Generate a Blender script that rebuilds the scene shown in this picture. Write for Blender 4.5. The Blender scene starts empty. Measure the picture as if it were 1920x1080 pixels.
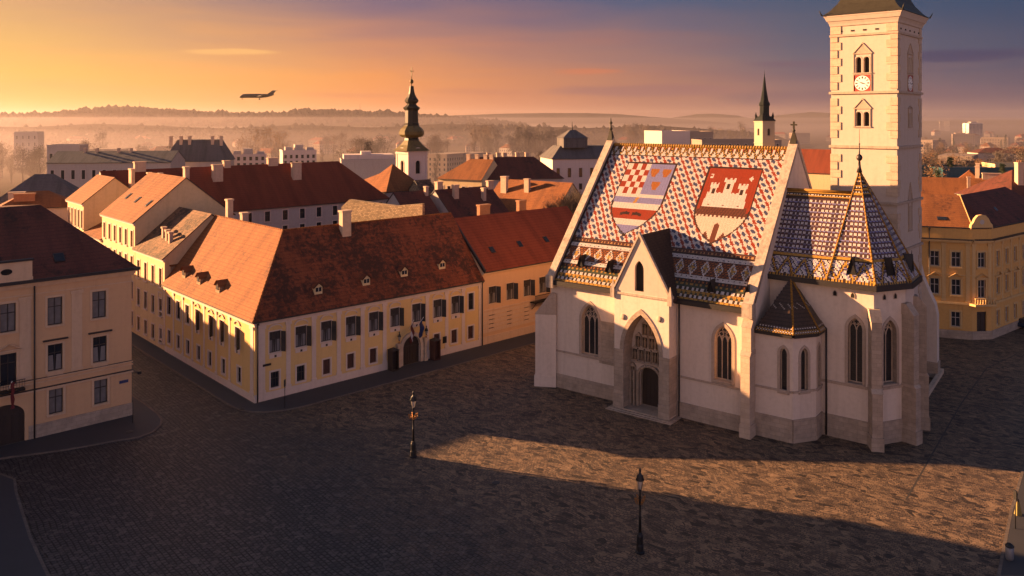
import bpy, math, random
import numpy as np
from mathutils import Vector, Matrix
R = math.radians
SC = bpy.context.scene
COL = SC.collection
rng = random.Random(7)

# ------------------------------------------------------------ camera, sky, sun
CAMZ, FPX, HV, CU = 32.0, 1500.0, 222.0, 960.0          # eye height, focal length and horizon row (1920 px frame)
cam_d = bpy.data.cameras.new('camera')
cam_d.sensor_width = 36.0
cam_d.lens = 36.0 * FPX / 1920.0
cam_d.shift_y = -(540.0 - HV) / 1920.0
cam_d.clip_start = 0.5
cam_d.clip_end = 40000.0
cam = bpy.data.objects.new('camera', cam_d)
COL.objects.link(cam)
cam.location = (0, 0, CAMZ)
cam.rotation_euler = (R(90), 0, 0)
SC.camera = cam

SUN_AZ = math.atan2(-0.948, 0.319)      # direction towards the sun, measured from +Y towards +X
SUN_EL = R(12.5)
world = bpy.data.worlds.new('World')
SC.world = world
world.use_nodes = True
def nd(nt, typ, **kw):
    n = nt.nodes.new(typ)
    for k, v in kw.items():
        if k in ('operation', 'blend_type', 'data_type', 'noise_dimensions', 'feature', 'distance', 'sky_type', 'interpolation', 'clamp_factor', 'layer_name', 'offset', 'squash', 'attribute_name', 'use_clamp', 'voronoi_dimensions', 'wave_type', 'bands_direction', 'offset_frequency', 'normalize'):
            setattr(n, k, v)
        else:
            n.inputs[k].default_value = v
    return n
def ramp(nt, fac, stops, interp='LINEAR'):
    n = nt.nodes.new('ShaderNodeValToRGB')
    n.color_ramp.interpolation = interp
    e = n.color_ramp.elements
    while len(e) > 1: e.remove(e[-1])
    e[0].position = stops[0][0]; e[0].color = tuple(stops[0][1]) + (1,)
    for p, c in stops[1:]:
        k = e.new(p); k.color = tuple(c) + (1,)
    nt.links.new(fac, n.inputs[0])
    return n.outputs[0]
def mth(nt, op, a, b=None, c=None, clamp=False):
    n = nt.nodes.new('ShaderNodeMath'); n.operation = op; n.use_clamp = clamp
    for i, x in enumerate((a, b, c)):
        if x is None: continue
        if isinstance(x, (int, float)): n.inputs[i].default_value = x
        else: nt.links.new(x, n.inputs[i])
    return n.outputs[0]
def mix(nt, fac, a, b, typ='MIX'):
    n = nt.nodes.new('ShaderNodeMix'); n.data_type = 'RGBA'; n.blend_type = typ
    for i, x in ((0, fac), (6, a), (7, b)):
        if isinstance(x, (int, float)): n.inputs[i].default_value = x
        elif isinstance(x, tuple): n.inputs[i].default_value = x + (1,)
        else: nt.links.new(x, n.inputs[i])
    return n.outputs[2]
def srgb(r, g, b):
    f = lambda c: (c/255/12.92) if c/255 <= 0.04045 else ((c/255+0.055)/1.055)**2.4
    return (f(r), f(g), f(b))

EXPO = 2.3
SKYGAIN = 2 ** (-EXPO)
wt = world.node_tree
wt.nodes.clear()
tc = nd(wt, 'ShaderNodeTexCoord')
sep = nd(wt, 'ShaderNodeSeparateXYZ'); wt.links.new(tc.outputs['Generated'], sep.inputs[0])
az = mth(wt, 'ARCTAN2', sep.outputs[0], sep.outputs[1])                    # -pi..pi, 0 = +Y
azf = mth(wt, 'MULTIPLY_ADD', az, 1/(2*math.pi), 0.5)
def A(deg): return 0.5 + deg/360.0
def sky_row(cols):
    st = [(A(d), tuple(x for x in srgb(*c))) for d, c in cols]
    return ramp(wt, azf, st)
low = sky_row([(-180, (255, 202, 146)), (-130, (244, 180, 124)), (-100, (215, 140, 84)), (-60, (250, 185, 100)), (-34, (255, 196, 102)), (-22, (255, 176, 90)), (-10, (240, 148, 84)), (0, (208, 130, 92)), (10, (176, 118, 98)), (20, (146, 106, 104)), (32, (110, 90, 104)), (70, (104, 84, 100)), (110, (120, 94, 108)), (145, (205, 158, 146)), (180, (255, 202, 146))])
mid = sky_row([(-180, (250, 200, 160)), (-130, (230, 180, 144)), (-100, (190, 140, 108)), (-60, (245, 190, 120)), (-34, (255, 200, 104)), (-22, (252, 182, 104)), (-10, (242, 158, 92)), (0, (206, 136, 98)), (10, (168, 120, 106)), (20, (118, 104, 112)), (32, (84, 84, 104)), (70, (80, 76, 104)), (110, (104, 90, 112)), (145, (195, 156, 152)), (180, (250, 200, 160))])
top = sky_row([(-180, (124, 116, 144)), (-130, (120, 112, 132)), (-100, (140, 118, 122)), (-60, (190, 152, 128)), (-34, (222, 168, 128)), (-22, (182, 142, 126)), (-10, (138, 112, 126)), (0, (110, 100, 124)), (10, (90, 96, 122)), (20, (74, 88, 114)), (32, (56, 76, 106)), (70, (60, 74, 112)), (120, (104, 104, 138)), (180, (124, 116, 144))])
el = mth(wt, 'ARCSINE', sep.outputs[2])
eld = mth(wt, 'MULTIPLY', el, 180/math.pi)
# thin clouds: noise stretched along the horizon
cmap = nd(wt, 'ShaderNodeCombineXYZ')
wt.links.new(mth(wt, 'MULTIPLY', az, 3.2), cmap.inputs[0]); wt.links.new(mth(wt, 'MULTIPLY', el, 30.0), cmap.inputs[1])
cn = nd(wt, 'ShaderNodeTexNoise', Scale=1.3, Detail=5.0, Roughness=0.55, Distortion=0.5); wt.links.new(cmap.outputs[0], cn.inputs['Vector'])
wob = mth(wt, 'MULTIPLY_ADD', cn.outputs[0], 3.0, -1.5)
e2 = mth(wt, 'ADD', eld, wob)
f1 = nd(wt, 'ShaderNodeMapRange', **{'From Min': 0.5, 'From Max': 4.2}); wt.links.new(e2, f1.inputs[0])
f2 = nd(wt, 'ShaderNodeMapRange', **{'From Min': 2.8, 'From Max': 8.2}); wt.links.new(e2, f2.inputs[0])
grad = mix(wt, f2.outputs[0], mix(wt, f1.outputs[0], low, mid), top)
cn2 = nd(wt, 'ShaderNodeTexNoise', Scale=0.9, Detail=4.0, Roughness=0.5); 
cm2 = nd(wt, 'ShaderNodeCombineXYZ'); wt.links.new(mth(wt, 'MULTIPLY', az, 5.5), cm2.inputs[0]); wt.links.new(mth(wt, 'MULTIPLY', el, 55.0), cm2.inputs[1]); cm2.inputs[2].default_value = 3.7
wt.links.new(cm2.outputs[0], cn2.inputs['Vector'])
cl = ramp(wt, cn2.outputs[0], [(0.52, (0, 0, 0)), (0.72, (1, 1, 1))])
clband = ramp(wt, mth(wt, 'DIVIDE', eld, 10.0, clamp=True), [(0.05, (0, 0, 0)), (0.2, (1, 1, 1)), (0.55, (1, 1, 1)), (0.8, (0.0, 0.0, 0.0))])
clf = mth(wt, 'MULTIPLY', mth(wt, 'MULTIPLY', cl, clband), 0.42)
cloudcol = sky_row([(-180, (80, 70, 90)), (-60, (255, 190, 120)), (-25, (255, 176, 104)), (-8, (214, 140, 106)), (6, (175, 116, 102)), (20, (98, 84, 104)), (60, (62, 62, 86)), (180, (80, 70, 90))])
grad = mix(wt, clf, grad, cloudcol)
def streak(azd, eld_, wa, we, col, k, grad):
    a1 = mth(wt, 'DIVIDE', mth(wt, 'SUBTRACT', mth(wt, 'MULTIPLY', az, 180/math.pi), azd), wa)
    b1 = mth(wt, 'DIVIDE', mth(wt, 'SUBTRACT', mth(wt, 'ADD', eld, mth(wt, 'MULTIPLY_ADD', cn.outputs[0], 1.0, -.5)), eld_), we)
    r2 = mth(wt, 'ADD', mth(wt, 'MULTIPLY', a1, a1), mth(wt, 'MULTIPLY', b1, b1))
    r2 = mth(wt, 'ADD', r2, mth(wt, 'MULTIPLY_ADD', cn2.outputs[0], 2.4, -1.2))
    f = mth(wt, 'MULTIPLY', ramp(wt, r2, [(0.0, (1, 1, 1)), (1.0, (0, 0, 0))], 'EASE'), k)
    return mix(wt, f, grad, tuple(srgb(*col)))
for q in ((-19.6, 4.5, 3.2, .25, (255, 190, 118), .8), (5.6, 3.3, 3.0, .28, (214, 122, 86), .7), (9, 1.9, 9, .5, (150, 104, 106), .6), (28, 3.9, 5.5, .6, (70, 66, 96), .75), (20, 3.7, 4.5, .3, (112, 88, 104), .6), (-11, 1.6, 5, .25, (222, 136, 92), .5), (24, 1.4, 10, .6, (104, 84, 100), .5), (-2, 1.9, 5, .35, (196, 124, 96), .6)): grad = streak(*q, grad)
back = nd(wt, 'ShaderNodeMapRange', **{'From Min': 0.15, 'From Max': -0.6, 'To Min': 1.0, 'To Max': 2.6}); wt.links.new(sep.outputs[1], back.inputs[0])   # sky behind the viewer raised as added fill for the shaded walls
bk = nd(wt, 'ShaderNodeCombineXYZ'); [wt.links.new(back.outputs[0], bk.inputs[i]) for i in range(3)]
grad = mix(wt, 1.0, grad, bk.outputs[0], 'MULTIPLY')
nish = nd(wt, 'ShaderNodeTexSky', sky_type='NISHITA')
nish.sun_disc = False; nish.sun_elevation = SUN_EL; nish.sun_rotation = SUN_AZ
nish.air_density = 1.2; nish.dust_density = 2.0
hi = nd(wt, 'ShaderNodeMapRange', **{'From Min': 11.0, 'From Max': 40.0}); wt.links.new(eld, hi.inputs[0])
nishs = mix(wt, 1.0, nish.outputs[0], (0.026, 0.024, 0.028), "MULTIPLY")       # the Sky Texture at strength 0.05
skyc = mix(wt, hi.outputs[0], mix(wt, 1.0, grad, (SKYGAIN, SKYGAIN, SKYGAIN), 'MULTIPLY'), nishs)
bg = nd(wt, 'ShaderNodeBackground', Strength=1.0); wt.links.new(skyc, bg.inputs[0])
wo = nd(wt, 'ShaderNodeOutputWorld'); wt.links.new(bg.outputs[0], wo.inputs[0])

sun_d = bpy.data.lights.new('sun', 'SUN'); sun_d.energy = 5.0; sun_d.angle = R(0.5); sun_d.color = (1.0, 0.53, 0.24)
sun = bpy.data.objects.new('sun', sun_d); COL.objects.link(sun)
sdir = Vector((math.sin(SUN_AZ)*math.cos(SUN_EL), math.cos(SUN_AZ)*math.cos(SUN_EL), math.sin(SUN_EL)))
sun.rotation_euler = sdir.to_track_quat('Z', 'Y').to_euler()
sun.location = sdir * 500
SC.view_settings.view_transform = 'Standard'
SC.view_settings.look = 'None'
SC.view_settings.exposure = EXPO
SC.view_settings.gamma = 1.0
SC.cycles.max_bounces = 5
SC.cycles.diffuse_bounces = 3
SC.cycles.volume_bounces = 0
SC.cycles.caustics_reflective = False
SC.cycles.caustics_refractive = False

# ------------------------------------------------------------ geometry helpers
class MB:
    """collects faces in the local frame of one part; build() links them as ONE mesh object"""
    def __init__(s): s.v = []; s.f = []; s.m = []; s.uv = []; s.c = []; s.sm = []
    def face(s, pts, m=0, col=None, smooth=False):
        b = len(s.v); pts = [tuple(p) for p in pts]
        s.v += pts; s.f.append(tuple(range(b, b+len(pts)))); s.m.append(m); s.sm.append(smooth)
        n = Vector((0, 0, 0))
        for i in range(len(pts)):
            a = Vector(pts[i]); c = Vector(pts[(i+1) % len(pts)])
            n += Vector(((a.y-c.y)*(a.z+c.z), (a.z-c.z)*(a.x+c.x), (a.x-c.x)*(a.y+c.y)))
        if n.length < 1e-12: n = Vector((0, 0, 1))
        n.normalize()
        if abs(n.z) > 0.999: U = Vector((1, 0, 0)); V = Vector((0, 1, 0))
        else:
            U = Vector((0, 0, 1)).cross(n).normalized(); V = n.cross(U)
        s.uv.append([(U.dot(Vector(p)), V.dot(Vector(p))) for p in pts]); s.c.append(col)
    def box(s, x0, x1, y0, y1, z0, z1, m=0, bottom=True, col=None):
        p = [(x0,y0,z0),(x1,y0,z0),(x1,y1,z0),(x0,y1,z0),(x0,y0,z1),(x1,y0,z1),(x1,y1,z1),(x0,y1,z1)]
        for q in ((0,1,5,4),(1,2,6,5),(2,3,7,6),(3,0,4,7),(4,5,6,7)) + (((3,2,1,0),) if bottom else ()):
            s.face([p[i] for i in q], m, col)
    def hull(s, lo, hi, m=0, cap=True, base=True):
        """loft between two polygons (counter-clockwise seen from above) of the same count"""
        n = len(lo)
        for i in range(n):
            j = (i+1) % n
            s.face([lo[i], lo[j], hi[j], hi[i]], m)
        if cap: s.face(list(hi), m)
        if base: s.face(list(reversed(lo)), m)
    def prism(s, poly, z0, z1, m=0, base=False):
        s.hull([(x, y, z0) for x, y in poly], [(x, y, z1) for x, y in poly], m, True, base)
    def tube(s, a, b, r0, r1=None, n=8, m=0, caps=True, smooth=True):
        a = Vector(a); b = Vector(b); r1 = r0 if r1 is None else r1
        d = (b-a).normalized() if (b-a).length > 1e-9 else Vector((0,0,1))
        u = d.orthogonal().normalized(); w = d.cross(u)
        ra = [a + (u*math.cos(2*math.pi*i/n) + w*math.sin(2*math.pi*i/n))*r0 for i in range(n)]
        rb = [b + (u*math.cos(2*math.pi*i/n) + w*math.sin(2*math.pi*i/n))*r1 for i in range(n)]
        for i in range(n):
            j = (i+1) % n
            s.face([ra[i], ra[j], rb[j], rb[i]], m, None, smooth)
        if caps: s.face(list(reversed(ra)), m); s.face(rb, m)
    def lathe(s, prof, c=(0, 0, 0), n=12, m=0, smooth=True, rot=0.0, sx=1.0, sy=1.0):
        rings = []
        for r, z in prof:
            rings.append([(c[0]+sx*r*math.cos(rot+2*math.pi*i/n), c[1]+sy*r*math.sin(rot+2*math.pi*i/n), c[2]+z) for i in range(n)])
        for a, b in zip(rings, rings[1:]):
            for i in range(n):
                j = (i+1) % n
                s.face([a[i], a[j], b[j], b[i]], m, None, smooth)
        s.face(list(reversed(rings[0])), m); s.face(rings[-1], m)
    def mesh(s, name):
        me = bpy.data.meshes.new(name)
        v = [tuple(p) for p in s.v]
        me.from_pydata(v, [], s.f)
        me.polygons.foreach_set('material_index', s.m)
        me.polygons.foreach_set('use_smooth', s.sm)
        ul = me.uv_layers.new(name='UVMap')
        flat = [c for f in s.uv for p in f for c in p]
        ul.data.foreach_set('uv', flat)
        if any(c is not None for c in s.c):
            ca = me.color_attributes.new('tile', 'FLOAT_COLOR', 'CORNER')
            fl = []
            for f, c in zip(s.f, s.c):
                c = c or (0.5, 0.5, 0.5)
                fl += list((c[0], c[1], c[2], 1.0)) * len(f)
            ca.data.foreach_set('color', fl)
        if any(s.sm):
            me.update()
            # weld so that smooth shading runs across faces
            import bmesh
            bm = bmesh.new(); bm.from_mesh(me); bmesh.ops.remove_doubles(bm, verts=bm.verts, dist=1e-4); bm.to_mesh(me); bm.free()
        me.update()
        return me
    def build(s, name, mats, parent=None, loc=None, rz=None):
        if not isinstance(mats, (list, tuple)): mats = [mats]
        me = s.mesh(name)
        for x in mats: me.materials.append(x)
        return link(name, me, parent, loc, rz)
def link(name, me, parent=None, loc=None, rz=None):
    o = bpy.data.objects.new(name, me); COL.objects.link(o)
    if parent: o.parent = parent
    if loc: o.location = loc
    if rz is not None: o.rotation_euler = (0, 0, rz)
    return o
def tag(o, label=None, cat=None, group=None, kind=None):
    if label: o['label'] = label
    if cat: o['category'] = cat
    if group: o['group'] = group
    if kind: o['kind'] = kind
    return o
def root(name, label, cat, x=0, y=0, z=0, rz=0, group=None):
    o = bpy.data.objects.new(name, None); COL.objects.link(o)
    o.location = (x, y, z); o.rotation_euler = (0, 0, rz)
    o.empty_display_size = 0.5
    return tag(o, label, cat, group)
def copy_tree(o, parent=None):
    c = o.copy(); COL.objects.link(c); c.parent = parent
    for ch in [k for k in bpy.data.objects if k.parent == o]: copy_tree(ch, c)
    return c

# pixel -> place on the ground, and the frame of a building
def G(u, v, z=0.0):
    Y = (CAMZ - z) * FPX / (v - HV)
    return ((u-CU)/FPX*Y, Y)
class Frame:
    def __init__(s, x, y, deg):
        s.o = (x, y); s.a = R(deg); s.ex = (math.cos(s.a), math.sin(s.a)); s.ey = (-math.sin(s.a), math.cos(s.a))
    def w(s, x, y): return (s.o[0]+x*s.ex[0]+y*s.ey[0], s.o[1]+x*s.ex[1]+y*s.ey[1])
    def l(s, X, Y):
        dx, dy = X-s.o[0], Y-s.o[1]
        return (dx*s.ex[0]+dy*s.ex[1], dx*s.ey[0]+dy*s.ey[1])
    def xat(s, u, y=0.0):
        k = (u-CU)/FPX; ax, ay = s.w(0, y)
        return (k*ay-ax)/(s.ex[0]-k*s.ex[1])
    def yat(s, u, x=0.0):
        k = (u-CU)/FPX; ax, ay = s.w(x, 0)
        return (k*ay-ax)/(s.ey[0]-k*s.ey[1])
    def z(s, x, y, v): return CAMZ - (v-HV)/FPX*s.w(x, y)[1]
    def rx(s, u0, u1, v0, v1, y=0.0):
        """rectangle of a facade facing -y (plane y) from its pixel box"""
        a, b = s.xat(u0, y), s.xat(u1, y); m = (a+b)/2
        return (a, b, s.z(m, y, v1), s.z(m, y, v0))
    def ry(s, u0, u1, v0, v1, x=0.0):
        a, b = s.yat(u0, x), s.yat(u1, x); m = (a+b)/2
        lo, hi = min(a, b), max(a, b)
        return (lo, hi, s.z(x, m, v1), s.z(x, m, v0))

def arch_curve(s0, s1, zs, z1, kind, n=7):
    w = s1-s0; h = z1-zs; pts = []
    if kind == 'round':
        for i in range(2*n+1):
            t = math.pi*(1-i/(2*n)); pts.append(((s0+s1)/2+w/2*math.cos(t), zs+h*math.sin(t)))
    else:
        Rr = (w*w/4+h*h)/w; cx = s0+Rr; a_end = math.atan2(h, (s0+s1)/2-cx)
        for i in range(n+1):
            t = math.pi+(a_end-math.pi)*i/n; pts.append((cx+Rr*math.cos(t), zs+Rr*math.sin(t)))
        pts += [(s0+s1-x, z) for x, z in reversed(pts[:-1])]
    return pts
def outline(w, h, kind='rect', spring=None, n=7):
    """closed outline, centred in s, z from 0, counter-clockwise"""
    if kind == 'rect': return [(-w/2, 0), (w/2, 0), (w/2, h), (-w/2, h)]
    sp = h-(w/2 if kind == 'round' else 0.87*w) if spring is None else spring
    return [(-w/2, 0), (w/2, 0)] + [(x, z) for x, z in reversed(arch_curve(-w/2, w/2, sp, h, kind, n))]
class Facade:
    """vertical wall plane: start point a, direction angle t (outside is to the right of the direction)"""
    def __init__(s, a, b):
        s.a = a; d = (b[0]-a[0], b[1]-a[1]); s.L = math.hypot(*d); s.t = (d[0]/s.L, d[1]/s.L); s.n = (s.t[1], -s.t[0])
        s.rz = math.atan2(s.t[1], s.t[0])
    def p(s, q, z, d=0.0): return (s.a[0]+s.t[0]*q-s.n[0]*d, s.a[1]+s.t[1]*q-s.n[1]*d, z)
    def wall(s, mb, z0, z1, holes=(), depth=0.25, m=0, mr=None, s0=0.0, s1=None):
        """holes: (s0, s1, z0, z1, kind[, spring])"""
        s1 = s.L if s1 is None else s1; mr = m if mr is None else mr
        xs = sorted({s0, s1} | {h[0] for h in holes} | {h[1] for h in holes}); zs = sorted({z0, z1} | {h[2] for h in holes} | {h[3] for h in holes})
        xs = [x for x in xs if s0-1e-6 <= x <= s1+1e-6]; zs = [z for z in zs if z0-1e-6 <= z <= z1+1e-6]
        for xa, xb in zip(xs, xs[1:]):
            run = None
            for za, zb in zip(zs, zs[1:]):
                cx, cz = (xa+xb)/2, (za+zb)/2
                inside = any(h[0] < cx < h[1] and h[2] < cz < h[3] for h in holes)
                if inside:
                    if run: mb.face([s.p(xa, run[0]), s.p(xb, run[0]), s.p(xb, run[1]), s.p(xa, run[1])], m)
                    run = None
                else: run = (run[0], zb) if run else (za, zb)
            if run: mb.face([s.p(xa, run[0]), s.p(xb, run[0]), s.p(xb, run[1]), s.p(xa, run[1])], m)
        for h in holes:
            a, b, c, d = h[:4]; kind = h[4] if len(h) > 4 else 'rect'
            if kind == 'rect': out = [(a, c), (b, c), (b, d), (a, d)]
            else:
                w = b-a; sp = h[5] if len(h) > 5 else d-(w/2 if kind == 'round' else 0.87*w)
                cur = arch_curve(a, b, sp, d, kind)
                for (xa, za), (xb, zb) in zip(cur, cur[1:]):
                    if d-za < 1e-6 and d-zb < 1e-6: continue
                    mb.face([s.p(xa, za), s.p(xb, zb), s.p(xb, d), s.p(xa, d)], m)
                out = [(a, c), (b, c)] + list(reversed(cur))
            for i in range(len(out)):
                (xa, za), (xb, zb) = out[i], out[(i+1) % len(out)]
                if abs(xa-xb)+abs(za-zb) < 1e-6: continue
                mb.face([s.p(xa, za), s.p(xa, za, depth), s.p(xb, zb, depth), s.p(xb, zb)], mr)

def ring(mb, out, t, y0, y1, m=0, grow=False):
    """frame of thickness t that follows outline out (in x,z), from depth y0 (front) to y1 (back)"""
    n = len(out); cx = sum(p[0] for p in out)/n; zs = [p[1] for p in out]; cz = (min(zs)+max(zs))/2
    def off(i, d):
        a = out[i-1]; b = out[i]; c = out[(i+1) % n]
        e1 = Vector((b[0]-a[0], b[1]-a[1])); e2 = Vector((c[0]-b[0], c[1]-b[1]))
        if e1.length < 1e-7: e1 = e2
        if e2.length < 1e-7: e2 = e1
        n1 = Vector((-e1.y, e1.x)).normalized(); n2 = Vector((-e2.y, e2.x)).normalized()
        k = (n1+n2); k = k/(max(0.35, 1+n1.dot(n2)))
        return (b[0]+k.x*d, b[1]+k.y*d)
    inn = [off(i, -t if grow else t) for i in range(n)]
    A_, B_ = (inn, out) if grow else (out, inn)     # A_ outer, B_ inner
    for i in range(n):
        j = (i+1) % n
        a, b, c, d = A_[i], A_[j], B_[j], B_[i]
        mb.face([(a[0], y0, a[1]), (b[0], y0, b[1]), (c[0], y0, c[1]), (d[0], y0, d[1])], m)
        mb.face([(d[0], y0, d[1]), (c[0], y0, c[1]), (c[0], y1, c[1]), (d[0], y1, d[1])], m)
        mb.face([(b[0], y0, b[1]), (a[0], y0, a[1]), (a[0], y1, a[1]), (b[0], y1, b[1])], m)
_wc = {}
def window(parent, fac, hole, style, depth=0.22, name='window', merge=False):
    """a window with its frame, bars, surround and pane in the hole of a facade; equal windows share their meshes"""
    a, b, c, d = hole[:4]; kind = hole[4] if len(hole) > 4 else 'rect'
    w, h = round(b-a, 2), round(d-c, 2); sp = round(hole[5]-c, 2) if len(hole) > 5 else None
    key = (w, h, kind, sp, style['id'], depth, merge)
    if key not in _wc:
        mb = MB(); out = outline(w, h, kind, sp); ft = style.get('ft', 0.07)
        ring(mb, out, ft, depth-0.06, depth+0.06, 0)
        nv, tr = style.get('nv', 1), style.get('tr', (0.62,))
        for i in range(nv):
            x = -w/2+w*(i+1)/(nv+1); mb.box(x-ft*0.45, x+ft*0.45, depth-0.05, depth+0.04, ft, h*(0.99 if kind == 'rect' else 0.8), 0)
        for t in tr: mb.box(-w/2+ft, w/2-ft, depth-0.055, depth+0.04, h*t-ft*0.45, h*t+ft*0.45, 0)
        for fn in style.get('extra', ()): fn(mb, w, h, depth)
        if style.get('sw'):
            ring(mb, out, style['sw'], -style.get('sp', 0.05), 0.004, 1, grow=True)
        if style.get('sill'): mb.box(-w/2-0.2, w/2+0.2, -0.18, 0.0, -0.16, -0.02, 1)
        if merge: mb.face([(x, depth+0.01, z) for x, z in out], len(style['mats']))
        me = mb.mesh(name)
        for x in style['mats'] + ([style['pane']] if merge else []): me.materials.append(x)
        pb = MB(); pb.face([(x, depth+0.01, z) for x, z in out], 0)
        pm = pb.mesh('pane'); pm.materials.append(style['pane'])
        _wc[key] = (me, pm)
    me, pm = _wc[key]
    p = fac.p((a+b)/2, c)
    o = link(name, me, parent, p, fac.rz)
    if not merge: link('pane', pm, o)
    return o
# ------------------------------------------------------------ materials
def newmat(name):
    m = bpy.data.materials.new(name); m.use_nodes = True
    nt = m.node_tree; b = nt.nodes['Principled BSDF']
    return m, nt, b
def coords(nt, kind='Object', scale=1.0):
    t = nd(nt, 'ShaderNodeTexCoord'); mp = nt.nodes.new('ShaderNodeMapping')
    nt.links.new(t.outputs[kind], mp.inputs[0])
    mp.inputs['Scale'].default_value = scale if isinstance(scale, tuple) else (scale,)*3
    return mp.outputs[0]
def noise(nt, vec, scale, detail=4, rough=0.55, dist=0.0):
    n = nd(nt, 'ShaderNodeTexNoise', Scale=scale, Detail=detail, Roughness=rough, Distortion=dist)
    nt.links.new(vec, n.inputs['Vector']); return n.outputs[0]
def bump(nt, b, h, strength=0.4, dist=0.02):
    n = nd(nt, 'ShaderNodeBump', Strength=strength, Distance=dist); nt.links.new(h, n.inputs['Height']); nt.links.new(n.outputs[0], b.inputs['Normal'])
def mul(c, k): return tuple(min(1.0, x*k) for x in c)
def plain(name, c, rough=0.7, metal=0.0, spec=None, var=0.0):
    m, nt, b = newmat(name)
    b.inputs['Base Color'].default_value = c + (1,); b.inputs['Roughness'].default_value = rough; b.inputs['Metallic'].default_value = metal
    if spec is not None: b.inputs['Specular IOR Level'].default_value = spec
    if var:
        v = coords(nt); n = noise(nt, v, 3.0, 5)
        nt.links.new(mix(nt, n, mul(c, 1-var), mul(c, 1+var)), b.inputs['Base Color'])
    return m
def plaster(name, c, dirt=0.25, dcol=None, scale=1.0, rough=0.92):
    m, nt, b = newmat(name); v = coords(nt)
    n1 = noise(nt, v, 0.25*scale, 5, 0.6); n2 = noise(nt, v, 2.2*scale, 6, 0.65)
    vs = coords(nt, scale=(1.6, 1.6, 0.13)); n3 = noise(nt, vs, 1.0, 5, 0.6, 0.3)       # rain streaks
    dc = dcol or (c[0]*0.55, c[1]*0.5, c[2]*0.48)
    f1 = ramp(nt, n1, [(0.3, (0, 0, 0)), (0.75, (1, 1, 1))]); f3 = ramp(nt, n3, [(0.5, (0, 0, 0)), (0.8, (1, 1, 1))])
    k = mix(nt, mth(nt, 'MULTIPLY', f1, 0.35), c, mul(c, 1.12))
    k = mix(nt, mth(nt, 'MULTIPLY', f3, dirt), k, dc)
    k = mix(nt, mth(nt, 'MULTIPLY', ramp(nt, n2, [(0.45, (0, 0, 0)), (0.75, (1, 1, 1))]), dirt*0.7), k, dc)
    nt.links.new(k, b.inputs['Base Color']); b.inputs['Roughness'].default_value = rough; b.inputs['Specular IOR Level'].default_value = 0.15
    bump(nt, b, n2, 0.25, 0.02); return m
def masonry(name, c, c2, bw=0.9, bh=0.4, mortar=(0.12, 0.1, 0.08), dirt=0.5, ms=0.012):
    m, nt, b = newmat(name); t = nd(nt, 'ShaderNodeTexCoord')
    br = nd(nt, 'ShaderNodeTexBrick', Scale=1.0, **{'Mortar Size': ms, 'Brick Width': bw, 'Row Height': bh, 'Color1': c+(1,), 'Color2': c2+(1,), 'Mortar': mortar+(1,)})
    nt.links.new(t.outputs['UV'], br.inputs['Vector'])
    v = coords(nt); n = noise(nt, v, 0.9, 6, 0.65); n2 = noise(nt, v, 6.0, 4)
    k = mix(nt, mth(nt, 'MULTIPLY', ramp(nt, n, [(0.42, (0, 0, 0)), (0.7, (1, 1, 1))]), dirt), br.outputs[0], mul(c, 0.5))
    k = mix(nt, mth(nt, 'MULTIPLY', n2, 0.3), k, mul(c, 1.25))
    nt.links.new(k, b.inputs['Base Color']); b.inputs['Roughness'].default_value = 0.9; b.inputs['Specular IOR Level'].default_value = 0.2
    h = mth(nt, 'SUBTRACT', n2, br.outputs[1]); bump(nt, b, h, 0.5, 0.03); return m
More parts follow.
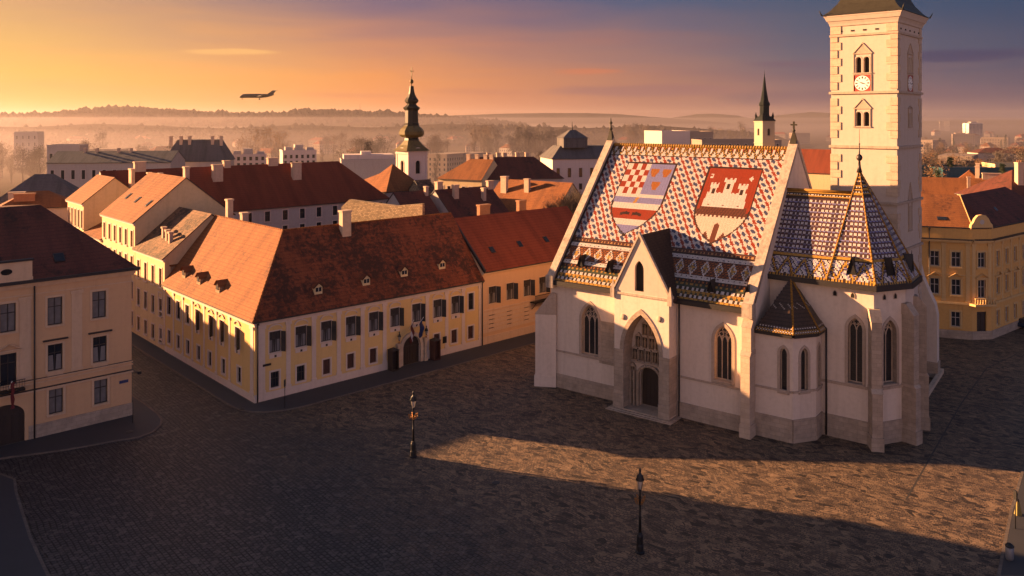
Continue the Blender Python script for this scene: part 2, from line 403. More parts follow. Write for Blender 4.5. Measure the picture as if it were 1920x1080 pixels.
def rooftile(name, c, c2, moss=0.0, mosscol=(0.02, 0.015, 0.012), rw=0.34, tw=0.26, fade=0.25):
    m, nt, b = newmat(name); t = nd(nt, 'ShaderNodeTexCoord')
    br = nd(nt, 'ShaderNodeTexBrick', Scale=1.0, **{'Mortar Size': 0.012, 'Mortar Smooth': 0.3, 'Brick Width': tw, 'Row Height': rw, 'Color1': c+(1,), 'Color2': c2+(1,), 'Mortar': mul(c, 0.3)+(1,)})
    nt.links.new(t.outputs['UV'], br.inputs['Vector'])
    v = coords(nt); n = noise(nt, v, 0.22, 5, 0.6); n2 = noise(nt, v, 1.6, 7, 0.75, 0.4); n3 = noise(nt, v, 9.0, 3)
    k = mix(nt, mth(nt, 'MULTIPLY', ramp(nt, n, [(0.35, (0, 0, 0)), (0.7, (1, 1, 1))]), fade), br.outputs[0], mul(c2, 0.62))
    k = mix(nt, mth(nt, 'MULTIPLY', n3, 0.35), k, mul(c, 1.35))
    mu = nt.nodes.new('ShaderNodeMapping'); nt.links.new(t.outputs['UV'], mu.inputs[0]); mu.inputs['Scale'].default_value = (.55, .07, 1)
    n4 = noise(nt, mu.outputs[0], 1.0, 4, .6)                     # repaired strips running up the slope
    k = mix(nt, mth(nt, 'MULTIPLY', ramp(nt, n4, [(.46, (0, 0, 0)), (.56, (1, 1, 1))]), .28), k, mul(c, 1.45))
    k = mix(nt, mth(nt, 'MULTIPLY', ramp(nt, n4, [(.38, (1, 1, 1)), (.45, (0, 0, 0))]), .3), k, mul(c2, .55))
    sp0 = nd(nt, 'ShaderNodeSeparateXYZ'); nt.links.new(t.outputs['UV'], sp0.inputs[0])
    edge = ramp(nt, mth(nt, 'FRACT', mth(nt, 'DIVIDE', sp0.outputs[1], rw*1.5)), [(0.0, (1, 1, 1)), (0.3, (0, 0, 0)), (1.0, (0, 0, 0))])
    k = mix(nt, mth(nt, 'MULTIPLY', edge, .42), k, mul(c2, .35))   # darker towards the lower edge of each band of tiles
    if moss:
        mm = mth(nt, 'ADD', mth(nt, 'MULTIPLY', n2, 0.7), mth(nt, 'MULTIPLY', n, 0.5))
        f = ramp(nt, mm, [(0.70-0.16*moss, (0, 0, 0)), (0.80-0.16*moss, (1, 1, 1))])
        k = mix(nt, mth(nt, 'MULTIPLY', f, 0.85), k, mosscol)
    nt.links.new(k, b.inputs['Base Color']); b.inputs['Roughness'].default_value = 0.85; b.inputs['Specular IOR Level'].default_value = 0.25
    # each course steps up over the one below
    sp = nd(nt, 'ShaderNodeSeparateXYZ'); nt.links.new(t.outputs['UV'], sp.inputs[0])
    saw = mth(nt, 'SUBTRACT', 1.0, mth(nt, 'FRACT', mth(nt, 'DIVIDE', sp.outputs[1], rw)))
    h = mth(nt, 'ADD', mth(nt, 'MULTIPLY', saw, 0.8), mth(nt, 'MULTIPLY', n3, 0.5)); h = mth(nt, 'SUBTRACT', h, br.outputs[1])
    bump(nt, b, h, 0.7, 0.05); return m
def glazed():
    m, nt, b = newmat('glazed_tile')
    a = nd(nt, 'ShaderNodeVertexColor', layer_name='tile')
    v = coords(nt); n = noise(nt, v, 5.0, 4); n2 = noise(nt, v, 0.4, 4)
    k = mix(nt, mth(nt, 'MULTIPLY', n, 0.18), a.outputs[0], (0.12, 0.07, 0.04)); k = mix(nt, mth(nt, 'MULTIPLY', n2, 0.1), k, (0.3, 0.2, 0.12))
    nt.links.new(k, b.inputs['Base Color']); b.inputs['Roughness'].default_value = 0.42; b.inputs['Specular IOR Level'].default_value = 0.35
    return m
def cobble():
    m, nt, b = newmat('cobble_setts'); t = nd(nt, 'ShaderNodeTexCoord'); v0 = coords(nt)
    sp = nd(nt, 'ShaderNodeSeparateXYZ'); nt.links.new(t.outputs['Object'], sp.inputs[0])
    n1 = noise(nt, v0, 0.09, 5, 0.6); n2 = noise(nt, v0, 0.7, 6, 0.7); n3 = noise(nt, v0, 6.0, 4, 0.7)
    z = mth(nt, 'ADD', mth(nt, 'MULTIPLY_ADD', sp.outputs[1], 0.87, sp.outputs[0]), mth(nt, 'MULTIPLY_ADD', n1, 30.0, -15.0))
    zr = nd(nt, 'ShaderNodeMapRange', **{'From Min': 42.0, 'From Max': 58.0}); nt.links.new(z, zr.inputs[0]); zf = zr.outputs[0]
    wn = nd(nt, 'ShaderNodeTexNoise', Scale=0.22, Detail=3.0); nt.links.new(v0, wn.inputs['Vector'])
    def warp(rot, k):
        mp = nt.nodes.new('ShaderNodeMapping'); nt.links.new(t.outputs['Object'], mp.inputs[0]); mp.inputs['Rotation'].default_value = (0, 0, R(rot))
        wv = nd(nt, 'ShaderNodeVectorMath', operation='MULTIPLY_ADD'); nt.links.new(wn.outputs[1], wv.inputs[0]); wv.inputs[1].default_value = (k, k, 0); nt.links.new(mp.outputs[0], wv.inputs[2]); return wv.outputs[0]
    def bricks(vec, w, h, c1, c2, mo, ms):
        br = nd(nt, 'ShaderNodeTexBrick', Scale=1.0, **{'Mortar Size': ms, 'Mortar Smooth': 0.5, 'Brick Width': w, 'Row Height': h, 'Color1': c1+(1,), 'Color2': c2+(1,), 'Mortar': mo+(1,)}); nt.links.new(vec, br.inputs['Vector']); return br
    va, vb = warp(48.5, 0.8), warp(37, 2.5)
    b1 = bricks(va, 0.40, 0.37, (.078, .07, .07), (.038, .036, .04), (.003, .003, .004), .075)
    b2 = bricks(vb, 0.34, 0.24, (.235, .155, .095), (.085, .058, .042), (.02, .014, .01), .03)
    def cells(vec, sc):
        ms_ = nd(nt, 'ShaderNodeMapping'); nt.links.new(vec, ms_.inputs[0]); ms_.inputs['Scale'].default_value = sc
        vo = nd(nt, 'ShaderNodeTexVoronoi', Scale=1.0); nt.links.new(ms_.outputs[0], vo.inputs['Vector']); s_ = nd(nt, 'ShaderNodeSeparateColor'); nt.links.new(vo.outputs['Color'], s_.inputs[0]); return s_.outputs[0], s_.outputs[1]
    a1, a2 = cells(vb, (1.5, 2.6, 1)); c1, c2 = cells(va, (2.5, 2.7, 1)); d1, d2 = cells(vb, (.75, 1.7, 1))
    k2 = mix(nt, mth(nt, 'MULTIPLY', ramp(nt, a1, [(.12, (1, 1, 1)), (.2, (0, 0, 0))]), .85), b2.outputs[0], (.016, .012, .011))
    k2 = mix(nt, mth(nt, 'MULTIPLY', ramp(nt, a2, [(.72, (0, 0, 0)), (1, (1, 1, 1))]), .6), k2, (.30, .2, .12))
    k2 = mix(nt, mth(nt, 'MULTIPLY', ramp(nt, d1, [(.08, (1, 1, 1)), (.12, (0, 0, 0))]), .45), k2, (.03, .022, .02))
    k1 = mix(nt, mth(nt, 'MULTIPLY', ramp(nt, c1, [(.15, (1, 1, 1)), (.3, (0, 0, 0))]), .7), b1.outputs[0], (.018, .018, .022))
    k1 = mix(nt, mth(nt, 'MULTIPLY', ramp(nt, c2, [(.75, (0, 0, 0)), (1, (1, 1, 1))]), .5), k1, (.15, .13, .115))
    k = mix(nt, zf, k1, k2)  # bright warm right, dark cool left: sun and shade put into the sett colour
    k = mix(nt, mth(nt, 'MULTIPLY', ramp(nt, n2, [(0.45, (0, 0, 0)), (0.65, (1, 1, 1))]), 0.35), k, (0.03, 0.024, 0.024))
    nt.links.new(k, b.inputs['Base Color']); b.inputs['Specular IOR Level'].default_value = 0.35
    nt.links.new(mth(nt, 'MULTIPLY_ADD', n3, 0.3, 0.45), b.inputs['Roughness'])
    h = mth(nt, 'SUBTRACT', mth(nt, 'MULTIPLY', n3, 0.35), mix(nt, zf, b1.outputs[1], b2.outputs[1])); h = mth(nt, 'ADD', h, mth(nt, 'MULTIPLY', mix(nt, zf, c2, a2), 0.9))
    bump(nt, b, h, 0.9, 0.05); return m
def asphalt(name, c):
    m, nt, b = newmat(name); v = coords(nt); n = noise(nt, v, 0.4, 6, 0.65); n2 = noise(nt, v, 14.0, 3)
    k = mix(nt, n, mul(c, 0.65), mul(c, 1.4)); k = mix(nt, mth(nt, 'MULTIPLY', n2, 0.4), k, mul(c, 1.6))
    nt.links.new(k, b.inputs['Base Color']); b.inputs['Roughness'].default_value = 0.75; bump(nt, b, n2, 0.3, 0.01); return m
def glassm(name, c=(0.012, 0.014, 0.018), rough=0.12):
    m, nt, b = newmat(name); v = coords(nt, 'Object'); n = noise(nt, v, 1.2, 2)
    nt.links.new(mix(nt, n, c, mul(c, 2.5)), b.inputs['Base Color']); b.inputs['Roughness'].default_value = rough; b.inputs['Specular IOR Level'].default_value = 0.3; bump(nt, b, n, 0.06, 0.05); return m
def leaded(name):
    m, nt, b = newmat(name); t = nd(nt, 'ShaderNodeTexCoord')
    br = nd(nt, 'ShaderNodeTexBrick', Scale=1.0, **{'Mortar Size': 0.012, 'Brick Width': 0.16, 'Row Height': 0.2, 'Color1': (0.012, 0.014, 0.02, 1), 'Color2': (0.03, 0.028, 0.03, 1), 'Mortar': (0.004, 0.004, 0.004, 1)})
    nt.links.new(t.outputs['UV'], br.inputs['Vector']); nt.links.new(br.outputs[0], b.inputs['Base Color']); b.inputs['Roughness'].default_value = 0.3; return m

M = {}
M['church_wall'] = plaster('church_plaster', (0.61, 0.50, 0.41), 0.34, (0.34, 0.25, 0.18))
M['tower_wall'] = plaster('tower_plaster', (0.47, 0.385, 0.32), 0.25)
M['stone'] = masonry('church_stone', (0.40, 0.31, 0.235), (0.30, 0.235, 0.18), 0.9, 0.42, (0.2, 0.15, 0.11), 0.85)
M['stone_light'] = masonry('pale_stone', (0.50, 0.38, 0.28), (0.42, 0.32, 0.235), 1.1, 0.5, (0.3, 0.24, 0.18), 0.4)
M['stone_trim'] = plaster('stone_trim', (0.40, 0.31, 0.24), 0.5, (0.12, 0.09, 0.07), 2.0)
M['coping'] = plaster('gable_coping', (0.42, 0.34, 0.27), 0.75, (0.10, 0.08, 0.07), 1.3)
M['rubble'] = masonry('rubble_wall', (0.38, 0.27, 0.16), (0.12, 0.085, 0.055), 0.42, 0.24, (0.1, 0.08, 0.06), 0.5, 0.03)
M['glazed'] = glazed()
M['dark_tile'] = rooftile('dark_glazed_roof', (0.06, 0.036, 0.026), (0.032, 0.02, 0.017), 0, rw=0.2, tw=0.16)
M['gutter'] = plain('dark_gutter', (0.03, 0.025, 0.024), 0.5, 0.3, var=0.3)
M['copper'] = plaster('old_copper', (0.04, 0.036, 0.026), 0.6, (0.02, 0.017, 0.012), 1.5, 0.5)
M['copper_gold'] = plaster('gilded_copper', (0.13, 0.10, 0.04), 0.7, (0.03, 0.028, 0.02), 3.0, 0.45)
M['iron'] = plain('black_iron', (0.012, 0.012, 0.014), 0.45, 0.3)
M['brass'] = plain('weathered_brass', (0.35, 0.16, 0.05), 0.4, 0.7)
M['wood'] = plain('dark_wood', (0.025, 0.014, 0.01), 0.6, 0, var=0.4)
M['wood_red'] = plain('red_brown_wood', (0.07, 0.025, 0.017), 0.6, 0, var=0.3)
M['frame_dark'] = plain('dark_window_frame', (0.028, 0.018, 0.014), 0.55)
M['frame_pale'] = plain('pale_window_frame', (0.42, 0.37, 0.33), 0.6)
M['glass'] = glassm('window_glass'); M['glass_pale'] = glassm('curtained_glass', (0.10, 0.09, 0.085), 0.25); M['leaded'] = leaded('leaded_glass')
M['void'] = plain('dark_interior', (0.006, 0.005, 0.005), 0.9)
M['cobble'] = cobble(); M['asphalt'] = asphalt('pavement_asphalt', (0.026, 0.026, 0.03)); M['kerb'] = masonry('kerb_stone', (0.15, 0.12, 0.10), (0.10, 0.08, 0.07), 1.0, 0.4, (0.03, 0.03, 0.03), 0.4)
M['yellow_wall'] = plaster('yellow_plaster', (0.62, 0.41, 0.17), 0.2); M['cream'] = plaster('cream_trim', (0.58, 0.46, 0.38), 0.3)
M['beige_wall'] = plaster('beige_plaster', (0.58, 0.36, 0.20), 0.16); M['beige_trim'] = plaster('beige_trim', (0.58, 0.40, 0.26), 0.3)
M['ochre_wall'] = plaster('ochre_plaster', (0.60, 0.34, 0.115), 0.3); M['ochre_trim'] = plaster('ochre_trim', (0.58, 0.38, 0.17), 0.35)
M['pale_wall'] = plaster('pale_house_plaster', (0.58, 0.44, 0.25), 0.35); M['grey_wall'] = plaster('grey_house_plaster', (0.42, 0.36, 0.32), 0.35)
M['pink_wall'] = plaster('pinkish_plaster', (0.55, 0.45, 0.40), 0.3)
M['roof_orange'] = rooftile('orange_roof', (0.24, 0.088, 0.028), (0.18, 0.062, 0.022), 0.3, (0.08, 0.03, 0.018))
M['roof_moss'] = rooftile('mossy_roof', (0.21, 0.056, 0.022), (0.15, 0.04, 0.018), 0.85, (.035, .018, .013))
M['roof_red'] = rooftile('smooth_red_roof', (0.20, 0.045, 0.02), (0.165, 0.036, 0.017), 0)
M['roof_brown'] = rooftile('brown_roof', (0.12, 0.038, 0.026), (0.085, 0.03, 0.022), 0.4)
M['roof_old'] = rooftile('weathered_roof', (0.22, 0.12, 0.065), (0.11, 0.07, 0.045), 0.8, (0.04, 0.03, 0.022))
M['roof_slate'] = rooftile('grey_roof', (0.11, 0.10, 0.10), (0.08, 0.075, 0.075), 0.0)
M['brick'] = masonry('chimney_brick', (0.36, 0.16, 0.08), (0.24, 0.11, 0.06), 0.28, 0.1, (0.2, 0.15, 0.11), 0.4)
M['chimney'] = plaster('chimney_plaster', (0.50, 0.36, 0.26), 0.6)
M['white'] = plain('white_paint', (0.75, 0.72, 0.68), 0.6, var=0.1); M['red'] = plain('red_paint', (0.32, 0.03, 0.02), 0.6, var=0.2); M['blue'] = plain('blue_cloth', (0.025, 0.035, 0.12), 0.8)
M['red_cloth'] = plain('red_cloth', (0.12, 0.012, 0.014), 0.8); M['white_cloth'] = plain('white_cloth', (0.55, 0.5, 0.5), 0.8)
# ------------------------------------------------------------ ground
def terrain_z(x, y):
    if y < 210: return 0.0
    k = min(1.0, (y-210)/400.0); k = k*k*(3-2*k)
    return -11.0*k
mb = MB()
ys = [-150, -50, 0, 40, 60, 80, 100, 130, 160, 210, 240, 280, 330, 390, 460, 540, 650, 900, 1400, 2200, 3500, 6000, 9000, 12000]
xs = [-9000, -4000, -2000, -1000, -500, -250, -120, -60, 0, 60, 120, 250, 500, 1000, 2000, 4000, 9000]
V = [[(x, y, terrain_z(x, y)-0.0) for x in xs] for y in ys]
for j in range(len(ys)-1):
    for i in range(len(xs)-1):
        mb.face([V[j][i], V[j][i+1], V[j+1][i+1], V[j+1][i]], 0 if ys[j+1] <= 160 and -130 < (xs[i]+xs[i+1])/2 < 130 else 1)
earth = newmat('winter_ground'); _m, _nt, _b = earth; _v = coords(_nt); _n = noise(_nt, _v, .01, 8, .7); _nt.links.new(mix(_nt, _n, (.035, .035, .022), (.11, .085, .06)), _b.inputs['Base Color']); _b.inputs['Roughness'].default_value = .95; _b.inputs['Specular IOR Level'].default_value = 0
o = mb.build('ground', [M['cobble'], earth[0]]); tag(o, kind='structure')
# ------------------------------------------------------------ the church
C = Frame(*G(1033, 722), -37.4)
church = root('church', 'white Gothic church with two coats of arms on its coloured tile roof', 'church', C.o[0], C.o[1], 0, C.a)
CL, CD, CE, CR = 24.95, 27.0, 12.8, 28.5            # length, depth, eaves, ridge
def tracery(nl, sp):
    def f(mb, w, h, d):
        s = sp if sp > 0 else h - 0.87*w
        lw = w/nl
        for i in range(nl):
            x0 = -w/2+lw*i
            c = arch_curve(x0+0.03, x0+lw-0.03, s-0.1, s+lw*0.75, 'pointed', 4)
            for (xa, za), (xb, zb) in zip(c, c[1:]): mb.tube((xa, d-0.02, za), (xb, d-0.02, zb), 0.06, n=4, smooth=False)
        rr = w*(0.20 if nl > 1 else 0.17)
        cs = [(0, s+lw*0.75+rr*0.7)] if nl < 3 else [(-w*0.2, s+w*0.33), (w*0.2, s+w*0.33), (0, s+w*0.6)]
        if nl > 2: rr = w*0.14
        for cx, cz in cs:
            for k in range(10):
                a, b = 2*math.pi*k/10, 2*math.pi*(k+1)/10
                mb.tube((cx+rr*math.cos(a), d-0.02, cz+rr*math.sin(a)), (cx+rr*math.cos(b), d-0.02, cz+rr*math.sin(b)), 0.06, n=4, smooth=False)
            for k in range(4):
                a = math.pi/4+math.pi/2*k
                mb.tube((cx+rr*math.cos(a), d, cz+rr*math.sin(a)), (cx+rr*0.45*math.cos(a), d, cz+rr*0.45*math.sin(a)), 0.04, n=4, smooth=False)
    return f
def gothic(nl, sw=0.34): return dict(id='gothic%d_%s' % (nl, sw), ft=0.09, nv=nl-1, tr=(), sw=sw, sp=0.07, sill=True, extra=(tracery(nl, 0),), mats=[M['stone_light'], M['stone_trim']], pane=M['leaded'])
ST = {'n3': gothic(3), 'n2': gothic(2, 0.3), 'n1': gothic(1, 0.25)}

def hole_r(fr, u0, u1, v0, v1, y, kind='pointed'): return fr.rx(u0, u1, v0, v1, y) + (kind,)
FW = Facade((0, 0), (CL, 0))
h1 = hole_r(C, 1091, 1122, 571, 666, 0); h2 = hole_r(C, 1340, 1372, 611, 714, 0)
door = hole_r(C, 1201, 1237, 688, 762, 0, 'round'); door = (door[0], door[1], 0.25, door[3], 'round')
mb = MB(); FW.wall(mb, 0, CE, [h1, h2, door], 0.55, 0, 1)
mb.face([(0, 0, CE), (CL, 0, CE), (CL, 13.5, CE), (0, 13.5, CE)])
FR = Facade((CL, 0), (CL, CD)); FR.wall(mb, 0, CE); Facade((CL, CD), (0, CD)).wall(mb, 0, CE); FL = Facade((0, CD), (0, 0)); FL.wall(mb, 0, CE)
mb.build('nave_wall', [M['church_wall'], M['stone_light']], church)
window(church, FW, h1, ST['n3'], 0.5); window(church, FW, h2, ST['n3'], 0.5)
mb = MB(); o = outline(door[1]-door[0], door[3]-door[2], 'round'); mb.face([(x, 0.5, z) for x, z in o])
for i in range(5): mb.box(-1.2+0.5*i, -1.16+0.5*i, 0.46, 0.5, 0.1, 3.2)
mb.build('door', M['wood'], church, FW.p((door[0]+door[1])/2, door[2]), 0)
# gable walls with raking copings and finials
for nm, xa, xb in (('west_gable', 0.0, 0.75), ('east_gable', CL-0.85, CL)):
    mb = MB(); r = 0.55
    def gp(x, y, z): return (x, y, z)
    sl = (CR-CE)/13.5
    prof = [(0, CE), (CD, CE), (13.5, CR+r)]
    for x, flip in ((xa, True), (xb, False)):
        p = [(x, y, z+(0.0 if z == CE else 0)) for y, z in prof]
        mb.face(list(reversed(p)) if flip else p)
    for y0, y1 in ((-0.75, 13.5), (CD+0.75, 13.5)):
        z0, z1 = CE-0.1, CR+0.95
        lo = [(xa-0.1, y0, z0), (xb+0.1, y0, z0), (xb+0.1, y0, z0+0.55), (xa-0.1, y0, z0+0.55)]
        hi = [(xa-0.1, y1, z1-0.75), (xb+0.1, y1, z1-0.75), (xb+0.1, y1, z1), (xa-0.1, y1, z1)]
        mb.hull(lo, hi, 1)
    mb.box(xa-0.12, xb+0.12, -0.95, 0.02, CE-0.9, CE+0.55, 1)
    mb.build('gable_wall', [M['church_wall'], M['coping']], church)
    mb = MB(); xc = (xa+xb)/2
    mb.hull([(xc-.4, 13.1, CR+.6), (xc+.4, 13.1, CR+.6), (xc+.4, 13.9, CR+.6), (xc-.4, 13.9, CR+.6)], [(xc-.12, 13.38, CR+1.9), (xc+.12, 13.38, CR+1.9), (xc+.12, 13.62, CR+1.9), (xc-.12, 13.62, CR+1.9)])
    if xa > 1:
        mb.lathe([(0.1, 1.9), (0.22, 2.1), (0.1, 2.25), (0.09, 2.35)], (xc, 13.5, CR), 8)
        mb.box(xc-.09, xc+.09, 13.41, 13.59, CR+2.3, CR+3.15); mb.box(xc-.36, xc+.36, 13.4, 13.6, CR+2.68, CR+2.86)
    else: mb.lathe([(0.1, 1.9), (0.26, 2.1), (0.12, 2.3), (0.1, 2.7), (0.24, 2.9), (0.1, 3.1), (0.03, 3.6)], (xc, 13.5, CR), 8)
    mb.build('finial', M['copper'], church)
# ---- the tile mosaic of the nave roof
W_, R_, B_, Y_, D_, O_, G_, P_ = (0.60, 0.54, 0.50), (0.27, 0.028, 0.006), (0.035, 0.055, 0.13), (0.46, 0.25, 0.035), (0.022, 0.010, 0.008), (0.34, 0.10, 0.014), (0.03, 0.05, 0.03), (0.20, 0.20, 0.40)
BR = (0.13, 0.035, 0.018)
EY, EZ = -0.5, CE+0.02
RL = math.hypot(13.5-EY, CR-EZ); TY, TZ = (13.5-EY)/RL, (CR-EZ)/RL
def roof_uv(u, v):
    """pixel -> (x along the nave, t up the slope)"""
    k, h = (u-CU)/FPX, -(v-HV)/FPX
    # local y = (k t - ox) ey0 + (t - oy) ey1 ; z = CAMZ + h t
    a = k*C.ey[0]+C.ey[1]; b = -C.o[0]*C.ey[0]-C.o[1]*C.ey[1]; q = TZ/TY
    t = (CAMZ-EZ-q*(b-EY))/(q*a-h)
    X, Y = k*t, t; x, y = C.l(X, Y)
    return x, (y-EY)/TY
S1 = [roof_uv(*p) for p in ((1180, 307), (1267, 309), (1172, 438))]
S2 = [roof_uv(*p) for p in ((1332, 315), (1428, 319), (1338, 456))]
def shield_ab(S, x, t):
    x0, x1, tt, tb = S[0][0], S[1][0], (S[0][1]+S[1][1])/2, S[2][1]
    return (x-x0)/(x1-x0), (tt-t)/(tt-tb)
def halfw(b): return 0.0 if b > 1 else 0.5 if b < 0.52 else 0.5*max(0.0, 1-((b-0.52)/0.48)**2.3)
def sh1(a, b):
    if b < 0.44:
        if a < 0.5: return W_ if (int(a*10)+int(b/0.088)) % 2 == 0 else R_
        for cx, cy in ((0.625, 0.12), (0.875, 0.12), (0.74, 0.31)):
            dx, dy = abs(a-cx), b-cy
            if -0.055 < dy < 0.065 and dx < 0.085*(1-max(0, dy)/0.11): return O_ if (int(a*37)+int(b*41)) % 3 else (0.3, 0.12, 0.02)
        return P_
    if b < 0.49: return W_
    if b < 0.575: return (0.4, 0.2, 0.04) if abs(a-0.47-(0.53-b)*0.4) < 0.03 else P_
    if b < 0.655: return W_
    if b < 0.80: return D_ if (0.24 < a < 0.70 and abs(b-0.725-0.008*math.sin(a*30)) < 0.019 and abs(a-0.46) > 0.03) else R_
    if b < 0.88: return W_
    return P_
def sh2(a, b):
    if b < 0.60:
        if abs(a-0.09) < 0.035 and 0.08 < b < 0.14 and not (abs(a-0.075) < 0.02 and 0.09 < b < 0.12): return W_
        if abs((a-0.87)) + abs(b-0.13)*1.2 < 0.045: return W_
        for cx, ct, hw in ((0.21, 0.20, 0.085), (0.48, 0.125, 0.115), (0.76, 0.20, 0.085)):
            flare = hw*(1.0 if b < ct+0.07 else 0.72)
            if b > ct and abs(a-cx) < flare and b < 0.5:
                if b < ct+0.028 and int((a-cx+hw)/(hw*2/5)) % 2 == 1: return R_
                if abs(a-cx) < 0.026 and ct+0.09 < b < ct+0.155: return D_
                return W_
        wl = 0.115-max(0, b-0.3)*0.16; wr = 0.86+max(0, b-0.3)*0.12
        top = 0.33+(0.014 if int(a*24) % 2 else 0)
        if b > top and wl < a < wr and b < 0.535:
            for cx in (0.21, 0.49, 0.77):
                if abs(a-cx) < 0.022 and 0.42 < b < 0.51: return BR
            return W_
        if b < 0.525+(0.016 if int(a*22) % 2 else 0): return R_
        if b < 0.60: 
            if a < 0.06 and b < 0.57: return R_
            if a > 0.95: return R_
    zz = 0.645+(0.02 if int(a*26) % 2 else 0)
    if b < zz: return BR if (int((a*34+b*22)) % 2) else (0.06, 0.018, 0.012)
    if abs(a-0.50) < 0.055 and b > 0.74+abs(a-0.5)*0.6: return BR
    for cx in (0.33, 0.66):
        if b > 0.85+abs(a-cx)*1.3: return BR
    if b > 0.955: return BR
    return (0.64, 0.52, 0.42)
def jit(c, k=0.16):
    q = 1+rng.uniform(-k, k); return tuple(x*q for x in c)
def lozenge(x, t, t0, t1, per, dark=D_, back=O_):
    """white lozenges on an orange and brown net"""
    q = (t-t0)/(t1-t0); xx = (x/per) % 1.0
    d = abs(xx-0.5)/0.34+abs(q-0.5)/0.5
    if 0.76 < d < 1.04: return W_
    if d < 0.3: return Y_
    if d < 0.76: return Y_ if int((d*9)) % 2 else (B_ if int(x*7) % 3 else W_)
    e = abs(((x/per+0.5) % 1.0)-0.5)/0.34+abs(q-0.5)/0.5
    return dark if (int(x/0.15)+2*int(t/0.15)) % 3 == 0 else (back if int(t/0.15) % 2 else BR)
def nave_col(x, t):
    for S, f in ((S1, sh1), (S2, sh2)):
        a, b = shield_ab(S, x, t)
        if -0.03 < b < 1.035:
            hw = halfw(b)
            if abs(a-0.5) < hw and b > 0: return jit(f(a, b), 0.06)
            if abs(a-0.5) < hw+0.034 and b > -0.022: return jit(D_)
    i, j = int(x/0.15), int(t/0.15)
    if t < 1.95:
        q = int(t/.29); h2 = (x/.56) % 1.0
        if q in (1, 4): return jit(W_ if h2 < .5 else D_)
        if q in (0, 3): return jit(Y_ if h2 > .25 else (0.2, 0.1, 0.02))
        return jit(G_ if q == 5 or h2 < .5 else (0.38, 0.2, 0.03))
    if t < 2.55: return jit(O_ if (2.15 < t < 2.4 and i % 3 == 0) else D_)
    if t < 3.05: return jit(D_ if (2.72 < t < 2.87 and i % 4 == 0) else W_)
    if t < 4.95: return jit(lozenge(x, t, 3.0, 4.95, 1.5))
    if t < 5.5: return jit(B_ if (5.12 < t < 5.3 and i % 4 == 0) else W_)
    if t < 6.3: return jit((0.45, 0.25, 0.1) if (5.75 < t < 5.95 and i % 3 == 0) else (D_ if j % 2 else BR))
    if t < 19.3:
        p = (x+0.62*t)/1.2; m = p % 1.0; q = (t/0.85+0.5*int(p)) % 1.0
        if m < .34: return jit(R_ if abs(m-.17) < (.17 if q < .6 else .08) else W_)
        if abs(m-.67) < .22 and abs(q-.4) < .36 and abs(m-.67)*1.7+abs(q-.4) < .46: return jit(B_)
        return jit(W_)
    z = ((x/0.95) % 1.0); tri = abs(z-0.5)*2
    q = (t-19.3)/(RL-19.3)
    if q > 0.86: return jit(Y_ if i % 2 else D_)
    if q < 0.07: return jit(D_)
    dd = abs(q-0.1-tri*0.7)
    if dd < 0.12: return jit(Y_ if dd < 0.06 else D_)
    return jit(W_ if (q-0.1 < tri*0.7) != (tri < 0.3) and dd > 0.2 else (R_ if dd > 0.3 else D_))
def tile_slope(mb, P0, U, T, W, H, cell, colf, clip=None, lift=0.02):
    P0, U, T = Vector(P0), Vector(U), Vector(T); N = U.cross(T).normalized()
    nx, ny = int(round(W/cell)), int(round(H/cell)); cx, cy = W/nx, H/ny
    for j in range(ny):
        for i in range(nx):
            x, t = (i+0.5)*cx, (j+0.5)*cy
            if clip and not clip(x, t): continue
            a = P0+U*(i*cx)+T*(j*cy)
            l = N*(lift+0.006*((i*7+j*3) % 3)); g = 0.006
            mb.face([a+l+U*g, a+U*(cx-g)+l, a+U*(cx-g)+T*cy, a+U*g+T*cy], 0, colf(x, t))
mb = MB(); tile_slope(mb, (0.75, EY, EZ), (1, 0, 0), (0, TY, TZ), CL-1.6, RL, 0.125, lambda x, t: nave_col(x+0.75, t))
mb.build('mosaic_roof', M['glazed'], church)
mb = MB()
mb.face([(0.7, EY, EZ-.06), (CL-.8, EY, EZ-.06), (CL-.8, 13.5, CR-.06), (0.7, 13.5, CR-.06)], 0)
mb.face([(CL-.8, CD+.5, EZ), (0.7, CD+.5, EZ), (0.7, 13.5, CR), (CL-.8, 13.5, CR)], 1)
mb.build('roof_base', [M['gutter'], M['dark_tile']], church)
mb = MB()
for i in range(70):
    x = 0.8+(CL-1.7)*i/70; mb.tube((x, 13.5, CR+.06), (x+0.31, 13.5, CR+.1), 0.17, 0.2, 6)
mb.build('ridge_tiles', plaster('ridge_tile', (0.30, 0.17, 0.05), 0.5), church)
mb = MB(); mb.box(0.75, CL-0.85, -0.78, -0.02, CE-0.55, CE-0.02); mb.build('gutter', M['gutter'], church)
mb = MB(); mb.hull([(0.72, -.5, CE), (1.0, -.5, CE), (1.0, -.5, CE+.3), (.72, -.5, CE+.3)], [(0.72, 13.4, CR-.1), (1.0, 13.4, CR-.1), (1.0, 13.4, CR+.2), (.72, 13.4, CR+.2)]); mb.build('valley_flashing', M['gutter'], church)
def gablet(x, y, z, w, h, d):
    """small spired roof dormer, opening towards -y"""
    m = MB(); lo = (-w/2, 0); ro = (w/2, 0)
    m.face([(-w/2, 0, 0), (w/2, 0, 0), (0, 0, h)], 1)
    m.face([(w/2+.06, -.12, -.05), (w/2+.06, d, -.05), (0, d, h+.08), (0, -.12, h+.08)], 0); m.face([(-w/2-.06, d, -.05), (-w/2-.06, -.12, -.05), (0, -.12, h+.08), (0, d, h+.08)], 0)
    m.tube((0, 0, h), (0, 0, h+.45), 0.05, 0.02, 5)
    return m.build('roof_dormer', [M['gutter'], M['void']], church, (x, y, z))
for u, v in ((1090, 497), (1143, 508), (1334, 545), (1403, 555)):
    x, t = roof_uv(u, v); gablet(x, EY+t*TY-0.25, EZ+t*TZ-0.1, 0.8, 1.2, 1.4)
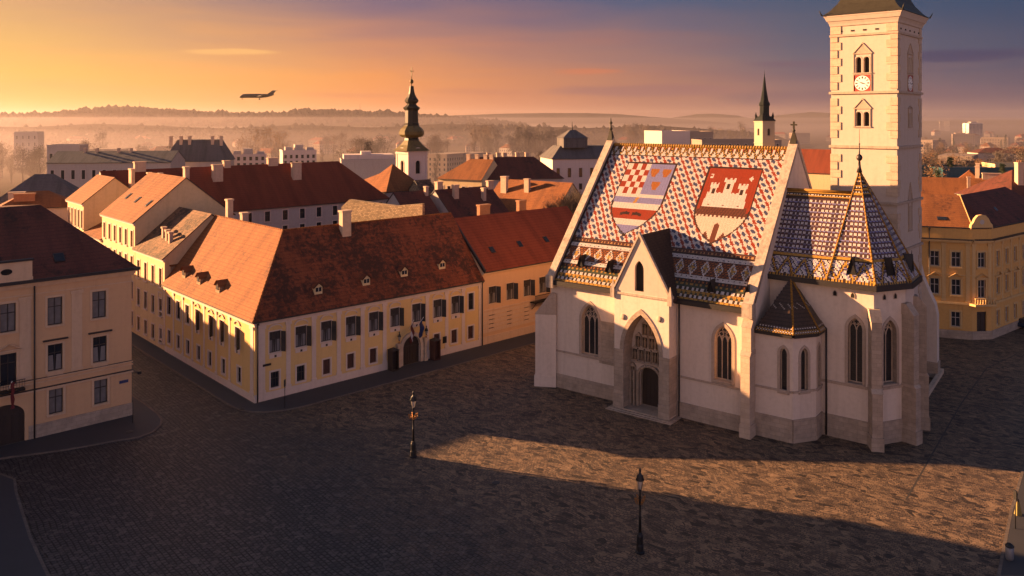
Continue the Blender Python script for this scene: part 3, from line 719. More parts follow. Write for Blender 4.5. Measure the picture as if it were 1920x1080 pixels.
# ---- plinth, string courses, buttresses, downpipes
for a0_, a1_ in ((.02, C.xat(1152, -1.9)), (16.45, CL)):
    mb = MB(); mb.box(a0_, a1_, -0.16, 0.0, 0, 1.5); mb.box(a0_, a1_, -0.1, 0.0, 1.5, 1.62); mb.build('plinth', M['stone'], church)
    mb = MB(); mb.box(a0_, a1_, -0.14, 0, 4.25, 4.45); mb.build('string_course', M['stone_trim'], church)
def buttress(x, y, rz, w, d, steps, mat='stone_light'):
    """steps: list of (depth, z_top) from the ground up; the wall is at local y=0, projecting to -y"""
    m = MB(); z = 0.0; dd = d
    for i, (nd_, zt) in enumerate(steps):
        m.box(-w/2, w/2, -dd, 0.3, z, zt, 0)
        s = (dd-nd_)*1.35; k = 0.05
        m.hull([(-w/2-k, -dd-k, zt), (w/2+k, -dd-k, zt), (w/2+k, 0.3, zt), (-w/2-k, 0.3, zt)], [(-w/2-k, -nd_-.01, zt+s), (w/2+k, -nd_-.01, zt+s), (w/2+k, 0.3, zt+s), (-w/2-k, 0.3, zt+s)], 1, True, False)
        z = zt+s*0.5; dd = nd_
    m.box(-w/2-.1, w/2+.1, -d-.12, 0.3, 0, 1.3, 0)
    return m.build('buttress', [M[mat], M['stone_trim']], church, (x, y, 0), rz)
buttress(0.45, 0, R(-62), 0.9, 2.2, [(0.3, 8.6)], 'church_wall')
buttress(CL-0.45, 0, 0, 0.95, 1.35, [(1.0, 8.2), (0.25, 11.0)])
mb = MB()
for z0, z1 in ((0.1, 12.3),): mb.tube((16.75, -0.12, z0), (16.75, -0.12, z1), 0.09, n=8)
mb.build('downpipe', M['gutter'], church)
# wall niche left of the porch (rough stone)
r = C.rx(1124, 1152, 610, 680, 0); mb = MB(); mb.box(r[0], 10.0, -0.05, 0.0, r[2]-.2, r[3]+.4); mb.build('stone_patch', M['stone'], church)

# ---- the porch with its pointed arch, gable and portal
PY = -1.9
px0, px1 = C.xat(1152, PY), 16.45
za = C.z((px0+px1)/2, PY, 443); ze = C.z((px0+px1)/2, PY, 552)
xm = C.xat(1199, PY)
FP = Facade((px0, PY), (px1, PY))
a = C.rx(1169, 1236, 590, 760, PY); arch = (a[0]-px0, a[1]-px0, 0.25, a[3], 'pointed', a[3]-0.95*(a[1]-a[0]))
mb = MB(); FP.wall(mb, 0, ze, [arch], 1.9, 0, 1)
Facade((px1, PY), (px1, 0)).wall(mb, 0, ze); Facade((px0, 0), (px0, PY)).wall(mb, 0, ze)
mb.build('porch_wall', [M['church_wall'], M['stone']], church)
mb = MB(); sp = arch[5]                                 # stone piers, arch ring, corbels
for xa, xb in ((px0-.03, px0+arch[0]), (px0+arch[1], px1+.04)):
    mb.box(xa, xb-.001, PY-.06, PY+0.0, 0.25, sp-.3); mb.box(xa-.02, xb+.06, PY-.14, PY+.02, sp-.3, sp-.05)
    mb.box(xa-.05, xb+.1, PY-.2, PY, 0.2, 1.6)
mb.box(px1, px1+.05, PY-.06, -.02, 0.25, sp-.1)
o = [(x, z) for x, z in arch_curve(arch[0]+px0, arch[1]+px0, sp, arch[3], 'pointed', 8)]
o2 = [(x, z) for x, z in arch_curve(arch[0]+px0-.42, arch[1]+px0+.42, sp, arch[3]+.6, 'pointed', 8)]
for i in range(len(o)-1):
    q = [o[i], o[i+1], o2[i+1], o2[i]]
    mb.face([(x, PY-.09, z) for x, z in q]); mb.face([(q[3][0], PY-.09, q[3][1]), (q[2][0], PY-.09, q[2][1]), (q[2][0], PY, q[2][1]), (q[3][0], PY, q[3][1])])
mb.build('porch_piers', M['stone'], church)
mb = MB(); g0, g1 = px0-.15, px1+.15                    # gable
gw = C.rx(1190, 1207, 489, 546, PY); mb2 = MB()
for (xa, xb) in ((px0, gw[0]), (gw[1], px1)): pass
def gz(x): return ze+(za-ze)*(1-abs(x-xm)/((xm-px0) if x < xm else (px1-xm)))
mb.face([(px0, PY, ze), (gw[0], PY, ze), (gw[0], PY, gz(gw[0]))]); mb.face([(gw[1], PY, ze), (px1, PY, ze), (gw[1], PY, gz(gw[1]))])
cur = arch_curve(gw[0], gw[1], gw[3]-(gw[1]-gw[0])*0.9, gw[3], 'pointed', 5)
zl = max(ze+.02, gw[2])
mb.face([(gw[0], PY, ze-.01), (gw[1], PY, ze-.01), (gw[1], PY, zl), (gw[0], PY, zl)])
for (xa, z0), (xb, z1) in zip(cur, cur[1:]): mb.face([(xa, PY, z0), (xb, PY, z1), (xb, PY, gz(xb)), (xa, PY, gz(xa))]); mb.face([(xa, PY, z0), (xa, PY+.35, z0), (xb, PY+.35, z1), (xb, PY, z1)])
for x in (gw[0], gw[1]): mb.face([(x, PY, zl), (x, PY+.35, zl), (x, PY+.35, cur[0][1]), (x, PY, cur[0][1])])
mb.face([(gw[0], PY+.35, zl), (gw[1], PY+.35, zl), (gw[1], PY+.35, gw[3]), (gw[0], PY+.35, gw[3])], 2)
for s_ in (-1, 1):
    xe = g0 if s_ < 0 else g1
    lo = [(xe, PY-.15, ze-.1), (xe, PY+.25, ze-.1), (xe, PY+.25, ze+.3), (xe, PY-.15, ze+.3)]; hi = [(xm, PY-.15, za), (xm, PY+.25, za), (xm, PY+.25, za+.45), (xm, PY-.15, za+.45)]
    mb.hull(lo, hi, 1)
    mb.box(xe-.25, xe+.25, PY-.25, PY+.35, ze-.75, ze+.25, 1); mb.hull([(xe-.2, PY-.2, ze+.25), (xe+.2, PY-.2, ze+.25), (xe+.2, PY+.2, ze+.25), (xe-.2, PY+.2, ze+.25)], [(xe-.04, PY-.04, ze+1.2), (xe+.04, PY-.04, ze+1.2), (xe+.04, PY+.04, ze+1.2), (xe-.04, PY+.04, ze+1.2)], 1)
mb.box(px0-.05, px1+.05, PY-.13, PY, ze-.28, ze-.05, 1)
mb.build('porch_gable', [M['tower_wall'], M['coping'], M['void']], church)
mb = MB(); q = TZ/TY; yb = EY+(za-EZ)/q; ye = EY+(ze-EZ)/q
mb.face([(px1+.25, PY+.2, ze-.1), (px1+.25, max(ye, -.1)+.1, ze-.1), (xm, yb+.3, za+.1), (xm, PY+.2, za+.1)])
mb.face([(px0-.25, max(ye, -.1)+.1, ze-.1), (px0-.25, PY+.2, ze-.1), (xm, PY+.2, za+.1), (xm, yb+.3, za+.1)])
mb.box(px1+.22, px1+.4, PY+.1, 0.6, ze-.45, ze-.05)
mb.build('porch_roof', M['dark_tile'], church)
mb = MB(); mb.box(px0-.3, px1+.35, PY-.55, 0, 0, .14); mb.box(px0-.6, px1+.65, PY-.95, 0, 0, .08); mb.box(px0+.2, px1-.2, PY-.2, 0, 0.1, .26); mb.build('steps', M['stone'], church)
# portal: stone screen with rows of statues in niches
mb = MB(); mb.box(px0+arch[0], px0+arch[1], -0.4, -0.03, 4.95, 5.15); sx0 = px0+arch[0]+.15
dc = (door[0]+door[1])/2
for s_ in (-1, 1): mb.box(dc+s_*1.35-.14, dc+s_*1.35+.14, -.4, -.02, 0.25, 4.0)
cur = arch_curve(dc-1.35, dc+1.35, door[3]-1.0, door[3]+.1, 'round', 7)
for (xa, z0), (xb, z1) in zip(cur, cur[1:]): mb.tube((xa, -.25, z0), (xb, -.25, z1), .17, n=6)
for i in range(3): mb.box(px0+arch[0]+.1+i*.38, px0+arch[0]+.22+i*.38, -.5-.12*(2-i), -.02, .25, 4.1)
mb.build('portal_frame', M['stone'], church)
def statue(x, z, h=1.05):
    m = MB(); w = .3
    m.box(-w-.06, w+.06, -.38, -.02, -.12, 0, 1); m.box(-w-.06, -w, -.3, -.02, 0, h+.15, 1); m.box(w, w+.06, -.3, -.02, 0, h+.15, 1)
    m.hull([(-w-.08, -.36, h+.12), (w+.08, -.36, h+.12), (w+.08, -.02, h+.12), (-w-.08, -.02, h+.12)], [(-.05, -.3, h+.5), (.05, -.3, h+.5), (.05, -.02, h+.5), (-.05, -.02, h+.5)], 1)
    m.lathe([(.2, 0), (.17, .3), (.19, .6), (.21, .75), (.09, .83), (.08, .86), (.11, .93), (.1, 1.02), (.04, 1.07)], (0, -.2, 0), 8, 0, sx=1, sy=.7)
    m.face([(-w, -.03, 0), (w, -.03, 0), (w, -.03, h+.12), (-w, -.03, h+.12)], 2)
    return m.build('statue_niche', [plain_stat, M['stone'], M['void']], church, (x, 0, z))
plain_stat = plaster('statue_stone', (0.22, 0.16, 0.11), .5)
xc = px0+(arch[0]+arch[1])/2
for z, n in ((5.3, 5), (6.75, 4), (8.2, 2)):
    for i in range(n): statue(xc+(i-(n-1)/2)*.83, z)
for z in (2.1, 3.6): statue(dc-2.05, z-.2, .95)
for k in (-1, 1):
    mb = MB(); mb.lathe([(0.05, 0), (.3, .0), (.33, .05), (.3, .1), (.05, .12)], (0, 0, 0), 14)
    o_ = mb.build('roundel', M['stone_trim'], church, (xc+k*2.2, PY-.0, arch[3]-.35+.2*k)); o_.rotation_euler = (R(90), 0, 0)

# ---- choir with its polygonal apse
KY, KE, KRZ = 4.5, 15.6, 24.1; KC = (32.5, 10.0); AP = 5.5
def octo(ap, deg): r_ = ap/math.cos(R(22.5)); return (KC[0]+r_*math.cos(R(deg)), KC[1]+r_*math.sin(R(deg)))
pts = [(35.2, 4.5), (37.35, 7.9), (37.35, 12.1), (35.2, 15.5)]
def apoly(off):
    P = [(30.9, 4.5)]+pts+[(30.9, 15.5)]; out = []
    for i, b in enumerate(P):
        b = Vector(b); a = Vector(P[i-1]) if i else Vector((25, 4.5)); c = Vector(P[i+1]) if i < 5 else Vector((25, 15.5))
        e1, e2 = (b-a).normalized(), (c-b).normalized(); n1, n2 = Vector((e1.y, -e1.x)), Vector((e2.y, -e2.x)); k = (n1+n2)/(1+n1.dot(n2)); out.append(tuple(b+k*off))
    return out
kx = pts[0][0]
FK = Facade((CL, KY), (kx, KY)); FA = [Facade(pts[i], pts[i+1]) for i in range(3)]
w1 = C.rx(1590, 1617, 596, 719, KY); wk = (w1[0]-CL, w1[1]-CL, w1[2], w1[3], 'pointed')
u = sorted([0.9, 3.1]); 
def fspan(f, u0, u1, v0, v1, sh=0.0):
    k0, k1 = ((q-CU)/FPX for q in (u0, u1)); r_ = []
    for k in (k0, k1):
        A0 = C.w(*f.a); B0 = C.w(f.a[0]+f.t[0], f.a[1]+f.t[1]); t = (B0[0]-A0[0], B0[1]-A0[1])
        r_.append((k*A0[1]-A0[0])/(t[0]-k*t[1]))
    Y = C.w(*f.p((r_[0]+r_[1])/2, 0)[:2])[1]
    return (min(r_), max(r_), CAMZ-(v1-HV)/FPX*Y, CAMZ-(v0-HV)/FPX*Y)
wa = (1.15, 2.85, wk[2]+.1, wk[3]-.1, 'pointed')
mb = MB(); FK.wall(mb, 0, KE, [wk], .6, 0, 1); FA[0].wall(mb, 0, KE, [wa], .6, 0, 1); FA[1].wall(mb, 0, KE, [wa], .6, 0, 1); FA[2].wall(mb, 0, KE)
Facade(pts[3], (CL, pts[3][1])).wall(mb, 0, KE)
mb.build('choir_wall', [M['church_wall'], M['stone']], church)
window(church, FK, wk, ST['n2'], .55); window(church, FA[0], wa, ST['n2'], .55); window(church, FA[1], wa, ST['n2'], .55)
def band(fs, z0, z1, t, name, mat):
    m = MB()
    for f in fs:
        q = [f.p(-.0, 0, -t)[:2], f.p(f.L, 0, -t)[:2], f.p(f.L, 0, 0.0)[:2], f.p(0, 0, 0.0)[:2]]
        m.prism(q, z0, z1, 0, True)
    return m.build(name, M[mat], church)
band([FK]+FA, 0, 2.2, .14, 'plinth', 'stone'); band([FK]+FA, 5.35, 5.6, .13, 'string_course', 'stone_trim')
for f, ss in ((FK, (6.6, 8.3)), (FA[0], (1.3, 2.7))):
    for s_ in ss:
        mb = MB(); o = outline(.34, .5, 'pointed'); mb.face([(x, -.02, z) for x, z in o]); ring(mb, o, .06, -.05, -.0, 1, grow=True)
        mb.build('vent_opening', [M['void'], M['stone_trim']], church, f.p(s_, 14.2), f.rz)
buttress(pts[0][0], pts[0][1], math.atan2(.45, .89), .95, 1.4, [(1.1, 5.5), (.3, 12.3)], 'stone')
buttress(pts[1][0], pts[1][1], math.atan2(.95, .3), .95, 1.3, [(1.1, 5.5), (.3, 12.6)], 'stone')
buttress(pts[2][0], pts[2][1], math.atan2(.95, -.3), .95, 1.3, [(1.1, 5.5), (.3, 12.6)], 'stone')
def choir_col(x, t):
    i, j = int(x/.16), int(t/.16)
    if t < 2.3:
        if t < .22: return jit(Y_ if i % 2 else D_)
        z = abs(((x/1.7) % 1.0)-.5)*2; dd = abs((t-.2)/1.9-z)
        if dd < .16: return jit(Y_ if dd < .1 else D_)
        return jit(W_ if dd > .3 and (i+j) % 3 else (P_ if (i+j) % 2 else D_))
    if t < 2.65: return jit(Y_ if t > 2.4 else D_)
    if t > 9.4: return jit(W_ if (j % 4 == 1 and i % 2) else (Y_ if j % 3 == 0 else D_))
    q, r_ = (x/.45) % 1.0, (t/.56) % 1.0
    if r_ < .5: return jit(W_ if q < .52 else (0.05, .02, .02))
    if r_ < .72: return jit((.09, .025, .02) if q < .55 else (.05, .035, .06))
    return jit(P_ if q > .3 else (.10, .06, .10)) if int(t/.56) % 2 else jit((.16, .13, .2) if q > .5 else (.06, .02, .03))
mb = MB(); e0 = (KY-.55, KE+.1); rl = math.hypot(KC[1]-e0[0], KRZ-e0[1]); ty, tz = (KC[1]-e0[0])/rl, (KRZ-e0[1])/rl
oc = apoly(.55)
APEX = (KC[0], KC[1], 26.6)
tile_slope(mb, (CL, e0[0], e0[1]), (1, 0, 0), (0, ty, tz), KC[0]-CL, rl, .14, choir_col, lambda x, t: x < oc[0][0]-CL+(t/rl)*(KC[0]-oc[0][0])*1.03)
for i in range(3):
    p, q = Vector((*oc[i], e0[1])), Vector((*oc[i+1], e0[1])); U = (q-p).normalized(); mid = (p+q)/2; T = Vector(APEX)-mid; H = T.length; T.normalize(); Wd = (q-p).length
    tile_slope(mb, p, U, T, Wd, H, .14, choir_col, lambda x, t: abs(x-Wd/2) < Wd/2*(1-t/H)+.02)
mb.build('choir_roof', M['glazed'], church)
mb = MB()
mb.face([(CL, e0[0], e0[1]-.05), (KC[0], e0[0], e0[1]-.05), (KC[0], KC[1], KRZ-.05), (CL, KC[1], KRZ-.05)]); mb.face([(KC[0], 2*KC[1]-e0[0], e0[1]), (CL, 2*KC[1]-e0[0], e0[1]), (CL, KC[1], KRZ), (KC[0], KC[1], KRZ)])
for i in range(5): mb.face([(*oc[i], e0[1]-.05), (*oc[i+1], e0[1]-.05), (APEX[0], APEX[1], APEX[2]-.05)])
mb.build('choir_roof_base', M['dark_tile'], church)
ridge_m = plaster('yellow_ridge_tile', (0.27, 0.14, 0.03), .45, (.08, .04, .02), 3)
mb = MB()
for i in range(6):
    a, b = Vector((*oc[i], e0[1]+.1)), Vector(APEX)
    for k in range(34):
        p, q = a.lerp(b, k/34), a.lerp(b, (k+.9)/34); mb.tube(p, q, .15*(1-k/60), .12*(1-k/60), 5)
mb.tube((CL, KC[1], KRZ+.05), (KC[0], KC[1], KRZ+.05), .17, n=6)
mb.build('hip_tiles', ridge_m, church)
mb = MB(); mb.lathe([(.3, -.3), (.16, .3), (.1, .9), (.28, 1.1), (.33, 1.3), (.25, 1.5), (.08, 1.65), (.045, 2.6), (.1, 2.7), (.03, 2.8), (.015, 4.3)], APEX, 8); mb.build('spire_finial', M['gutter'], church)
mb = MB()
go = apoly(.75)[1:5]; gi = apoly(.05)[1:5]
mb.box(CL, go[0][0]-.02, KY-.75, KY-.03, KE-.4, KE+.12)
for i in range(3): mb.hull([(*gi[i], KE-.42), (*go[i], KE-.42), (*go[i+1], KE-.42), (*gi[i+1], KE-.42)], [(*gi[i], KE+.14), (*go[i], KE+.14), (*go[i+1], KE+.14), (*gi[i+1], KE+.14)])
mb.build('gutter', M['gutter'], church)
for i, (sx, sz) in enumerate(((0, .9), (1, .9), (2, .9))):
    p, q = Vector((*oc[i], e0[1])), Vector((*oc[i+1], e0[1])); mid = (p+q)/2; T = (Vector(APEX)-mid).normalized(); c = mid+T*(1.2)
    g = gablet(0, 0, 0, .95, 1.7, 1.0); g.location = c+Vector((0, 0, -.3)); U = (q-p).normalized(); g.rotation_euler = (0, 0, math.atan2(U.y, U.x)); g.location = g.location-Vector((T.x, T.y, 0)).normalized()*.15
mb = MB(); mb.tube((CL+5.8, KY-.2, .1), (CL+5.8, KY-.2, 10.8), .1, n=8); mb.tube((CL+5.8, KY-.2, 10.8), (CL+5.2, KY-.5, 11.3), .1, n=8); mb.build('downpipe', M['gutter'], church)

# ---- the small stair turret in the corner between nave and choir
tp = [(CL+.02, .2), (28.7, .3), (30.25, 2.5), (30.25, KY)]; TF = [Facade(tp[i], tp[i+1]) for i in range(3)]
TE = 10.7
hs = [(lambda r_: (r_[0]-CL, r_[1]-CL, r_[2], r_[3], 'pointed'))(C.rx(1462, 1475, 652, 734, .25))]
hs.append((TF[1].L/2-.42, TF[1].L/2+.42, hs[0][2]+.05, hs[0][3], 'pointed')); hs.append((TF[2].L/2-.35, TF[2].L/2+.35, hs[0][2]+.05, hs[0][3], 'pointed'))
turret = MB()
for f, h in zip(TF, hs): f.wall(turret, 0, TE, [h], .4, 0, 1)
tur = turret.build('chapel_turret', [M['church_wall'], M['stone']], church)
for f, h in zip(TF, hs): window(tur, f, h, ST['n1'], .36, merge=True)
def tband(z0, z1, t, name, mat):
    m = MB()
    for f in TF: m.prism([f.p(0, 0, -t)[:2], f.p(f.L, 0, -t)[:2], f.p(f.L, 0)[:2], f.p(0, 0)[:2]], z0, z1, 0, True)
    m.build(name, M[mat], tur)
tband(0, 2.3, .12, 'plinth', 'stone'); tband(4.9, 5.1, .13, 'string_course', 'stone_trim'); tband(TE-.35, TE, .3, 'gutter', 'gutter')
tc_ = (27.3, 4.0); tz_ = 15.6; ro = [(CL+.1, -.3), (28.95, -.2), (30.75, 2.35), (30.75, 4.45)]
def tur_col(x, t): 
    i, j = int(x/.14), int(t/.14)
    if t < .75: return jit((Y_, W_, Y_, D_, W_)[j % 5] if (i+j) % 2 else D_)
    if 2.6 < t < 3.4 and (i+j) % 6 < 1: return jit((.4, .33, .26))
    return jit((.06, .036, .026) if (j % 3) else (.03, .02, .016), .3)
mb = MB()
for i in range(3):
    p, q = Vector((*ro[i], TE+.05)), Vector((*ro[i+1], TE+.05)); ap = Vector((*tc_, tz_)); U = (q-p).normalized(); N = (q-p).cross(ap-p).normalized(); T = N.cross(U); H = (ap-p).dot(T); xa = (ap-p).dot(U); Wd = (q-p).length
    mb.face([p-N*.04, q-N*.04, ap-N*.04], 0, (.025, .02, .018))
    tile_slope(mb, p, U, T, Wd, H, .14, tur_col, lambda x, t: xa*t/H < x < Wd-(Wd-xa)*t/H if xa < Wd else xa*t/H < x < Wd+(xa-Wd)*t/H)
mb.build('turret_roof', M['glazed'], tur)
mb = MB()
for i in (1, 2):
    a, b = Vector((*ro[i], TE+.1)), Vector((*tc_, tz_))
    for k in range(22): mb.tube(a.lerp(b, k/22), a.lerp(b, (k+.9)/22), .13, .1, 5)
mb.tube((*tc_, tz_), (tc_[0], tc_[1], tz_+1.4), .08, .02, 6)
mb.build('hip_tiles', ridge_m, tur)

# ---- the bell tower
T0 = Frame(43.9, 91.2, -42.0)
lx, ly = C.l(43.9, 91.2)
TWX, TWY, TTOP = 7.43, 9.4, 43.4
tw = MB()
TFa = Facade((-TWX, 0), (0, 0)); TFb = Facade((0, 0), (0, TWY)); 
def tz(v): return CAMZ-(v-HV)/FPX*91.2
tcx = TWX/2-.1
def twin(cx, z0, z1, w=.72, gap=.2): return [(cx-gap/2-w, cx-gap/2, z0, z1, 'round'), (cx+gap/2, cx+gap/2+w, z0, z1, 'round')]
A1, A2 = (tz(134), tz(103)), (tz(237), tz(209))
tb = TWY*.52
ha = twin(tcx, *A1, .66, .24)+twin(tcx, *A2, .66, .24)
hb = twin(tb, A1[0]+.1, A1[1], .5, .3)+twin(tb, A2[0], A2[1]-.1, .45, .3)+twin(tb, 18.9, 22.0-.3, .4, .3)+[(tb-.35, tb+.35, 10.2, 14.2, 'pointed')]
TFa.wall(tw, 0, TTOP, ha, .45); TFb.wall(tw, 0, TTOP, hb, .45); Facade((0, TWY), (-TWX, TWY)).wall(tw, 0, TTOP); Facade((-TWX, TWY), (-TWX, 0)).wall(tw, 0, TTOP)
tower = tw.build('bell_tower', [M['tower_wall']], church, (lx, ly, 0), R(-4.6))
for f, hh in ((TFa, ha), (TFb, hb)):
    for h in hh: window(tower, f, h, dict(id='belfry', ft=.05, nv=0, tr=(), sw=.1, sp=.04, mats=[M['stone_trim'], M['tower_wall']], pane=M['void']), .4, 'belfry_window', merge=True)
def rect(off, z): return [(-TWX-off, -off, z), (off, -off, z), (off, TWY+off, z), (-TWX-off, TWY+off, z)]
def collar(z0, z1, t, t2=None, nm='string_course', mat='stone_trim'):
    m = MB(); m.hull(rect(t2 if t2 is not None else t, z0), rect(t, z1)); return m.build(nm, M[mat], tower)
for v, h in ((172, .28), (277, .3), (383, .3), (474, .3)): collar(tz(v)-h/2, tz(v)+h/2, .22)
collar(tz(58)-.25, tz(58), .16)
m = MB()
for z0, z1, t0, t1 in ((43.0, 43.25, .12, .2), (43.25, 43.6, .18, .35), (43.6, 44.1, .42, .62), (44.1, 44.3, .66, .7)): m.hull(rect(t0, z0), rect(t1, z1))
m.build('cornice', M['tower_wall'], tower)
m = MB(); prof = [(.82, 44.3), (.55, 44.5), (.2, 44.8), (-.1, 45.2), (-.5, 45.7), (-.85, 46.4), (-1.15, 47.3), (-1.5, 48.2), (-2.1, 48.9), (-2.7, 49.3), (-2.75, 51.5), (-2.5, 51.7), (-2.75, 52.2), (-3.1, 53.2), (-3.5, 54.4), (-3.65, 56)]
for (o0, z0), (o1, z1) in zip(prof, prof[1:]): m.hull(rect(o0, z0), rect(o1, z1), 0, False, False)
m.face(rect(-3.65, 56)); m.lathe([(.1, 56), (.35, 56.6), (.1, 57.1), (.05, 59)], (-TWX/2, TWY/2, 0), 8)
for cx, cy in ((-TWX-.8, -.8), (.8, -.8), (.8, TWY+.8), (-TWX-.8, TWY+.8)): m.tube((cx, cy, 44.3), (cx+(.25 if cx > 0 else -.25), cy+(.25 if cy > 0 else -.25), 44.9), .1, .04, 5)
m.build('tower_roof', M['copper'], tower)
m = MB()                                               # corner stones
for (z, i) in [(1.2+k*.95, k) for k in range(44)]:
    if any(abs(z+.47-tz(v)) < .6 for v in (172, 277, 383, 474)): continue
    a, b = (1.15, .75) if i % 2 else (.75, 1.15)
    g = .085
    m.box(-TWX-g, -TWX+a, -g, .0, z, z+.9); m.box(-a, g, -g, .0, z, z+.9); m.box(0, g, 0, b, z, z+.9); m.box(0, g, TWY-b, TWY+g, z, z+.9)
m.build('corner_stones', M['stone_light'], tower)
def pediment(f, cx, z, w, h, z0, mat=0):
    m = MB()
    def P(x, zz, d): return f.p(cx+x, zz, d)
    pr = [(-w/2, z), (w/2, z), (0, z+h)]
    m.face([P(x, zz, -.04) for x, zz in pr])
    for (xa, za_), (xb, zb_) in ((pr[0], pr[1]), (pr[1], pr[2]), (pr[2], pr[0])):
        m.tube(P(xa, za_, -.06), P(xb, zb_, -.06), .07, n=4, smooth=False)
    for s_ in (-1, 1):
        m.tube(P(s_*(w/2-.12), z0, -.05), P(s_*(w/2-.12), z, -.05), .06, n=4, smooth=False)
    m.tube(P(-w/2, z0, -.07), P(w/2, z0, -.07), .09, n=4, smooth=False)
    return m.build('window_pediment', M['stone_trim'], tower)
pediment(TFa, tcx, tz(97), 2.2, 1.25, A1[0]-.05); pediment(TFa, tcx, tz(203), 2.0, 1.15, A2[0]-.1); pediment(TFb, tb, tz(97), 2.2, 1.25, A1[0]); pediment(TFb, tb, tz(203), 1.7, .3, A2[0]-.1); pediment(TFb, tb, 22.2, 1.6, 2.2, 18.7)
def clock(f, cx):
    m = MB(); zc = tz(154); r_ = .88
    def P(x, z, d): return f.p(cx+x, zc+z, -d)
    m.face([P(-.98, -.98, .03), P(.98, -.98, .03), P(.98, .98, .03), P(-.98, .98, .03)], 0)
    for (xa, z0), (xb, z1) in (((-1, -1), (1, -1)), ((1, -1), (1, 1)), ((1, 1), (-1, 1)), ((-1, 1), (-1, -1))): m.tube(P(xa, z0, .05), P(xb, z1, .05), .06, n=4, m=1, smooth=False)
    m.face([P(r_*math.cos(2*math.pi*i/32), r_*math.sin(2*math.pi*i/32), .06) for i in range(32)], 2)
    for k in range(12):
        a = math.pi*k/6; c_, s_ = math.cos(a), math.sin(a); w = .06 if k % 3 else .085
        m.face([P(c_*.78-s_*w, s_*.78+c_*w, .075), P(c_*.78+s_*w, s_*.78-c_*w, .075), P(c_*.52+s_*w*.5, s_*.52-c_*w*.5, .075), P(c_*.52-s_*w*.5, s_*.52+c_*w*.5, .075)], 3)
    for a, l, w in ((R(-18), .66, .07), (R(157), .6, .06)):
        c_, s_ = math.cos(a), math.sin(a)
        m.face([P(-s_*w-c_*.1, c_*w-s_*.1, .1), P(s_*w-c_*.1, -c_*w-s_*.1, .1), P(c_*l, s_*l, .1)], 3)
    return m.build('clock', [M['red'], M['stone_trim'], M['white'], M['iron']], tower)
clock(TFa, tcx); clock(TFb, tb)
for k in range(5):
    for f, L_ in ((TFa, TWX), (TFb, TWY)):
        m = MB(); q = L_*(k+.8)/5.4; m.prism([f.p(q-.18, 0, -.05)[:2], f.p(q+.18, 0, -.05)[:2], f.p(q+.18, 0)[:2], f.p(q-.18, 0)[:2]], tz(53), tz(50)); m.build('frieze_opening', M['void'], tower)
# sloping buttress wall behind the tower
m = MB(); X1 = C.xat(1757, 31.0); xs_ = [X1-6.0, X1-2.3, X1-1.6, X1-.8, X1-.25, X1]; zs_ = [17.5, 15.2, 12.2, 10.2, 9.0, 7.6]
prof = [(xs_[0], 0)]+[(X1, 0)]+[(x, z) for x, z in reversed(list(zip(xs_, zs_)))]
lo = [(x, 31.0, z) for x, z in prof]; hi = [(x, 32.4, z) for x, z in prof]; m.hull(lo, hi, 0)
m.box(X1-6.1, X1+.12, 30.85, 32.5, 0, 1.9, 1)
m.build('tower_buttress', [M['church_wall'], M['stone']], church)
# ------------------------------------------------------------ houses
def leaf(mb, x, d, w, h, ang, side, m=0, mg=2):
    """an opened casement leaf hinged at x, turned outwards by ang"""
    c, s_ = math.cos(ang), math.sin(ang)
    def P(q, z, o=0.0): return (x+side*q*c, d-q*s_-o, z)
    t = .05
    for a, b, z0, z1 in ((0, t, 0, h), (w-t, w, 0, h), (t, w-t, 0, t*1.4), (t, w-t, h-t*1.4, h), (t, w-t, h*.6, h*.6+.05)):
        mb.face([P(a, z0), P(b, z0), P(b, z1), P(a, z1)], m); mb.face([P(b, z0, .04), P(a, z0, .04), P(a, z1, .04), P(b, z1, .04)], m)
    mb.face([P(t, t, .02), P(w-t, t, .02), P(w-t, h-t, .02), P(t, h-t, .02)], mg)
def leaves(mb, w, h, d):
    for s_ in (-1, 1): leaf(mb, s_*(w/2-.02), -.02, w*.45, h*.97, R(58 if s_ > 0 else 93), s_, 0, 2)
def curtain(mb, w, h, d):
    for s_ in (-1, 1): mb.face([(s_*w*.47 if s_ < 0 else w*.06, d+.004, .06), (w*.47 if s_ > 0 else -w*.06, d+.004, .06), (w*.47 if s_ > 0 else -w*.12, d+.004, h*.58), (s_*w*.47 if s_ < 0 else w*.12, d+.004, h*.58)], 3)
M['curtain'] = plain('net_curtain', (.20, .18, .17), .8, var=.2)
def leafr(mb, w, h, d): leaf(mb, w/2-.02, -.02, w*.42, h*.97, R(62), 1, 0, 2)
def apron(mb, w, h, d):
    mb.box(-w/2-.02, w/2+.02, -.06, 0, -.62, -.16, 1); mb.box(-.12, .12, -.1, -.05, -.55, -.3, 0)
    c = arch_curve(-w/2-.1, w/2+.1, h+.3, h+.75, 'round', 5)
    for (xa, za_), (xb, zb_) in zip(c, c[1:]): mb.tube((xa, -.07, za_), (xb, -.07, zb_), .09, n=4, m=1, smooth=False)
def hood(mb, w, h, d):
    mb.box(-w/2-.45, w/2+.45, -.32, 0, h+.42, h+.55, 0); mb.box(-w/2-.35, w/2+.35, -.2, 0, h+.3, h+.42, 1)
    mb.box(-w/2-.05, w/2+.05, -.1, 0, -.5, -.16, 1)
def gable_hood(mb, w, h, d):
    for s_ in (-1, 1): mb.hull([(s_*(w/2+.4)-.05, -.3, h+.3), (s_*(w/2+.4)+.05, -.3, h+.3), (s_*(w/2+.4)+.05, 0, h+.3), (s_*(w/2+.4)-.05, 0, h+.3)], [(-.05, -.3, h+.95), (.05, -.3, h+.95), (.05, 0, h+.95), (-.05, 0, h+.95)], 1)
    mb.box(-w/2-.45, w/2+.45, -.25, 0, h+.22, h+.34, 1)
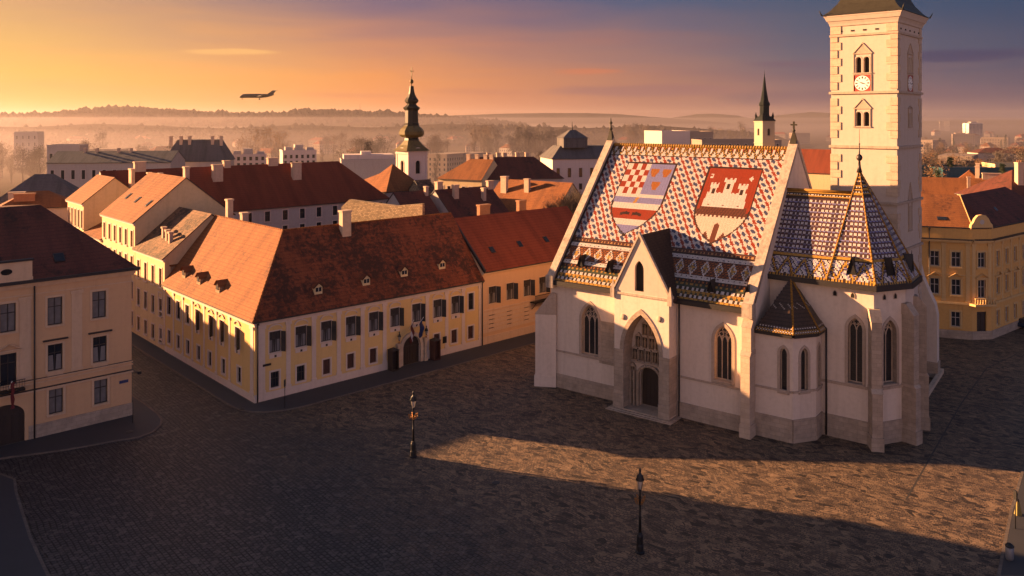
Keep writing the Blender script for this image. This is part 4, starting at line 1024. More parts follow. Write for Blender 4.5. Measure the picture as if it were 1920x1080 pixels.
M['glass_leaf'] = glassm("leaf_glass", (.03, .026, .024), .12); M['glass_dim'] = glassm('dim_glass', (.035, .03, .028), .15)
WS = {
 'open': dict(id='open', ft=.08, nv=2, tr=(.62,), sw=.12, sp=.04, extra=(leafr, apron, curtain), mats=[M['frame_dark'], M['cream'], M['glass_leaf'], M['curtain']], pane=M['glass_dim']),
 'closed_y': dict(id='closed_y', ft=.08, nv=2, tr=(.55,), sw=.2, sp=.05, extra=(), mats=[M['frame_dark'], M['cream']], pane=M['glass']),
 'shut': dict(id='shut', ft=.08, nv=1, tr=(), sw=.18, sp=.05, extra=(), mats=[M['wood_red'], M['cream']], pane=M['wood_red']),
 'adj': dict(id='adj', ft=.08, nv=2, tr=(.62,), sw=.12, sp=.04, extra=(leafr, curtain), mats=[M['frame_dark'], M['beige_trim'], M['glass_leaf'], M['curtain']], pane=M['glass_dim']),
 'adjlow': dict(id='adjlow', ft=.08, nv=1, tr=(.6,), sw=.12, sp=.04, mats=[M['frame_dark'], M['beige_trim']], pane=M['glass']),
 'lt': dict(id='lt', ft=.09, nv=1, tr=(.66,), sw=.22, sp=.06, sill=True, mats=[M['frame_dark'], M['beige_trim']], pane=M['glass_pale']),
 'lm': dict(id='lm', ft=.09, nv=1, tr=(.66,), sw=.22, sp=.06, sill=True, extra=(hood, curtain), mats=[M['frame_dark'], M['beige_trim'], M['glass'], M['curtain']], pane=M['glass']),
 'lp': dict(id='lp', ft=.09, nv=1, tr=(.7,), sw=.22, sp=.06, extra=(gable_hood,), mats=[M['frame_dark'], M['beige_trim']], pane=M['glass']),
 'row': dict(id='row', ft=.1, nv=1, tr=(.6,), sw=.2, sp=.06, sill=True, mats=[M['frame_dark'], M['cream']], pane=M['glass']),
 'och': dict(id='och', ft=.09, nv=1, tr=(.6,), sw=.25, sp=.08, sill=True, mats=[M['frame_pale'], M['ochre_trim']], pane=M['glass']),
 'ochp': dict(id='ochp', ft=.09, nv=1, tr=(.6,), sw=.25, sp=.08, sill=True, extra=(gable_hood,), mats=[M['frame_pale'], M['ochre_trim']], pane=M['glass']),
 'far': dict(id='far', ft=.12, nv=0, tr=(), sw=.15, sp=.06, mats=[M['frame_dark'], M['pink_wall']], pane=M['glass']),
 'small': dict(id='small', ft=.05, nv=1, tr=(), sw=0, mats=[M['frame_dark']], pane=M['void']),
}
def wins(parent, fac, holes, style, depth=.22):
    for h in holes: window(parent, fac, h, WS[style], depth)
def chimney(parent, x, y, z0, z1, w=.8, d=.6, mat='chimney', pots=0, rz=0.0):
    m = MB(); m.box(-w/2, w/2, -d/2, d/2, z0, z1-.25); m.box(-w/2-.1, w/2+.1, -d/2-.1, d/2+.1, z1-.25, z1)
    for i in range(pots): m.tube((-w/2+w*(i+.5)/pots, 0, z1), (-w/2+w*(i+.5)/pots, 0, z1+.5), .13, .1, 7, 1)
    return m.build('chimney', [M[mat], M['brick']], parent, (x, y, 0), rz)
def roofmesh(polys, th=.16):
    """list of polygons; each becomes a slab face with its own underside"""
    m = MB()
    for p in polys: m.face(p); m.face([(x, y, z-th) for x, y, z in reversed(p)])
    from collections import Counter
    ed = Counter()
    for p in polys:
        for i in range(len(p)): ed[frozenset((tuple(round(q, 3) for q in p[i]), tuple(round(q, 3) for q in p[(i+1) % len(p)])))] += 1
    for p in polys:
        for i in range(len(p)):
            a, b = p[i], p[(i+1) % len(p)]
            if ed[frozenset((tuple(round(q, 3) for q in a), tuple(round(q, 3) for q in b)))] == 1:
                m.face([(a[0], a[1], a[2]-th), (b[0], b[1], b[2]-th), b, a], 1)
    return m
def ridge_line(parent, pts, mat, r=.13):
    m = MB()
    for a, b in pts:
        a, b = Vector(a), Vector(b); n = max(1, int((b-a).length/.5))
        for k in range(n): m.tube(a.lerp(b, k/n), a.lerp(b, (k+.93)/n), r, r*.85, 5)
    return m.build('ridge_tiles', mat, parent)
def roofpoint(fr, p0, p1, p2, u, v):
    k, h = (u-CU)/FPX, -(v-HV)/FPX
    P0, P1, P2 = Vector(p0), Vector(p1), Vector(p2); n = (P1-P0).cross(P2-P0)
    def loc(t): x, y = fr.l(k*t, t); return Vector((x, y, CAMZ+h*t))
    a = n.dot(loc(0)-P0); b = n.dot(loc(1)-P0)-a
    return loc(-a/b)
def dormer(parent, p, rz, w=.9, h=.9, L=2.2, wall='pale_wall', rf='roof_orange'):
    m = MB(); m.box(-w/2, w/2, 0, L, -.3, h, 0)
    m.face([(-w/2, 0, h), (w/2, 0, h), (0, 0, h+w*.42)], 0)
    for s_ in (-1, 1):
        q = [(s_*(w/2+.15), -.18, h-.08), (s_*(w/2+.15), L+.6, h-.08), (0, L+.9, h+w*.5), (0, -.18, h+w*.5)]
        if s_ < 0: q.reverse()
        m.face(q, 1); m.face([(x, y, z-.07) for x, y, z in reversed(q)], 1)
    m.box(-w/2+.14, w/2-.14, -.02, .0, .12, h-.08, 2); m.box(-.03, .03, -.05, -.02, .12, h-.08, 3)
    return m.build('dormer', [M[wall], M[rf], M['glass'], M['frame_pale']], parent, p, rz)
def skylight(parent, p, T, U, w=.8, h=1.1):
    m = MB(); U, T = Vector(U).normalized(), Vector(T).normalized(); N = U.cross(T).normalized(); p = Vector(p)
    def bx(a, b, c, d, n0, n1, mm):
        lo = [p+U*x+T*y+N*n0 for x, y in ((a, c), (b, c), (b, d), (a, d))]; hi = [q+N*(n1-n0) for q in lo]; m.hull(lo, hi, mm)
    bx(-w/2, w/2, 0, h, -.05, .1, 0); bx(-w/2+.08, w/2-.08, .08, h-.08, .1, .11, 1)
    return m.build('skylight', [M['gutter'], M['glass']], parent)
def downpipe(parent, x, y, z0, z1, name='downpipe'):
    m = MB(); m.tube((x, y, z0), (x, y, z1), .08, n=7); m.box(x-.14, x+.14, y-.14, y+.14, z1-.05, z1+.25); return m.build(name, M['gutter'], parent)

# ---- yellow palace on the corner
Y = Frame(*G(478, 758), 43.0)
yp = root('corner_palace', 'yellow two storey palace with white pilasters, mossy red roof and an arched gate', 'palace', Y.o[0], Y.o[1], 0, Y.a)
YL, YD, YE, YR = 33.6, 27.6, 9.35, 18.1
FY = Facade((0, 0), (YL, 0)); GY = Facade((0, YD), (0, 0))
up = [(505, 527, 620, 661), (554, 575, 610, 650), (602, 622, 600, 639), (648, 668, 590, 628), (691, 711, 581, 618), (731, 750, 573, 608), (772, 790, 565, 602), (812, 829, 555, 588), (846, 862, 547, 580)]
lo = [(507, 524, 702, 735), (556, 572, 692, 721)]; lo2 = [(605, 620, 681, 710), (650, 665, 669, 698), (692, 707, 658, 686), (813, 825, 625, 655), (846, 857, 616, 645), (877, 888, 606, 635)]
def norm(hs, w=None, z=None):
    out = []
    for h in hs:
        c = (h[0]+h[1])/2; ww = w or (h[1]-h[0]); zz = z or (h[2], h[3]); out.append((c-ww/2, c+ww/2, zz[0], zz[1], 'rect'))
    return out
HU = norm([Y.rx(*b, 0) for b in up], 1.45, (5.35, 7.75)); HU2 = norm([Y.rx(877, 889, 541, 570, 0)], .95, (5.45, 7.75))
HL = norm([Y.rx(*b, 0) for b in lo], 1.05, (1.35, 3.15)); HL2 = norm([Y.rx(*b, 0) for b in lo2], 1.0, (1.4, 3.2))
gt = Y.rx(754, 787, 632, 684, 0); gate = (gt[0], gt[1], 0.02, 3.75, 'round', 2.3)
upl = [(296, 305, 546, 577), (313, 321, 553, 585), (331, 338, 561, 595), (348, 355, 569, 604), (366, 375, 580, 615), (389, 402, 590, 628), (410, 422, 600, 639), (438, 453, 614, 658)]
lol = [(299, 305, 610, 637), (314, 321, 619, 647), (331, 338, 630, 657), (349, 356, 640, 668), (369, 376, 651, 681), (389, 398, 664, 694), (415, 423, 676, 708), (444, 453, 694, 727)]
def yl(b): a_ = Y.ry(*b, 0); return (YD-a_[1], YD-a_[0], a_[2], a_[3])
KU = norm([yl(b) for b in upl], 1.3, (5.35, 7.75)); KLo = norm([yl(b) for b in lol], 1.0, (1.45, 3.25)); KB = norm([(KLo[i][0], KLo[i][1], 0, 0) for i in (3, 4, 5)], .7, (.25, .7))
mb = MB(); FY.wall(mb, 0, YE, HU+HU2+HL+HL2+[gate], .24, 0, 1); GY.wall(mb, 0, YE, KU+KLo+KB, .24, 0, 1)
Facade((YL, 0), (YL, 14)).wall(mb, 0, YE); Facade((YL, 14), (14, 14)).wall(mb, 0, YE); Facade((14, 14), (14, YD)).wall(mb, 0, YE); Facade((14, YD), (0, YD)).wall(mb, 0, YE)
mb.face([(YL-.02, 0, YE), (YL-.02, 14, YE), (YL-.02, 7, YR-.3)]); mb.face([(14, YD-.02, YE), (0, YD-.02, YE), (7, YD-.02, YR-.3)])
mb.build('wall', [M['yellow_wall'], M['cream']], yp)
wins(yp, FY, HU, 'open'); wins(yp, FY, HU2+HL, 'closed_y'); wins(yp, FY, HL2, 'shut'); wins(yp, GY, KU[4:], 'open'); wins(yp, GY, KU[:4]+KLo, 'closed_y'); wins(yp, GY, KB, 'small')
eo = .45
ea, rb = YE-.1, YR
polys = [[(-eo, -eo, ea), (YL+.1, -eo, ea), (YL+.1, 7, rb), (7, 7, rb)], [(YL+.1, 14+eo, ea), (14+eo, 14+eo, ea), (7, 7, rb), (YL+.1, 7, rb)], [(-eo, YD+.1, ea), (-eo, -eo, ea), (7, 7, rb), (7, YD+.1, rb)], [(14+eo, 14+eo, ea), (14+eo, YD+.1, ea), (7, YD+.1, rb), (7, 7, rb)]]
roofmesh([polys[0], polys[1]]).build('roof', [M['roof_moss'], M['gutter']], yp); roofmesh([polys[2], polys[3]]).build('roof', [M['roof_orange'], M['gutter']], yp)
ridge_line(yp, [((7, 7, rb+.03), (YL, 7, rb+.03)), ((7, 7, rb+.03), (7, YD, rb+.03)), ((-eo, -eo, ea+.05), (7, 7, rb+.03))], M['roof_orange'])
mb = MB()                                                # cornice, base band
for f, nm in ((FY, 0), (GY, 1)):
    for z0, z1, t in ((YE-.75, YE-.5, .08), (YE-.5, YE-.3, .2), (YE-.3, YE-.14, .34)):
        a_ = f.p(0 if nm else -t, 0, -t); b_ = f.p(f.L+(t if nm else 0), 0, -t); mb.prism([a_[:2], b_[:2], f.p(f.L, 0, 0)[:2], f.p(0, 0, 0)[:2]], z0, z1, 0, True)
mb.build('cornice', M['cream'], yp)
mb = MB()
for f, a_, b_ in ((FY, 0, HL2[2][0]-10, ),): pass
g0_, g1_ = gate[0]-.5, gate[1]+.5
for f, spans in ((FY, ((-.06, g0_-.2), (g1_+.2, YL))), (GY, ((0, YD),))):
    for a_, b_ in spans: mb.prism([f.p(a_, 0, -.06)[:2], f.p(b_, 0, -.06)[:2], f.p(b_, 0)[:2], f.p(a_, 0)[:2]], 0, 1.0 if f is FY else .9, 0, True)
mb.build('plinth', M['cream'], yp)
def pilaster(f, s_, w, z0, z1, mat='cream', parent=yp):
    m = MB()
    for a_, b_, c_, d_, t in ((-w/2, w/2, z0, z1, .05), (-w/2-.1, w/2+.1, z1-.35, z1, .13), (-w/2-.08, w/2+.08, z0, z0+.3, .11)):
        m.prism([f.p(s_+a_, 0, -t)[:2], f.p(s_+b_, 0, -t)[:2], f.p(s_+b_, 0)[:2], f.p(s_+a_, 0)[:2]], c_, d_, 0, True)
    m.build('pilaster', M[mat], parent)
cs = [(h[0]+h[1])/2 for h in HU+HU2]
for a_, b_ in zip(cs, cs[1:]):
    if not (gate[0]-1 < (a_+b_)/2 < gate[1]+1): pilaster(FY, (a_+b_)/2, .55, 1.0, YE-.75)
pilaster(FY, .75, .9, 1.0, YE-.75); pilaster(FY, YL-.4, .5, 1.0, YE-.75)
cs = [(h[0]+h[1])/2 for h in KU]
for a_, b_ in zip(cs, cs[1:]): pilaster(GY, (a_+b_)/2, .45, .9, YE-.75)
pilaster(GY, YD-.75, .8, .9, YE-.75)
# gate with its stone surround, leaves and two columns
gc = (gate[0]+gate[1])/2; gw_ = gate[1]-gate[0]
mb = MB(); cur = [(-gw_/2, 0)]+arch_curve(-gw_/2, gw_/2, 2.28, 3.73, 'round', 8)+[(gw_/2, 0)]; cu2 = [(-gw_/2-.45, 0)]+arch_curve(-gw_/2-.45, gw_/2+.45, 2.28, 4.2, 'round', 8)+[(gw_/2+.45, 0)]
for i in range(len(cur)-1):
    q = [cur[i], cur[i+1], cu2[i+1], cu2[i]]; mb.face([(x, -.25, z) for x, z in q]); mb.face([(q[3][0], -.25, q[3][1]), (q[2][0], -.25, q[2][1]), (q[2][0], 0, q[2][1]), (q[3][0], 0, q[3][1])]); mb.face([(q[0][0], 0, q[0][1]), (q[1][0], 0, q[1][1]), (q[1][0], -.25, q[1][1]), (q[0][0], -.25, q[0][1])])
for s_ in (-1, 1): mb.box(s_*(gw_/2+.75)-.25, s_*(gw_/2+.75)+.25, -.5, 0, 0, .5); mb.box(s_*(gw_/2+.75)-.18, s_*(gw_/2+.75)+.18, -.4, 0, .5, 2.9); mb.box(s_*(gw_/2+.75)-.28, s_*(gw_/2+.75)+.28, -.5, 0, 2.9, 3.15)
mb.build('gate_surround', M['stone_light'], yp, (gc, 0, 0))
mb = MB(); o = outline(gw_, 3.73, 'round', 2.28); mb.face([(x, .24, z) for x, z in o])
for i in range(7): mb.box(-gw_/2+gw_*(i+.5)/7-.03, -gw_/2+gw_*(i+.5)/7+.03, .19, .24, .05, 2.6)
mb.box(-gw_/2, gw_/2, .16, .24, 2.25, 2.4); mb.box(-.05, .05, .15, .24, 0, 3.7)
mb.build('gate_door', M['wood'], yp, (gc, 0, 0))
for s_ in (-1, 1):                                       # sentry boxes
    bx = gc+s_*(gw_/2+1.75)+(.25 if s_ > 0 else -.1)
    r_ = root('sentry_box', ('open dark wooden sentry box left of the palace gate' if s_ < 0 else 'red brown wooden sentry box right of the palace gate'), 'sentry box', *Y.w(bx, -.75), .13, Y.a, 'sentry boxes')
    m = MB(); m.box(-.5, .5, .1, .55, 0, 2.55, 0); m.box(-.5, -.42, -.5, .1, 0, 2.55, 0); m.box(.42, .5, -.5, .1, 0, 2.55, 0); m.box(-.42, .42, -.5, .1, 0, .06, 0); m.build('cabin', M['wood' if s_ < 0 else 'wood_red'], r_)
    m = MB(); m.hull([(-.6, -.62, 2.55), (.6, -.62, 2.55), (.6, .62, 2.55), (-.6, .62, 2.55)], [(-.05, -.1, 2.85), (.05, -.1, 2.85), (.05, .1, 2.85), (-.05, .1, 2.85)]); m.build('roof', M['gutter'], r_)
def lantern(parent, x, y, z, s_=1.0, nm='lantern'):
    m = MB()
    m.lathe([(.04, 0), (.12, .02), (.09, .08)], (x, y, z), 6, 0); 
    for k in range(6):
        a_ = math.pi/3*k; m.tube((x+.09*s_*math.cos(a_), y+.09*s_*math.sin(a_), z+.08), (x+.2*s_*math.cos(a_), y+.2*s_*math.sin(a_), z+.55*s_), .014, n=4)
    m.lathe([(.24*s_, .55*s_), (.25*s_, .6*s_), (.17*s_, .72*s_), (.19*s_, .78*s_), (.07*s_, .9*s_), (.05*s_, 1.0*s_), (.08*s_, 1.06*s_), (.015, 1.25*s_)], (x, y, z), 8, 0)
    o = m.build(nm, [M['iron']], parent)
    g = MB(); g.lathe([(.08*s_, .09), (.185*s_, .54*s_)], (x, y, z), 6, 0, False); g.build('lantern_glass', lampglass, o); return o
lampglass, _nt, _b = newmat('lamp_glass'); _b.inputs['Base Color'].default_value = (.5, .45, .4, 1); _b.inputs['Roughness'].default_value = .15; _b.inputs['Alpha'].default_value = .55
for s_ in (-1, 1):
    x, y = Y.w(gc+s_*(gw_/2+.75), -.45)
    r_ = root('wall_lantern', 'iron lantern on the stone post %s of the palace gate' % ('left' if s_ < 0 else 'right'), 'lantern', x, y, 3.1, Y.a, 'lanterns beside the palace gate')
    m = MB(); m.tube((0, .2, .05), (0, 0, .25), .04, n=6); m.tube((0, 0, .0), (0, 0, .45), .05, n=6)
    for k in (-1, 1): m.tube((0, 0, .15), (k*.22, 0, .35), .03, n=5)
    m.build('bracket', M['brass'], r_); lantern(r_, 0, 0, .42, 1.0)
def flag(nm, label, x, z, cols, h, w, lean, rzk):
    X, Y_w = Y.w(x, 0)
    r_ = root('flag', label, 'flag', X, Y_w, z, Y.a, 'flags over the palace gate')
    m = MB(); m.tube((0, 0, 0), (lean, -1.3, 1.5), .03, n=6); m.build('pole', M['white'], r_)
    m = MB(); n = 8
    for ci, c_ in enumerate(cols):
        for i in range(n):
            def P(a_, b_): 
                q = ci/len(cols)+a_/len(cols); zz = b_/n
                bx_, by_, bz_ = lean*(.35+.6*q), -1.3*(.35+.6*q), 1.5*(.35+.6*q)
                return (bx_+.12*math.sin(zz*7+q*3)+lean*.3*zz, by_+.1*math.sin(zz*9+q*5), bz_-h*zz)
            for s2 in range(2): m.face([P(s2/2, i), P(s2/2+.5, i), P(s2/2+.5, i+1), P(s2/2, i+1)], ci)
    m.build('cloth', [M[c_] for c_ in cols], r_)
flag('flag', 'red, white and blue flag hanging on a white pole over the palace gate', gc-.35, 4.6, ['red_cloth', 'white_cloth', 'red_cloth'], 2.3, 1, -.15, 0)
flag('flag', 'dark blue flag hanging limp beside the window right of the gate axis', gc+.95, 4.7, ['blue'], 2.0, 1, .1, 0)
for u, v in ((324, 501), (351, 512), (379, 524), (415, 539)):
    p = roofpoint(Y, *polys[2][:3], u, v); dormer(yp, p-Vector((.5, 0, .35)), R(-90), 1.15, .75, 2.0, 'rubble')
for u, v in ((594, 543), (684, 527), (755, 511), (826, 497)):
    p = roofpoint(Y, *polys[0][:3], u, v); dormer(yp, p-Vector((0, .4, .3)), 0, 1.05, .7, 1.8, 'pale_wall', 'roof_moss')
def chim_px(parent, fr, u0, u1, v0, v1, y, mat='chimney', d=.7, pots=0, drop=3.0):
    a_, b_ = fr.xat(u0, y), fr.xat(u1, y); m_ = (a_+b_)/2; w = max(.4, (b_-a_)*.62)
    return chimney(parent, m_, y, fr.z(m_, y, v1)-drop, fr.z(m_, y, v0), w, d, mat, pots)
chim_px(yp, Y, 634, 660, 394, 434, 6.2, d=.9)
for u, v, w in ((430, 373, .8), (458, 398, .9)):
    y_ = Y.yat(u, 9.0); chimney(yp, 9.0, y_, 14.5, Y.z(9.0, y_, v), w, .8)
downpipe(yp, .25, -.15, .1, YE-.5); downpipe(yp, YL-.08, -.15, .1, YE-.4)
mb = MB(); q0 = Y.xat(830, 0)
mb.box(q0, q0+.65, -.06, 0, 1.7, 2.6); mb.build('wall_plaque', M['iron'], yp)
mb = MB(); mb.box(.9, 1.9, -.1, -.04, 4.0, 4.25); mb.build('street_sign', M['iron'], yp)

# ---- neighbour with the smooth red roof
NX0, NX1, NE_, NR = YL+.02, 58.4, 10.5, 17.3
nb = root('townhouse', 'cream two storey house with a smooth red roof, right of the yellow palace', 'house', *Y.w(NX0, 0), 0, Y.a)
NF = Frame(*Y.w(NX0, 0), 43.0); NL = NX1-NX0
FN = Facade((0, 0), (NL, 0))
HU = norm([NF.rx(*b, 0) for b in ((914, 933, 529, 565), (948, 965, 522, 556), (981, 996, 515, 548), (1010, 1025, 507, 540))], 1.5, (5.7, 8.1))
HL = norm([NF.rx(*b, 0) for b in ((916, 927, 592, 623), (949.5, 960.5, 583, 613), (982.5, 992, 574, 603))], 1.05, (1.9, 4.1)); HB = norm([(h[0]-.1, h[1]-.1, 0, 0) for h in HL], .8, (.5, .95))
mb = MB(); FN.wall(mb, 0, NE_, HU+HL+HB, .22, 0, 1); Facade((NL, 0), (NL, 14)).wall(mb, 0, NE_); Facade((NL, 14), (0, 14)).wall(mb, 0, NE_); Facade((0, 14), (0, 0)).wall(mb, 0, NE_)
mb.face([(NL-.02, 0, NE_), (NL-.02, 14, NE_), (NL-.02, 7, NR-.3)]); mb.face([(.02, 14, NE_), (.02, 0, NE_), (.02, 7, NR-.3)])
mb.build('wall', [M['beige_wall'], M['beige_trim']], nb)
wins(nb, FN, HU, 'adj'); wins(nb, FN, HL, 'adjlow'); wins(nb, FN, HB, 'small')
npol = [[(0.0, -.45, NE_-.1), (NL+.1, -.45, NE_-.1), (NL+.1, 7, NR), (0.0, 7, NR)], [(NL+.1, 14.4, NE_-.1), (0, 14.4, NE_-.1), (0, 7, NR), (NL+.1, 7, NR)]]
roofmesh(npol).build('roof', [M['roof_red'], M['gutter']], nb)
mb = MB(); mb.hull([(.0, -.5, NE_-.2), (.3, -.5, NE_-.2), (.3, -.5, NE_+.2), (.0, -.5, NE_+.2)], [(.0, 7, NR-.1), (.3, 7, NR-.1), (.3, 7, NR+.3), (.0, 7, NR+.3)]); mb.build('verge', M['gutter'], nb)
mb = MB(); mb.box(0, NL, -.12, 0, 4.75, 4.95); mb.box(0, NL, -.3, 0, NE_-.45, NE_-.12); mb.box(0, NL, -.08, 0, 0, 1.2)
for z in (1.7, 2.3, 2.9, 3.5, 4.1): mb.box(0, NL, -.03, 0, z, z+.5)
mb.build('banding', M['beige_trim'], nb)
for u, v in ((926, 474), (978, 463), (1027, 454)): skylight(nb, roofpoint(NF, *npol[0][:3], u, v), (0, 7.45, NR-NE_+.1), (1, 0, 0))
chim_px(nb, NF, 891, 922, 383, 408, 7.6, 'brick', drop=1.5); chim_px(nb, NF, 967, 987, 375, 398, 7.6, 'brick', drop=1.5)

mb = MB(); xb_ = NF.xat(1013, -.5); mb.box(xb_-1.6, xb_+1.6, -1.1, 0, 4.6, 4.8)
for i in range(18): mb.tube((xb_-1.55+i*3.1/17, -1.05, 4.8), (xb_-1.55+i*3.1/17, -1.05, 5.7), .03, n=4)
mb.box(xb_-1.6, xb_+1.6, -1.1, -1.0, 5.7, 5.78)
for k in (-1, 1): mb.tube((xb_+k*1.3, -.05, 3.6), (xb_+k*1.3, -1.0, 4.6), .06, n=5)
mb.build('balcony', M['iron'], nb)
# ---- grey-beige palace on the left
L = Frame(*G(246.7, 780), 43.0)
lp = root('left_palace', 'large beige three storey palace with a dark red hipped roof at the left edge', 'palace', L.o[0], L.o[1], 0, L.a)
LE, LR = 15.95, 22.6; X0 = -48.0; LN = .62; LD = 17.0
FLp = Facade((X0, 0), (0, 0)); sx = -X0
t3 = norm([L.rx(*b, 0) for b in ((2, 28, 566, 613), (90, 116, 556, 604), (173, 199, 548, 594))], 1.35, (11.1, 13.9))
t2 = norm([L.rx(*b, 0) for b in ((91, 116, 648, 698), (175.5, 199, 637, 687))], 1.35, (6.45, 9.15)); t2p = norm([L.rx(2, 29, 658, 713, 0)], 1.4, (5.75, 9.0))
t1 = norm([L.rx(*b, 0) for b in ((92, 118, 734, 783), (177, 201, 722, 769))], 1.3, (2.1, 4.6))
pitch = (t3[2][0]-t3[0][0])/2
sh = lambda hs: [(h[0]+sx, h[1]+sx)+tuple(h[2:]) for h in hs]
xg = L.xat(47, 0); ga = (xg-3.4, xg, .02, 4.0, 'round', 2.7)
bs = norm([L.rx(98, 116, 804, 812, 0)], .95, (.55, 1.0))
ex3, ex2, ex1 = [], [], []
for k in range(5):
    xx = ga[0]-3.2-5.6*k; ex3.append((xx-.67, xx+.67, 11.1, 13.9, 'rect')); ex2.append((xx-.67, xx+.67, 6.45, 9.15, 'rect')); ex1.append((xx-.65, xx+.65, 2.1, 4.6, 'rect'))
t3, t2, t1 = t3+ex3, t2+ex2, t1+ex1
allh = sh(t3+t2+t2p+t1+[ga]+bs)
mb = MB(); FLp.wall(mb, 0, LE, allh, .3, 0, 1)
cr = [(0, 0), (-LN*LD, LD), (X0, LD), (X0, 0)]
for i in range(3): Facade(cr[i], cr[i+1]).wall(mb, 0, LE)
mb.build('wall', [M['beige_wall'], M['beige_trim']], lp)
wins(lp, FLp, sh(t3), 'lt', .24); wins(lp, FLp, sh(t2), 'lm', .24); wins(lp, FLp, sh(t2p), 'lp', .24); wins(lp, FLp, sh(t1), 'lt', .24); wins(lp, FLp, sh(bs), 'small')
ap = (-6.9, 8.0)
a_, b_, c_, d_ = (.6, -.6, LE), (-LN*LD+.7, LD+.5, LE), (X0, LD+.5, LE), (X0, -.6, LE)
lpol = [[d_, a_, (ap[0], ap[1], LR), (X0, ap[1], LR)], [a_, b_, (ap[0]-2.5, ap[1]+1.5, LR), (ap[0], ap[1], LR)], [b_, c_, (X0, ap[1]+1.5, LR), (ap[0]-2.5, ap[1]+1.5, LR)], [(X0, ap[1], LR), (ap[0], ap[1], LR), (ap[0]-2.5, ap[1]+1.5, LR), (X0, ap[1]+1.5, LR)]]
roofmesh(lpol).build('roof', [M['roof_brown'], M['gutter']], lp)
mb = MB(); mb.box(X0, .7, -.75, -.5, LE-.2, LE+.1); mb.build('gutter', M['gutter'], lp)
mb = MB()
for z0, z1, t in ((LE-.35, LE-.18, .5), (LE-.6, LE-.35, .32), (LE-.75, LE-.6, .15), (LE-1.5, LE-1.4, .06), (5.55, 5.65, .12), (9.3, 9.4, 0)):
    if t: mb.box(X0, t, -t, -.0, z0, z1); mb.prism([(t, -t), (t-LN*(LD), LD), (-LN*LD, LD), (0, -.001)], z0, z1, 0, True)
mb.build('cornice', M['beige_trim'], lp)
mb = MB(); mb.box(X0, .12, -.16, 0, 4.75, 4.95, 0); mb.box(X0, .14, -.2, 0, 4.95, 5.05, 1); mb.box(X0, .12, -.13, 0, 5.85, 5.97, 0); mb.box(X0, .13, -.15, 0, 5.97, 6.02, 1); mb.build('string_course', [M['beige_trim'], M['gutter']], lp)
mb = MB(); mb.box(X0, ga[0]-.3, -.1, 0, 0, 1.45); mb.box(ga[1]+.3, .1, -.1, 0, 0, 1.45); mb.build('plinth', M['stone'], lp)
for xa_, xb_ in ((ga[1]+.35, t1[0][0]-.32), (t1[0][1]+.32, t1[1][0]-.32), (t1[1][1]+.32, 0)):
    mb = MB(); mb.box(xa_, xb_, -.015, 0, 1.5, 4.7)
    for k in range(6): mb.box(xa_, xb_, -.035, -.015, 1.55+k*.53, 2.04+k*.53)
    mb.build('rustication', M['beige_wall'], lp)
for px_, w in ((144, 1.0), (47, 1.0)): pilaster(FLp, L.xat(px_, 0)+sx, w, 6.1, LE-1.6, 'beige_trim', lp)
downpipe(lp, L.xat(64, 0), -.15, .1, LE-.5)
mb = MB(); xr = L.xat(60, -.3)
mb.box(X0, xr, -.45, -.1, LE+.15, LE+2.0, 0); mb.box(X0, xr+.12, -.6, .0, LE+2.0, LE+2.18, 1); mb.box(X0, xr+.05, -.52, -.05, LE+.1, LE+.4, 0); mb.build('parapet', [M['beige_trim'], M['gutter']], lp)
mb = MB(); xo = L.xat(12, -.45); mb.face([(xo+.5*math.cos(2*math.pi*i/16), -.462, LE+1.1+.3*math.sin(2*math.pi*i/16)) for i in range(16)]); mb.build('attic_opening', M['void'], lp)
mb = MB(); gw2 = ga[1]-ga[0]; o = outline(gw2, 3.98, 'round', 2.68); mb.face([(x, .3, z) for x, z in o])
for i in range(5): mb.box(-gw2/2+gw2*(i+.5)/5-.05, -gw2/2+gw2*(i+.5)/5+.05, .24, .3, .05, 2.9)
mb.build('gate_door', M['wood'], lp, ((ga[0]+ga[1])/2, 0, 0))
mb = MB(); xb = (t2p[0][0]+t2p[0][1])/2; mb.box(xb-1.3, xb+1.3, -.8, 0, 5.3, 5.5)
for i in range(12): mb.tube((xb-1.25+i*2.5/11, -.75, 5.5), (xb-1.25+i*2.5/11, -.75, 6.4), .02, n=4)
mb.box(xb-1.3, xb+1.3, -.79, -.72, 6.4, 6.46); mb.build('balcony', M['iron'], lp)
xf, yf = L.w(L.xat(17, -.9), -.2)
r_ = root('flag', 'furled dark red flag on a slanting pole above the arched gate of the beige palace', 'flag', xf, yf, 5.4, L.a)
mb = MB(); mb.tube((0, 0, 0), (.1, -1.5, 1.3), .035, n=6); mb.build('pole', M['white'], r_)
mb = MB()
for i in range(6):
    z0, z1 = 1.1-i*.42, 1.1-(i+1)*.42; q = lambda z: [(.02+.05*math.sin(z*5), -1.35, z), (.35+.06*math.sin(z*7), -1.2+.08*math.sin(z*6), z)]
    a_, b_ = q(z0), q(z1); mb.face([b_[0], b_[1], a_[1], a_[0]])
mb.build('cloth', M['red_cloth'], r_)
skylight(lp, roofpoint(L, *lpol[0][:3], 113, 491), (0, 8.6, LR-LE), (1, 0, 0), 1.0, 1.2)
FS = FLp.p(sx-1.0, 3.6, -.05); mb = MB(); mb.box(-1.25, -.35, -.08, -.02, 3.75, 4.05); mb.build('street_sign', M['blue'], lp)
mb = MB(); mb.tube((.0, -.1, 4.6), (.55, -.6, 4.7), .03, n=5); mb.box(.4, .75, -.75, -.45, 4.55, 4.85); mb.build('wall_lamp', M['iron'], lp)

